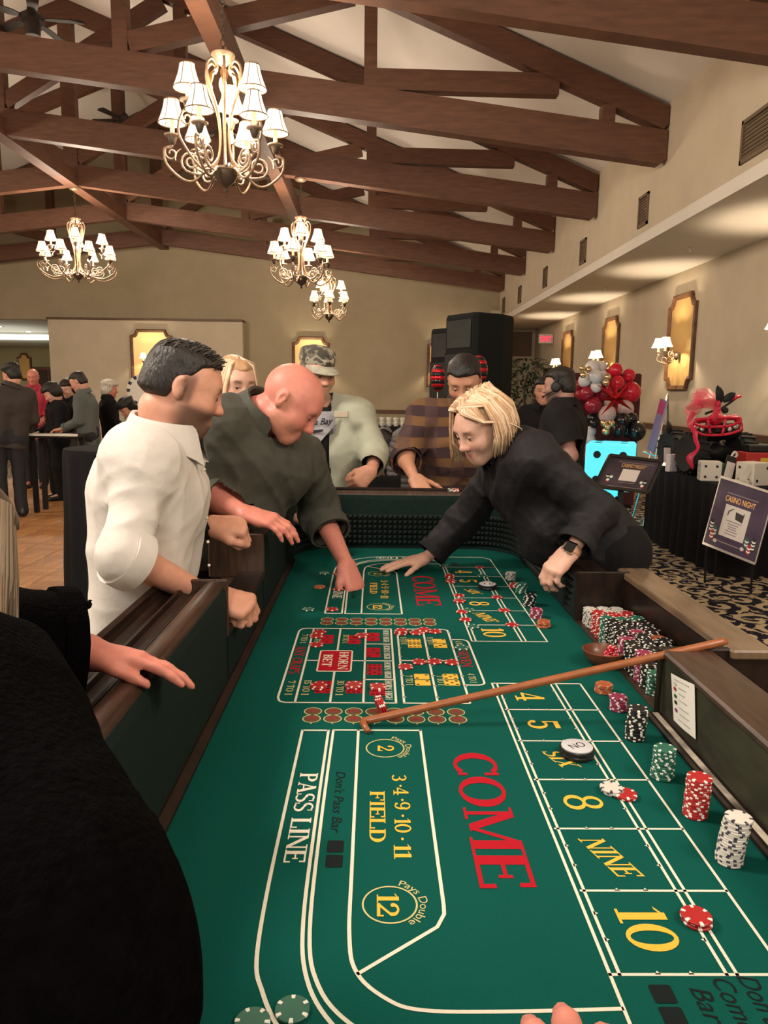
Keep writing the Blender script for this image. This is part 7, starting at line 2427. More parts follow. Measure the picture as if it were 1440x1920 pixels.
# loudspeakers on stands behind the plaid shirt
def speaker(label, cx_, cy_, z0, h, w, d, yaw):
    t = thing('loudspeaker', label, 'speaker', (cx_, cy_, z0))
    Rz = np.array(Matrix.Rotation(yaw, 3, 'Z'))
    q = MB(); q.T = (Rz, A_(cx_, cy_, z0))
    prof = [(-w / 2, d / 2 * 0.2), (-w / 2, -d / 2 + 0.03), (-w / 2 + 0.03, -d / 2), (w / 2 - 0.03, -d / 2), (w / 2, -d / 2 + 0.03), (w / 2, d / 2 * 0.2), (w * 0.28, d / 2), (-w * 0.28, d / 2)]
    ins = [(x * 0.95, y * 0.95) for x, y in prof]
    n = 8
    q.add([(x, y, 0.0) for x, y in ins] + [(x, y, 0.02) for x, y in prof] + [(x, y, h - 0.025) for x, y in prof] + [(x * 0.96, y * 0.96, h) for x, y in prof],
          [tuple(range(n - 1, -1, -1)), tuple(range(3 * n, 4 * n))] + [(k * n + i, k * n + (i + 1) % n, (k + 1) * n + (i + 1) % n, (k + 1) * n + i) for k in range(3) for i in range(n)])
    q.build('cabinet', mat('speaker_plastic', (0.004, 0.004, 0.0045), 0.8, spec=0.2, bump=0.1, bscale=300), t)
    q = MB(); q.T = (Rz, A_(cx_, cy_, z0))
    q.cbox(-w / 2 + 0.03, w / 2 - 0.03, -d / 2 - 0.012, -d / 2 + 0.0, 0.04, h * 0.56, 0.01)
    q.build('woofer_grille', mat('speaker_grille', (0.006, 0.006, 0.006), 0.7), t)
    q = MB(); q.T = (Rz, A_(cx_, cy_, z0))
    a0, a1, b0, b1 = -w / 2 + 0.05, w / 2 - 0.05, h * 0.62, h * 0.93
    c0, c1, e0, e1 = -w * 0.12, w * 0.12, h * 0.72, h * 0.84
    yf, yb = -d / 2 - 0.006, -d / 2 + 0.10
    q.add([(a0, yf, b0), (a1, yf, b0), (a1, yf, b1), (a0, yf, b1), (c0, -d / 2 - 0.002, e0), (c1, -d / 2 - 0.002, e0), (c1, -d / 2 - 0.002, e1), (c0, -d / 2 - 0.002, e1)], [(0, 1, 5, 4), (1, 2, 6, 5), (2, 3, 7, 6), (3, 0, 4, 7), (4, 5, 6, 7)])
    q.build('horn', mat('speaker_horn', (0.008, 0.009, 0.008), 0.6), t)
    q = MB(); q.lathe([(0.02, 0.45), (0.02, z0)], 10, (cx_, cy_, 0)); st_ = q.build('stand_pole', M_METAL, t)
    for k in range(3):
        a = yaw + 0.5 + 2 * PI * k / 3
        q = MB(); q.tube([(cx_, cy_, 0.75), (cx_ + 0.38 * math.cos(a), cy_ + 0.38 * math.sin(a), 0.012)], 0.012, 8); q.build('leg', M_METAL, t, smooth=40)
pA = at_y(905, 592, 6.1)
speaker('large black loudspeaker on a stand behind the plaid shirt', pA[0], 6.1, 1.40, pA[2] - 1.40, 0.40, 0.46, -1.02)
pA = at_y(862, 618, 6.8)
speaker('second black loudspeaker half hidden left of the large one', pA[0], 6.8, 1.38, pA[2] - 1.38, 0.36, 0.40, -0.95)
# red and black foil balloons beside the plaid shirt
M_FR = mat('red_foil', (0.45, 0.012, 0.02), 0.2, metal=0.6)
M_FK = mat('black_foil', (0.012, 0.012, 0.012), 0.2, metal=0.4)
for i, (px, py, rx, rz) in enumerate(((821, 709, 0.046, 0.088), (897, 694, 0.058, 0.095))):
    p = at_y(px, py, 4.9)
    t = thing('foil_balloon', ['round red and black striped foil balloon left of the plaid man', 'round red and black striped foil balloon behind the plaid man head'][i], 'balloon', p, 'striped foil balloons')
    nb_ = 11
    for k in range(nb_):
        t0_, t1_ = -PI / 2 + PI * k / nb_, -PI / 2 + PI * (k + 1) / nb_
        q = MB()
        q.lathe([(rx * math.cos(a) * (1 + 0.06 * math.sin(PI * (a - t0_) / (t1_ - t0_))), rz * math.sin(a)) for a in np.linspace(t0_, t1_, 5)], 20, p, cap0=False, cap1=False)
        q.build('red_stripe' if k % 2 else 'black_stripe', M_FR if k % 2 else M_FK, t, smooth=True)
    q = MB(); q.tube([(p[0], p[1] + 0.01, p[2] - rz * 0.95), (p[0] + 0.02, p[1] + 0.02, 0.0)], 0.003, 5); q.build('ribbon', mat('white_ribbon', (0.7, 0.68, 0.6), 0.5), t)

# potted plant in the corner
p = at_y(985, 760, 10.5)
t = thing('potted_tree', 'leafy dark green potted tree in the far right corner', 'plant', (p[0], 10.5, 0))
q = MB(); q.lathe([(0.16, 0.0), (0.2, 0.05), (0.24, 0.42), (0.22, 0.43), (0.20, 0.36), (0.0, 0.36)], 18, (p[0], 10.5, 0), cap1=False); q.build('pot', mat('dark_pot', (0.03, 0.022, 0.018), 0.5), t, smooth=40)
q = MB(); q.tube(cat_rom([(p[0], 10.5, 0.36), (p[0] + 0.03, 10.5, 0.9), (p[0] - 0.02, 10.52, 1.5), (p[0] + 0.02, 10.5, 1.75)], 5), 0.018, 7); q.build('trunk', mat('tree_bark', (0.05, 0.035, 0.02), 0.9), t, smooth=True)
rg = random.Random(4)
q = MB()
for k in range(420):
    th, zz = rg.uniform(0, 2 * PI), rg.uniform(0.55, 1.95)
    rr = 0.30 * math.sqrt(rg.random()) * (1.15 - abs(zz - 1.25) * 0.75)
    b0 = A_(p[0] + rr * math.cos(th), 10.5 + rr * math.sin(th), zz)
    leaf(q, b0, A_(math.cos(th), math.sin(th), rg.uniform(-0.7, 0.5)), (0, 0, 1), rg.uniform(0.10, 0.17), 0.020)
o = q.build('foliage', mat('dark_leaf', (0.012, 0.030, 0.012), 0.55), t, smooth=True, fix=False); o['kind'] = 'stuff'

# far service table with caps/cups, chairs with bags and jackets
t = thing('service_table', 'black cloth service table against the back wall', 'table', (0.1, 12.0, 0))
q = MB()
xs = np.linspace(-0.75, 1.05, 80)
vs = [(x, 11.7 - 0.02 * abs(math.sin(x * 14)), z) for z in (0.004, 0.45, 0.93) for x in xs]
q.add(vs, [(j * 80 + i, j * 80 + i + 1, (j + 1) * 80 + i + 1, (j + 1) * 80 + i) for j in range(2) for i in range(79)])
q.build('tablecloth', M_CLOTH, t, smooth=50)
q = MB(); q.cbox(-0.76, 1.06, 11.69, 12.4, 0.93, 0.955, 0.006); q.build('tabletop', M_CLOTH, t)
for k in range(8):
    p = at_y(678 + 12.9 * k, 793, 11.85)
    x, z0 = p[0], 0.956
    q = MB()
    q.lathe([(0.034, 0.0), (0.046, 0.055), (0.046, 0.060), (0.043, 0.060), (0.034, 0.066), (0.047, 0.118), (0.047, 0.124), (0.03, 0.135)], 14, (x, 11.85, z0))
    tag(q.build('stacked_cups', mat('white_china', (0.62, 0.62, 0.54), 0.3), smooth=40), ('%s stack of two white cups on the far service table' % ('first', 'second', 'third', 'fourth', 'fifth', 'sixth', 'seventh', 'eighth')[k]), 'cups', 'white cups on the service table')
def chair(label, x, y, yaw, cover=None):
    t = thing('banquet_chair', label, 'chair', (x, y, 0), 'chairs behind the far table end')
    Rz = np.array(Matrix.Rotation(yaw, 3, 'Z')); T = (Rz, A_(x, y, 0))
    q = MB(); q.T = T; q.cbox(-0.21, 0.21, -0.21, 0.21, 0.42, 0.48, 0.015); q.build('seat', M_CLOTH, t)
    q = MB(); q.T = T; q.cbox(-0.20, 0.20, 0.19, 0.23, 0.52, 0.92, 0.012); q.build('backrest', M_CLOTH, t)
    for sx in (-1, 1):
        q = MB(); q.T = T; q.tube([(sx * 0.19, -0.19, 0.0), (sx * 0.19, -0.19, 0.42)], 0.012, 6); q.build('leg', M_METAL, t)
        q = MB(); q.T = T; q.tube([(sx * 0.19, 0.24, 0.0), (sx * 0.19, 0.20, 0.42), (sx * 0.19, 0.22, 0.94)], 0.012, 6); q.build('leg', M_METAL, t)
    return t, T
p = at_y(725, 850, 5.9)
chair('black chair with dark backpack hung on its back', p[0] - 0.02, 6.4, PI + 0.2)
p2 = at_y(755, 850, 5.6)
chair('black chair under the grey quilted jacket', p2[0] + 0.03, 5.75, PI - 0.3)
# backpack
c_ = at_y(716, 856, 5.62)
bp = thing('backpack', 'dark backpack hanging on the chair between the two far players', 'bag', c_)
sdf_obj('pack_body', [ell(c_, (0.14, 0.09, 0.20), None, 0.03), ell(c_ + A_(0, -0.05, -0.06), (0.11, 0.07, 0.11), None, 0.02)], 0.010, mat('dark_pack_nylon', (0.022, 0.018, 0.017), 0.7), bp, disp=folds(3, 0.012), amp=0.012)
q = MB(); q.tube(cat_rom([c_ + A_(-0.12, -0.05, 0.05), c_ + A_(-0.10, -0.10, 0.16), c_ + A_(0.0, -0.09, 0.215), c_ + A_(0.05, -0.08, 0.20)], 5), 0.009, 6); q.build('strap', mat('grey_strap', (0.12, 0.11, 0.10), 0.5), bp, smooth=True)
q = MB(); q.tube(cat_rom([c_ + A_(-0.02, 0, 0.18), c_ + A_(0.02, 0, 0.24), c_ + A_(0.07, 0, 0.18)], 5), 0.010, 6); q.build('handle', mat('grey_strap', (0.12, 0.11, 0.10), 0.5), bp, smooth=True)
# quilted jacket: horizontal baffles
c_ = at_y(757, 866, 5.45)
qj = thing('quilted_jacket', 'grey quilted jacket draped on a chair beside the backpack', 'jacket', c_)
M_QUILT = mat('slate_quilt', (0.085, 0.075, 0.080), 0.5, noise=0.1, nscale=40)
for k in range(9):
    z = c_[2] + 0.16 - k * 0.042
    w = 0.06 + 0.05 * min(1, k / 3)
    pr = [cone((c_[0] - w + 0.01 * k * 0.3, c_[1] + 0.02, z + 0.004), (c_[0] + w + 0.004 * k, c_[1] + 0.02, z - 0.006), 0.034, 0.034, 0.02), cone((c_[0] - w * 0.8, c_[1] - 0.02, z), (c_[0] + w * 0.8, c_[1] - 0.02, z - 0.004), 0.030, 0.030, 0.02)]
    sdf_obj('baffle', pr, 0.010, M_QUILT, qj)
sdf_obj('hood', [cone(c_ + A_(-0.05, 0, 0.19), c_ + A_(0.06, 0.02, 0.25), 0.04, 0.05, 0.03), cone(c_ + A_(0.06, 0.02, 0.25), c_ + A_(0.08, 0.02, 0.14), 0.05, 0.035, 0.03)], 0.010, mat('slate_hood', (0.11, 0.10, 0.095), 0.7), qj)
# tan jacket corner behind the sage sleeve
c_ = at_y(683, 805, 4.9)
tj = sdf_obj('tan_jacket', [cone(at_y(672, 772, 4.95), at_y(690, 800, 4.95), 0.030, 0.045, 0.03), cone(at_y(690, 800, 4.95), at_y(702, 870, 5.0), 0.045, 0.06, 0.03), cone(at_y(702, 870, 5.0), at_y(706, 900, 5.1), 0.06, 0.07, 0.03)], 0.010, mat('tan_coat', (0.22, 0.155, 0.10), 0.8), None, disp=folds(8, 0.012), amp=0.012)
tag(tj, 'tan coat hung on a chair behind the sage sleeve', 'coat')
chair('black chair holding the tan coat', at_y(690, 800, 5.0)[0], 5.15, PI + 0.1)

# big round poker-chip sign behind the white shirt
p = at_y(268, 732, 12.0)
t = thing('chip_sign', 'big round black and white poker chip sign before the left mirror', 'sign', p)
Rs = frame(A_(0, -1, 0)); Rs = np.stack([Rs[:, 0], Rs[:, 2], Rs[:, 1]], axis=1)
if np.linalg.det(Rs) < 0: Rs[:, 0] *= -1
q = MB(); q.lathe([(0.245, -0.01), (0.25, 0.0), (0.25, 0.02), (0.19, 0.022), (0.0, 0.022)], 40, p, Rs, cap1=False); q.build('disc', mat('sign_white', (0.70, 0.66, 0.58), 0.6), t)
for k in range(12):
    q = MB(); a0 = 2 * PI * k / 12
    pts_ = [(r_ * math.cos(a0 + b_), r_ * math.sin(a0 + b_)) for r_, b_ in ((0.248, -0.11), (0.248, 0.0), (0.248, 0.11), (0.195, 0.11), (0.195, 0), (0.195, -0.11))]
    q.add([p + Rs @ A_(x, y, 0.0245) for x, y in pts_], [tuple(range(6))]); q.build('edge_spot', mat('sign_navy', (0.02, 0.022, 0.05), 0.6), t, fix=False)
q = MB(); q.tube([(p[0], p[1] + 0.03, 0.0), (p[0], p[1] + 0.03, p[2])], 0.015, 8); q.build('post', M_METAL, t)
q = MB(); q.lathe([(0.2, 0.0), (0.2, 0.015), (0.02, 0.03)], 20, (p[0], p[1] + 0.03, 0)); q.build('base', M_METAL, t)

# cabinet in the next room
p0, p1 = at_y(62, 688, 25.6), at_y(92, 716, 25.6)
t = thing('dark_cabinet', 'dark cabinet against the far wall of the next room', 'cabinet', (p0[0] + 0.5, 25.7, 0))
q = MB(); q.cbox(p0[0], p0[0] + 1.6, 25.5, 25.99, 0, p0[2], 0.01); q.build('carcass', M_WOODTRIM, t)
for k in range(3):
    q = MB(); q.cbox(p0[0] + 0.06 + 0.5 * k, p0[0] + 0.5 + 0.5 * k, 25.47, 25.5, 0.1, p0[2] - 0.1, 0.01); q.build('door', mat('cabinet_door', (0.03, 0.015, 0.01), 0.3), t)

# ---- balloon garland
M_BAL = {'white': mat('white_balloon', (0.66, 0.62, 0.62), 0.22, spec=0.5), 'red': mat('red_balloon', (0.60, 0.012, 0.035), 0.18, spec=0.5), 'dark': mat('dark_red_balloon', (0.30, 0.012, 0.030), 0.2, spec=0.5),
         'black': mat('black_balloon', (0.010, 0.010, 0.012), 0.10, spec=0.6), 'gold': mat('gold_balloon', (0.75, 0.55, 0.30), 0.16, metal=0.9), 'blush': mat('blush_balloon', (0.66, 0.48, 0.46), 0.22)}
def kb(x, y):
    return 1060 + x * 0.125, 660 + y * 0.125
BAL = [('white', 400, 240, 110, 9.5, 'top white balloon at the left of the garland'), ('white', 520, 240, 100, 9.6, 'top white balloon at the right of the white cluster'), ('white', 460, 370, 100, 9.3, 'white balloon in the middle of the white cluster'), ('white', 290, 430, 95, 9.4, 'lower left white balloon of the cluster'), ('white', 460, 520, 85, 9.35, 'lowest white balloon of the upper cluster'), ('white', 370, 330, 90, 9.45, 'white balloon behind the gold trio'), ('white', 560, 370, 85, 9.45, 'white balloon touching the red ones'),
       ('red', 760, 270, 98, 9.4, 'topmost red balloon of the garland'), ('red', 950, 350, 95, 9.5, 'red balloon at the upper right'), ('red', 780, 465, 105, 9.3, 'red balloon above the foil star'), ('red', 980, 600, 150, 9.5, 'largest red balloon behind the foil star'), ('red', 650, 330, 75, 9.6, 'red balloon peeking behind the gold pair'), ('red', 690, 560, 90, 9.5, 'red balloon half behind the star arm'),
       ('dark', 200, 500, 75, 9.6, 'dark red balloon left edge of garland'), ('dark', 320, 620, 105, 9.4, 'dark red balloon below the white cluster'), ('dark', 420, 800, 125, 9.4, 'large dark red balloon low on the left'), ('dark', 540, 640, 100, 9.55, 'dark red balloon left of the foil star'), ('dark', 230, 640, 90, 9.6, 'dark red balloon nearest the man shoulder'),
       ('gold', 258, 248, 45, 9.2, 'left small gold balloon of the upper trio'), ('gold', 348, 262, 48, 9.2, 'right small gold balloon of the upper trio'), ('gold', 268, 345, 45, 9.2, 'lower small gold balloon of the upper trio'), ('gold', 635, 375, 52, 9.15, 'upper small gold balloon beside the red ones'), ('gold', 610, 460, 52, 9.15, 'lower small gold balloon beside the red ones'), ('gold', 580, 1070, 55, 9.1, 'left small gold balloon of the lower bunch'), ('gold', 690, 1070, 55, 9.1, 'right small gold balloon of the lower bunch'), ('gold', 605, 1190, 60, 9.1, 'lowest small gold balloon over the lit cube'), ('gold', 635, 1125, 45, 9.05, 'middle small gold balloon of the lower bunch'),
       ('blush', 630, 930, 130, 9.35, 'pale balloon under the foil star'), ('blush', 900, 850, 125, 9.45, 'pale pink balloon right of the star foot'), ('blush', 640, 780, 70, 9.5, 'small pale balloon behind the star centre'),
       ('black', 400, 990, 90, 9.5, 'black balloon low at the left'), ('black', 430, 1070, 70, 9.45, 'smaller black balloon low at the left'), ('black', 860, 1030, 115, 9.3, 'black balloon in the middle of the lower cluster'), ('black', 980, 1010, 105, 9.4, 'black balloon behind the middle of the lower cluster'), ('black', 1060, 1190, 145, 9.3, 'largest black balloon at the lower right'), ('black', 800, 1170, 110, 9.25, 'lowest black balloon above the lit cube'), ('black', 930, 1180, 100, 9.35, 'black balloon between the two lowest ones'),
       ('white', 380, 1190, 80, 9.6, 'upper white balloon of the left column'), ('white', 360, 1310, 90, 9.6, 'lower white balloon of the left column'), ('dark', 330, 1440, 70, 9.6, 'upper red balloon at the foot of the left column'), ('dark', 320, 1560, 80, 9.6, 'lower red balloon at the foot of the left column')]
q = MB(); q.sphere((0, 0, 0), (1, 1, 1.1), 20, 14); q.lathe([(0.02, -1.13), (0.07, -1.19), (0.06, -1.2), (0.0, -1.15)], 8, (0, 0, 0))
bal_me = {}
for c_n, m_ in M_BAL.items():
    me = q.mesh('balloon'); me.materials.append(m_)
    me.polygons.foreach_set('use_smooth', [True] * len(me.polygons))
    bal_me[c_n] = me
for c_n, x, y, r, yy_, lab in BAL:
    px, py = kb(x, y)
    p = at_y(px, py, yy_)
    o = bpy.data.objects.new('balloon', bal_me[c_n]); C.objects.link(o)
    rr = r * 0.125 * yy_ / FPX
    o.location = p; o.scale = (rr, rr, rr * 0.96)
    o.rotation_euler = (random.uniform(-0.5, 0.5), random.uniform(-0.5, 0.5), random.uniform(0, 6))
    tag(o, lab, 'balloon', 'balloon garland')
px, py = kb(765, 700)
p = at_y(px, py, 9.0)
t = thing('foil_star', 'spiky metallic red foil star on the balloon garland', 'balloon', p, 'balloon garland')
arms_ = [(-295, -215), (-20, -300), (230, -280), (260, -40), (-280, 20), (-240, 260), (0, 250), (250, 180)]
for k, (dx, dy) in enumerate(arms_ + [(60, 60), (-60, -60)]):
    q = MB()
    tip = at_y(px + dx * 0.125, py + dy * 0.125, 9.0 - 0.05 * (k % 3)) if k < 8 else p + A_(0.03 * (1 if k == 8 else -1), -0.22, 0.02)
    d = _n(tip - p); F = frame(d, (0.3, 0.4, 1))
    L_ = np.linalg.norm(tip - p)
    ring = [p + d * L_ * 0.12 + (F[:, 0] * math.cos(a) + F[:, 2] * math.sin(a)) * 0.030 for a in np.linspace(0, 2 * PI, 7)[:-1]]
    q.add([p] + ring + [tip], [(0, (i + 1) % 6 + 1, i + 1) for i in range(6)] + [(i + 1, (i + 1) % 6 + 1, 7) for i in range(6)])
    q.build('spike', mat('red_star_foil', (0.50, 0.02, 0.025), 0.15, metal=0.8), t)
# frame arch the garland is tied to
t = thing('backdrop_panel', 'dark red backdrop board standing behind the balloons', 'backdrop', (3.15, 9.9, 0))
pa, pb = at_y(1150, 700, 9.9), at_y(1202, 700, 9.9)
q = MB(); q.cbox(2.4, pb[0], 9.86, 9.9, 0.02, pa[2], 0.01); q.build('board', mat('oxblood_board', (0.07, 0.008, 0.012), 0.6), t)
for x in (2.5, pb[0] - 0.1):
    q = MB(); q.box(x - 0.03, x + 0.03, 9.75, 10.05, 0, 0.03); q.build('foot', M_METAL, t)

# ---- glowing die cube on a second one
M_GLOW = mat('lit_cyan_acrylic', (0.12, 0.55, 0.62), 0.35, emit=(0.08, 0.75, 0.92), estr=0.55)
M_PIPK = mat('black_pip', (0.008, 0.010, 0.012), 0.5)
def glow_die(label, cx_, cy_, z0, s, yaw):
    t = thing('light_up_die', label, 'lamp', (cx_, cy_, z0), 'light-up dice')
    Rz = np.array(Matrix.Rotation(yaw, 3, 'Z'))
    q = MB(); q.T = (Rz, A_(cx_, cy_, z0)); q.cbox(-s / 2, s / 2, -s / 2, s / 2, 0, s, 0.025); q.build('cube', M_GLOW, t)
    for face in range(3):
        for u, v in PIPS[(5, 3, 4)[face]]:
            q = MB(); q.T = (Rz, A_(cx_, cy_, z0))
            ring, rin = [], []
            for k in range(14):
                a = 2 * PI * k / 14
                uu, vv = u * s * 0.26 + s * 0.075 * math.cos(a), v * s * 0.26 + s * 0.075 * math.sin(a)
                ring.append({0: (uu, -s / 2 - 0.003, s / 2 + vv), 1: (-s / 2 - 0.003, uu, s / 2 + vv), 2: (uu, vv, s + 0.003)}[face])
                uu, vv = u * s * 0.26 + s * 0.08 * math.cos(a), v * s * 0.26 + s * 0.08 * math.sin(a)
                rin.append({0: (uu, -s / 2 + 0.002, s / 2 + vv), 1: (-s / 2 + 0.002, uu, s / 2 + vv), 2: (uu, vv, s - 0.002)}[face])
            q.add(ring + rin, [tuple(range(14))] + [(k, (k + 1) % 14, (k + 1) % 14 + 14, k + 14) for k in range(14)])
            q.build('pip', M_PIPK, t)
    return t
pA = at_y(1150, 868, 8.5)
glow_die('upper glowing cyan die with black pips below the balloons', pA[0], 8.6, 0.40, 0.54, -0.35)
glow_die('lower glowing cyan die glimpsed under the upper one', pA[0] - 0.10, 8.62, 0.0, 0.395, 0.25)

# ---- casino night signs
M_POSTER = mat('purple_black_poster', (0.040, 0.028, 0.040), 0.35, noise=0.5, nscale=5, spec=0.5)
M_GOLDINK = mat('gold_ink', (0.55, 0.30, 0.10), 0.4)
M_CARD = mat('cream_card', (0.62, 0.56, 0.52), 0.7)
def plane4(TL, TR, BL, BR, off):
    BR = TR + BL - TL
    nrm = _n(np.cross(TR - TL, TL - BL))
    if nrm[1] > 0:
        nrm = -nrm
    def f(u, v, d=0.0):
        a = TL + (TR - TL) * u
        b_ = BL + (BR - BL) * u
        return tuple(a + (b_ - a) * v + nrm * (off + d))
    return f, nrm
def scatter_chips(t, f, cols, u0, v0, su, sv):
    for i, (cn, du, dv, n) in enumerate(cols):
        for k in range(n):
            q = MB()
            q.add([f(u0 + du + su * 0.5 * math.cos(a), v0 + dv - k * sv * 0.42 + sv * 0.5 * math.sin(a), 0.0008 + 0.0002 * k + 0.0001 * i) for a in np.linspace(0, 2 * PI, 11)[:-1]], [tuple(range(10))])
            q.build('printed_chip', CHIPM[cn][k % 2], t, fix=False)
def quad_on(q, f, u0, u1, v0, v1, d):
    q.add([f(u0, v0, d), f(u1, v0, d), f(u1, v1, d), f(u0, v1, d)], [(0, 1, 2, 3)])
# framed sign on a pole
TL, TR, BL, BR = at_y(1143, 854, 5.05), at_y(1240, 866, 5.12), at_y(1115, 912, 4.92), at_y(1219, 936, 4.99)
t = thing('framed_sign', 'black framed casino night sign on a pole stand behind the dealer', 'sign', (BL + BR) / 2 * A_(1, 1, 0))
f, nrm = plane4(TL, TR, BL, BR, 0.0)
q = MB(); q.add([f(u, v, 0) for u, v in ((0, 0), (1, 0), (1, 1), (0, 1))] + [f(u, v, -0.012) for u, v in ((0, 0), (1, 0), (1, 1), (0, 1))], [(0, 1, 2, 3), (7, 6, 5, 4), (0, 4, 5, 1), (1, 5, 6, 2), (2, 6, 7, 3), (3, 7, 4, 0)]); q.build('print_panel', M_POSTER, t)
q = MB()
for a, b_ in (((0, 0), (1, 0)), ((1, 0), (1, 1)), ((1, 1), (0, 1)), ((0, 1), (0, 0))):
    q.beam(f(*a, 0.004), f(*b_, 0.004), 0.019, 0.022, nrm)
q.build('frame', mat('black_frame', (0.012, 0.011, 0.011), 0.3, spec=0.6), t)
q = MB(); put_bfont(q, 'CASINO NIGHT', lambda u, v: f(0.30 + u * 0.46, 0.30 - v * 0.115 + 0.0 * u, 0.0012), 1.0, 1.0, 0.0, 0.02); o = q.build('lettering', M_GOLDINK, t, fix=False); o['kind'] = 'stuff'
q = MB(); quad_on(q, f, 0.36, 0.69, 0.36, 0.73, 0.0012); q.build('white_card', M_CARD, t, fix=False)
q = MB()
for u0, u1, v in ((0.22, 0.9, 0.14), (0.30, 0.80, 0.20), (0.38, 0.68, 0.78), (0.22, 0.86, 0.92)):
    quad_on(q, f, u0, u1, v, v + 0.012, 0.0012)
o = q.build('fine_print', mat('pale_ink', (0.30, 0.24, 0.22), 0.5), t, fix=False); o['kind'] = 'stuff'
scatter_chips(t, f, [('black', 0.0, 0.0, 3), ('green', 0.07, 0.02, 2), ('red', 0.03, 0.12, 2)], 0.14, 0.66, 0.06, 0.08)
scatter_chips(t, f, [('green', 0.0, 0.02, 2), ('black', 0.07, 0.0, 3), ('red', 0.04, 0.12, 2)], 0.80, 0.74, 0.06, 0.08)
mid_ = (BL + BR) / 2
q = MB(); q.cbox(mid_[0] - 0.018, mid_[0] + 0.018, mid_[1] + 0.02, mid_[1] + 0.05, 0.02, mid_[2] + 0.06, 0.004); q.build('pole', M_METAL, t)
q = MB(); q.lathe([(0.16, 0.0), (0.16, 0.012), (0.03, 0.03)], 20, (mid_[0], mid_[1] + 0.035, 0)); q.build('base', M_METAL, t)
# large poster hung before the draped table
TL, TR, BL, BR = at_y(1352, 894, 5.80), at_y(1452, 926, 5.45), at_y(1318, 1018, 5.72), at_y(1438, 1058, 5.35)
t = thing('event_poster', 'purple casino night poster in a silver edge hanging before the draped table', 'poster', (BL + BR) / 2 * A_(1, 1, 0))
f, nrm = plane4(TL, TR, BL, BR, 0.0)
q = MB(); q.add([f(u, v, 0) for u, v in ((0, 0), (1, 0), (1, 1), (0, 1))] + [f(u, v, -0.006) for u, v in ((0, 0), (1, 0), (1, 1), (0, 1))], [(0, 1, 2, 3), (7, 6, 5, 4), (0, 4, 5, 1), (1, 5, 6, 2), (2, 6, 7, 3), (3, 7, 4, 0)]); q.build('sheet', mat('purple_poster', (0.055, 0.035, 0.065), 0.3, noise=0.5, nscale=4), t)
q = MB()
for a, b_ in (((0, 0), (1, 0)), ((1, 1), (0, 1))):
    q.beam(f(*a, 0.0), f(*b_, 0.0), 0.018, 0.014, nrm)
for a, b_ in (((1, 0), (1, 1)), ((0, 1), (0, 0))):
    q.beam(f(*a, 0.0), f(*b_, 0.0), 0.008, 0.008, nrm)
q.build('edge_rail', mat('silver_rail', (0.55, 0.50, 0.45), 0.3, metal=0.8), t)
q = MB(); put_bfont(q, 'CASINO NIGHT', lambda u, v: f(0.19 + u * 0.56, 0.30 - v * 0.082, 0.0012), 1.0, 1.0, 0.0, 0.02); o = q.build('lettering', mat('gold_ink_bright', (0.75, 0.42, 0.14), 0.4), t, fix=False); o['kind'] = 'stuff'
q = MB(); quad_on(q, f, 0.23, 0.70, 0.345, 0.80, 0.0012); q.build('white_card', M_CARD, t, fix=False)
q = MB()
q.add([f(u, v, 0.002) for u, v in ((0.30, 0.50), (0.315, 0.50), (0.325, 0.44), (0.40, 0.385), (0.395, 0.375), (0.305, 0.43))], [tuple(range(6))])
q.add([f(u, v, 0.002) for u, v in ((0.44, 0.415), (0.585, 0.43), (0.59, 0.405), (0.605, 0.405), (0.60, 0.54), (0.46, 0.52))], [tuple(range(6))])
q.build('house_drawing', mat('ink_dark', (0.03, 0.025, 0.025), 0.6), t, fix=False)
q = MB()
for u0, u1, v in ((0.31, 0.60, 0.56), (0.35, 0.55, 0.60), (0.36, 0.52, 0.635), (0.37, 0.53, 0.665), (0.33, 0.56, 0.70), (0.33, 0.55, 0.74), (0.20, 0.78, 0.175), (0.24, 0.66, 0.88)):
    quad_on(q, f, u0, u1, v, v + 0.014, 0.002)
o = q.build('fine_print', mat('grey_ink', (0.25, 0.20, 0.20), 0.6), t, fix=False); o['kind'] = 'stuff'
scatter_chips(t, f, [('black', 0.0, 0.0, 7), ('green', 0.08, 0.04, 5), ('red', 0.045, 0.10, 5), ('white', 0.13, 0.12, 1)], 0.07, 0.78, 0.075, 0.055)
scatter_chips(t, f, [('green', 0.0, 0.04, 5), ('black', 0.12, 0.06, 7), ('red', 0.065, 0.12, 5), ('white', -0.05, 0.10, 1)], 0.76, 0.78, 0.075, 0.055)
for u in (0.06, 0.94):
    a = np.array(f(u, 1.0, -0.01)); b_ = np.array(f(u, 0.02, -0.01))
    q = MB(); q.tube([b_, a, A_(a[0] + 0.02, a[1] + 0.02, 0.01)], 0.009, 6); q.build('leg', M_METAL, t)

# ---- prize table along the right wall
TXL, TY0, TY1, TZ = 2.86, 5.95, 7.72, 0.745
t = thing('prize_table', 'long black draped prize table along the right wall', 'table', (3.2, 6.8, 0))
q = MB(); q.cbox(TXL, 3.62, TY0, TY1, TZ - 0.03, TZ, 0.008); q.build('tabletop', M_CLOTH, t)
q = MB()
path_ = [(3.62, TY1)] + [(x, TY1) for x in np.linspace(3.5, TXL, 14)] + [(TXL, y) for y in np.linspace(TY1 - 0.02, TY0, 90)] + [(x, TY0) for x in np.linspace(TXL, 3.62, 30)]
nn = len(path_)
rows = []
for z, amp in ((0.006, 0.035), (0.3, 0.026), (0.6, 0.010), (TZ - 0.004, 0.0)):
    for i, (x, y) in enumerate(path_):
        w = amp * math.sin(i * 0.62 + 0.8 * math.sin(i * 0.21))
        rows.append((x - 0.012 - w if y < TY1 - 0.01 and x < TXL + 0.01 else x, y + w if y >= TY1 - 0.01 else (y - w if x > TXL + 0.01 else y), z))
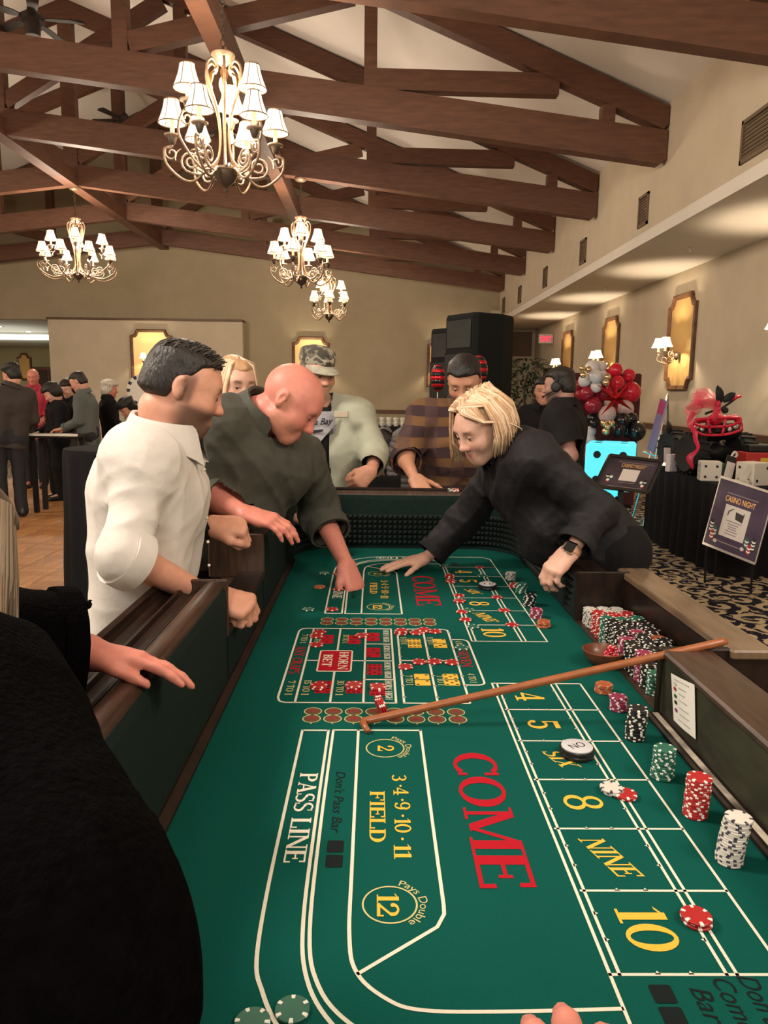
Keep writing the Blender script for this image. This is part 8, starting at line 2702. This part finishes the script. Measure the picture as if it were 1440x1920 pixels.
q.add(rows, [(k * nn + i, k * nn + i + 1, (k + 1) * nn + i + 1, (k + 1) * nn + i) for k in range(3) for i in range(nn - 1)])
q.build('tablecloth', M_CLOTH, t, smooth=50)
for x, y in ((TXL + 0.08, TY0 + 0.1), (3.54, TY0 + 0.1), (TXL + 0.08, TY1 - 0.1), (3.54, TY1 - 0.1)):
    q = MB(); q.lathe([(0.016, 0.0), (0.016, TZ - 0.03)], 8, (x, y, 0)); q.build('leg', M_METAL, t)

# toy quad bike
cq = at_y(1338, 812, 7.0)
t = thing('toy_quad_bike', 'child-size black and red toy quad bike on the prize table', 'toy vehicle', (cq[0], 7.05, TZ))
M_TYRE = mat('toy_tyre', (0.008, 0.008, 0.008), 0.7)
M_REDP = mat('red_toy_plastic', (0.62, 0.018, 0.050), 0.3, spec=0.5)
M_BLKP = mat('black_toy_plastic', (0.010, 0.010, 0.011), 0.4)
def Q(px, py, y=7.0):
    return at_y(px, py, y)
def wheel(c_, r, w, ax):
    F = frame(ax); R = np.stack([F[:, 0], F[:, 2], F[:, 1]], axis=1)
    if np.linalg.det(R) < 0: R[:, 0] *= -1
    q = MB(); q.lathe([(r * 0.5, -w / 2 * 0.8), (r * 0.86, -w / 2), (r * 0.97, -w * 0.36), (r, -w * 0.2), (r, w * 0.2), (r * 0.97, w * 0.36), (r * 0.86, w / 2), (r * 0.5, w / 2 * 0.8)], 28, c_, R)
    wq = q.build('wheel', M_TYRE, t, smooth=40)
    q = MB()
    for k in range(18):
        a = 2 * PI * k / 18
        e = R @ A_(math.cos(a), math.sin(a), 0); s_ = R @ A_(-math.sin(a), math.cos(a), 0)
        q.beam(c_ + e * r * 1.0 - R[:, 2] * w * 0.42, c_ + e * r * 1.0 + R[:, 2] * w * 0.42 + s_ * 0.02, 0.018, 0.022, e)
    o = q.build('tread', M_TYRE, wq); o['kind'] = 'stuff'
    q = MB(); q.lathe([(r * 0.5, -w * 0.3), (r * 0.2, -w * 0.38), (0.0, -w * 0.4)], 16, c_, R, cap1=False); q.build('hub', M_BLKP, wq)
ax = A_(1, 0.12, 0)
wheel(A_(Q(1292, 856)[0], 6.93, TZ + 0.195), 0.19, 0.16, ax)
wheel(A_(Q(1388, 850)[0], 7.0, TZ + 0.195), 0.19, 0.16, ax)
wheel(A_(Q(1300, 850)[0] + 0.02, 7.55, TZ + 0.195), 0.19, 0.16, ax)
wheel(A_(Q(1385, 850)[0] + 0.03, 7.6, TZ + 0.195), 0.19, 0.16, ax)
cz = cq[2]
sdf_obj('body', [cone(Q(1310, 815, 7.0), Q(1375, 808, 7.0), 0.075, 0.075, 0.05), cone(Q(1340, 850, 7.05), Q(1340, 815, 7.4), 0.10, 0.10, 0.06), cone(Q(1340, 800, 7.1), Q(1345, 790, 7.5), 0.09, 0.08, 0.05), cone(Q(1310, 850, 6.98), Q(1380, 845, 7.02), 0.05, 0.05, 0.04)], 0.012, M_BLKP, t)
sdf_obj('hood', [cone(Q(1308, 789, 6.98), Q(1378, 782, 7.02), 0.026, 0.026, 0.03), cone(Q(1342, 786, 6.96), Q(1345, 778, 7.25), 0.06, 0.04, 0.03), cone(Q(1306, 790, 6.98), Q(1300, 808, 7.0), 0.024, 0.02, 0.02), cone(Q(1380, 784, 7.02), Q(1390, 806, 7.03), 0.024, 0.02, 0.02)], 0.009, M_REDP, t)
q = MB()
for pts_ in ([(1299, 794), (1322, 800), (1365, 799), (1388, 790)], [(1296, 803), (1318, 815), (1360, 815), (1388, 807)], [(1299, 794), (1296, 803)], [(1388, 790), (1391, 798), (1388, 807)], [(1327, 786), (1332, 815)], [(1361, 784), (1354, 815)], [(1303, 792), (1312, 786), (1382, 783), (1388, 790)]):
    q.tube(cat_rom([Q(x, y, 6.86) for x, y in pts_], 4), 0.0130, 6)
o = q.build('bumper_bar', M_REDP, t, smooth=True); o['kind'] = 'stuff'
for x, y, r in ((1306.5, 800, 0.026), (1316.5, 805, 0.021), (1368, 805, 0.021), (1379, 800, 0.024)):
    q = MB(); q.sphere(Q(x, y, 6.9), (r, r * 0.6, r), 14, 8); q.build('headlight', mat('chrome_lamp', (0.75, 0.72, 0.66), 0.15, metal=0.7), t, smooth=True)
q = MB(); q.cbox(Q(1333, 800)[0], Q(1353, 800)[0], 6.89, 6.92, Q(1340, 811, 6.9)[2], Q(1340, 799, 6.9)[2], 0.006); q.build('grille', M_BLKP, t)
q = MB(); q.tube(cat_rom([Q(1322, 776, 7.2), Q(1338, 770, 7.2), Q(1350, 768, 7.2), Q(1386, 742, 7.2)], 4), 0.012, 8); q.build('handlebar', M_BLKP, t, smooth=True)
q = MB(); q.tube([Q(1372, 749, 7.18), Q(1389, 742, 7.18)], 0.016, 8); q.build('grip', M_REDP, t, smooth=True)
# tulle bow and ribbon: thin crumpled sheets
def sheet(name, ctrl, n, m_, parent, crum, seed):
    """patch through rows of control points, crumpled"""
    rows = [cat_rom(r_, n) for r_ in ctrl]
    cols = [cat_rom([r_[j] for r_ in rows], n) for j in range(len(rows[0]))]
    rg_ = np.random.default_rng(seed); K = [(rg_.normal(size=3) * 26, rg_.uniform(0, 6)) for _ in range(5)]
    vs = [p_ + A_(1, 1, 1) * 0 + crum * np.array([math.sin(float(p_ @ K[0][0]) + K[0][1]), math.sin(float(p_ @ K[1][0]) + K[1][1]), math.sin(float(p_ @ K[2][0]) + K[2][1])]) for c_ in cols for p_ in c_]
    k = len(cols[0])
    q = MB(); q.add(vs, [(i * k + j, i * k + j + 1, (i + 1) * k + j + 1, (i + 1) * k + j) for i in range(len(cols) - 1) for j in range(k - 1)])
    return q.build(name, m_, parent, smooth=True)
M_TULLE = mat('red_tulle', (0.85, 0.05, 0.13), 0.4, alpha=0.5, noise=0.2, nscale=30)
M_TULLE2 = mat('red_ribbon', (0.65, 0.02, 0.07), 0.35, alpha=0.85)
bow = thing('tulle_bow', 'sheer red tulle bow tied on the toy quad handlebar', 'bow', Q(1340, 775, 6.95))
sheet('loop', [[Q(1290, 758, 6.9), Q(1310, 742, 6.85), Q(1335, 741, 6.9), Q(1346, 752, 6.95)], [Q(1286, 766, 6.8), Q(1305, 755, 6.7), Q(1330, 750, 6.8), Q(1346, 758, 6.93)], [Q(1294, 778, 6.85), Q(1312, 768, 6.75), Q(1332, 766, 6.85), Q(1345, 765, 6.93)]], 5, M_TULLE, bow, 0.010, 1)
sheet('loop', [[Q(1300, 736, 7.0), Q(1315, 733, 6.95), Q(1338, 739, 6.95)], [Q(1297, 750, 6.95), Q(1318, 746, 6.85), Q(1344, 752, 6.92)], [Q(1300, 765, 6.95), Q(1322, 760, 6.85), Q(1345, 760, 6.93)]], 6, M_TULLE, bow, 0.010, 2)
sheet('loop', [[Q(1312, 748, 6.9), Q(1300, 755, 6.85), Q(1288, 762, 6.88)], [Q(1318, 760, 6.85), Q(1302, 768, 6.78), Q(1285, 776, 6.82)], [Q(1314, 772, 6.85), Q(1300, 782, 6.8), Q(1289, 796, 6.82)]], 6, M_TULLE, bow, 0.010, 6)
sheet('loop', [[Q(1302, 733, 7.02), Q(1322, 729, 7.0), Q(1342, 738, 7.0)], [Q(1299, 752, 6.98), Q(1320, 745, 6.92), Q(1345, 750, 6.95)], [Q(1304, 768, 6.95), Q(1324, 766, 6.9), Q(1345, 763, 6.93)]], 6, M_TULLE, bow, 0.012, 7)
sheet('tail', [[Q(1338, 762, 6.9), Q(1344, 762, 6.88), Q(1352, 760, 6.9)], [Q(1336, 775, 6.86), Q(1342, 776, 6.84), Q(1350, 775, 6.86)], [Q(1335, 790, 6.84), Q(1338, 790, 6.82), Q(1343, 789, 6.84)]], 5, M_TULLE2, bow, 0.006, 3)
sheet('tail', [[Q(1296, 772, 6.85), Q(1303, 775, 6.83)], [Q(1288, 792, 6.80), Q(1300, 790, 6.78)], [Q(1298, 815, 6.78), Q(1308, 812, 6.77)], [Q(1304, 838, 6.74), Q(1312, 835, 6.73)], [Q(1288, 858, 6.72), Q(1302, 855, 6.71)], [Q(1295, 878, 6.70), Q(1300, 877, 6.70)]], 5, M_TULLE2, bow, 0.008, 4)
q = MB(); q.sphere(Q(1346, 758, 6.9), (0.03, 0.025, 0.035), 10, 8); q.build('knot', M_TULLE2, bow, smooth=True)
for i, (a, b_, w, lab) in enumerate((((1350, 756), (1346, 722), 0.045, 'upright black feather stuck in the tulle bow'), ((1355, 752), (1380, 736), 0.040, 'slanting black feather beside the quad handlebar'), ((1354, 772), (1366, 765), 0.035, 'short black feather under the slanting one'), ((1256, 815), (1252, 787), 0.030, 'single black feather standing at the left table corner'))):
    A1, B1 = Q(*a, 6.92 if i < 3 else 7.5), Q(*b_, 6.92 if i < 3 else 7.5)
    q = MB()
    d = B1 - A1; L_ = np.linalg.norm(d); F = frame(d, (0, -1, 0.1))
    n = 10
    vs, fs = [], []
    for k in range(n + 1):
        s_ = k / n
        ww = w * math.sin(PI * min(1, 0.12 + s_ * 0.88)) ** 0.6 * (0.9 if s_ < 0.95 else 0.5)
        c_ = A1 + d * s_ + F[:, 2] * 0.02 * math.sin(PI * s_)
        vs += [c_ - F[:, 0] * ww - F[:, 2] * 0.006, c_ + F[:, 2] * 0.004, c_ + F[:, 0] * ww - F[:, 2] * 0.006]
    for k in range(n):
        fs += [(k * 3, k * 3 + 1, k * 3 + 4, k * 3 + 3), (k * 3 + 1, k * 3 + 2, k * 3 + 5, k * 3 + 4)]
    q.add(vs, fs); q.tube([A1 - d * 0.15, A1 + d * 0.95], 0.003, 5)
    tag(q.build('feather', mat('black_feather', (0.008, 0.008, 0.010), 0.6), smooth=True), lab, 'feather', 'black feathers on the prize table')

# dice boxes and small prizes
M_BOXW = mat('cream_cardboard', (0.58, 0.53, 0.46), 0.7)
def dice_box(label, px, py, y, s, yaw, faces=(4, 5)):
    p = at_y(px, py, y)
    t = thing('dice_box', label, 'box', (p[0], y, TZ), 'white dice boxes on the prize table')
    Rz = np.array(Matrix.Rotation(yaw, 3, 'Z'))
    q = MB(); q.T = (Rz, A_(p[0], y, TZ)); q.cbox(-s / 2, s / 2, -s / 2, s / 2, 0.001, s, 0.006); q.build('carton', M_BOXW, t)
    for fi, n_ in enumerate(faces):
        for u, v in PIPS[n_]:
            q = MB(); q.T = (Rz, A_(p[0], y, TZ))
            ring = []
            for k in range(12):
                a = 2 * PI * k / 12
                uu, vv = u * s * 0.27 + s * 0.07 * math.cos(a), v * s * 0.27 + s * 0.07 * math.sin(a)
                ring.append((uu, -s / 2 - 0.001, s / 2 + vv) if fi == 0 else (-s / 2 - 0.001, uu, s / 2 + vv))
            q.add(ring, [tuple(range(12))]); q.build('pip', M_PIPK, t, fix=False)
dice_box('white dice box with four black pips below the toy quad', 1331, 872, 6.45, 0.17, -0.25)
dice_box('white dice box behind the open small carton at right', 1412, 885, 6.15, 0.19, 0.35, (2, 5))
p = at_y(1371, 862, 6.35)
t = thing('leaning_card', 'white card leaning in a dark holder between the dice boxes', 'card', (p[0], 6.35, TZ))
q = MB(); q.T = (np.array(Matrix.Rotation(0.3, 3, 'Y') @ Matrix.Rotation(-0.25, 3, 'X')), A_(p[0], 6.38, TZ + 0.105)); q.cbox(-0.045, 0.045, -0.004, 0.004, -0.10, 0.12, 0.002); q.build('holder', M_BLKP, t)
q = MB(); q.T = (np.array(Matrix.Rotation(0.3, 3, 'Y') @ Matrix.Rotation(-0.25, 3, 'X')), A_(p[0], 6.375, TZ + 0.09)); q.cbox(-0.038, 0.038, -0.008, -0.004, -0.08, 0.08, 0.001); q.build('sheet', M_CARD, t)
p = at_y(1390, 898, 5.98)
t = thing('small_carton', 'small white open carton with its flap up on the table edge', 'box', (p[0], 6.03, TZ))
q = MB(); q.T = (np.array(Matrix.Rotation(0.1, 3, 'Z')), A_(p[0], 6.03, TZ)); q.cbox(-0.075, 0.075, -0.04, 0.04, 0.001, 0.055, 0.003); q.build('carton', M_BOXW, t)
q = MB(); q.T = (np.array(Matrix.Rotation(0.45, 3, 'Y')), A_(p[0] + 0.07, 6.05, TZ + 0.11)); q.cbox(-0.03, 0.03, -0.004, 0.004, -0.07, 0.07, 0.002); q.build('flap', M_BOXW, t)
p = at_y(1355, 855, 6.6)
q = MB(); q.T = (np.array(Matrix.Rotation(1.25, 3, 'X')), A_(p[0], 6.6, TZ + 0.09)); q.lathe([(0.05, -0.01), (0.055, -0.004), (0.055, 0.004), (0.05, 0.01)], 20)
tag(q.build('green_coaster', mat('green_foil', (0.05, 0.16, 0.08), 0.4)), 'green round chip-shaped coaster behind the white dice box', 'coaster')
p = at_y(1368, 832, 6.6)
q = MB()
q.tube(cat_rom([A_(p[0] - 0.03, 6.5, TZ + 0.19), A_(p[0], 6.5, TZ + 0.245), A_(p[0] + 0.025, 6.5, TZ + 0.22), A_(p[0] - 0.01, 6.5, TZ + 0.16), A_(p[0] - 0.03, 6.5, TZ + 0.002)], 5), 0.012, 6)
tag(q.build('white_hook', M_BOXW, smooth=True), 'white looped cardboard hanger above the leaning card', 'hanger')
t = thing('game_box', 'red and yellow game box lying at the right picture edge', 'box', (at_y(1398, 848, 6.62)[0] + 0.15, 6.7, TZ))
p = at_y(1398, 848, 6.62)
q = MB(); q.cbox(p[0], p[0] + 0.30, 6.60, 6.80, TZ + 0.10, TZ + 0.235, 0.006); q.build('carton', mat('red_carton', (0.42, 0.03, 0.025), 0.5), t)
q = MB(); q.box(p[0] + 0.13, p[0] + 0.29, 6.597, 6.601, TZ + 0.105, TZ + 0.19); q.build('yellow_label', mat('yellow_print', (0.62, 0.40, 0.05), 0.5), t)
q = MB(); q.cbox(p[0] + 0.02, p[0] + 0.30, 6.62, 6.80, TZ + 0.001, TZ + 0.10, 0.004); q.build('lower_box', mat('purple_carton', (0.05, 0.04, 0.08), 0.5), t)
q = MB(); q.cbox(p[0] + 0.05, p[0] + 0.30, 6.65, 6.80, TZ + 0.235, TZ + 0.30, 0.01); q.build('dark_tray', M_BLKP, t)
p = at_y(1258, 855, 7.45)
t = thing('menu_holder', 'small dark photo stand with cards at the left table corner', 'stand', (p[0], 7.45, TZ))
q = MB(); q.T = (np.array(Matrix.Rotation(-0.15, 3, 'X')), A_(p[0], 7.45, TZ + 0.005)); q.cbox(-0.085, 0.085, -0.006, 0.006, 0.0, 0.23, 0.003); q.build('back', M_BLKP, t)
q = MB(); q.T = (np.array(Matrix.Rotation(-0.15, 3, 'X')), A_(p[0], 7.44, TZ + 0.005)); q.cbox(-0.07, 0.07, -0.006, -0.001, 0.02, 0.21, 0.001); q.build('sheet', M_CARD, t)
p = at_y(1259, 872, 7.2)
q = MB(); q.T = (np.array(Matrix.Rotation(0.4, 3, 'Z')), A_(p[0], 7.2, TZ)); q.cbox(-0.05, 0.05, -0.03, 0.03, 0.001, 0.17, 0.003)
tag(q.build('card_pack', mat('white_lilac_card', (0.55, 0.50, 0.52), 0.5)), 'upright pale card pack next to the big tyre', 'box')
p = at_y(1245, 872, 7.3)
t = thing('candle_jar', 'little lit candle jar at the left table corner', 'candle', (p[0], 7.3, TZ))
q = MB(); q.lathe([(0.028, 0.001), (0.032, 0.01), (0.032, 0.05)], 14, (p[0], 7.3, TZ)); q.build('jar', M_BLKP, t, smooth=40)
q = MB(); q.sphere((p[0], 7.3, TZ + 0.06), (0.034, 0.034, 0.018), 12, 8); q.build('glow', mat('candle_glow', (0.9, 0.8, 0.5), 0.5, emit=(1, 0.8, 0.45), estr=1.2), t, smooth=True)

# easel with a tilted board behind the table
TL, TR, BL, BR = at_y(1238, 747, 8.8), at_y(1250, 752, 8.6), at_y(1213, 842, 8.8), at_y(1231, 850, 8.6)
t = thing('sign_easel', 'slim easel with a pink and lilac board seen nearly edge on', 'easel', (BL + BR) / 2 * A_(1, 1, 0))
f, nrm = plane4(TL, TR, BL, BR, 0.0)
q = MB(); q.add([f(u, v, 0) for u, v in ((0, 0), (1, 0), (1, 1), (0, 1))] + [f(u, v, -0.02) for u, v in ((0, 0), (1, 0), (1, 1), (0, 1))], [(0, 1, 2, 3), (7, 6, 5, 4), (0, 4, 5, 1), (1, 5, 6, 2), (2, 6, 7, 3), (3, 7, 4, 0)]); q.build('board', mat('lilac_board', (0.24, 0.20, 0.34), 0.2, spec=0.6), t)
q = MB(); quad_on(q, f, 0.08, 0.92, 0.03, 0.28, 0.002); q.build('pink_band', mat('pink_band', (0.45, 0.05, 0.16), 0.4), t, fix=False)
M_CHROME = mat('brushed_steel', (0.6, 0.58, 0.56), 0.25, metal=0.9)
for a, b_ in ((at_y(1252, 738, 8.9), at_y(1205, 905, 8.7)), (at_y(1250, 745, 8.7), at_y(1224, 890, 8.5)), (at_y(1252, 740, 9.0), at_y(1254, 870, 9.3))):
    b_ = a + (b_ - a) * (a[2] / (a[2] - b_[2]))
    q = MB(); q.tube([a, b_], 0.012, 6); q.build('leg', M_CHROME, t, smooth=40)
q = MB(); q.beam(at_y(1207, 847, 8.72), at_y(1233, 856, 8.55), 0.03, 0.012); q.build('ledge', M_CHROME, t)
# EXIT lettering
q = MB(); put_bfont(q, 'EXIT', lambda u, v: (EXIT_P[0] - 0.13 + u * 0.26, EXIT_P[1] - 0.002, EXIT_P[2] - 0.065 + v * 0.13), 1.0, 1.0, 0.0, 0.03)
o = q.build('lettering', mat('exit_red', (0.8, 0.02, 0.05), 0.5, emit=(1.0, 0.03, 0.08), estr=0.9), bpy.data.objects['exit_sign'], fix=False); o['kind'] = 'stuff'
print('DONE', len(bpy.data.objects))
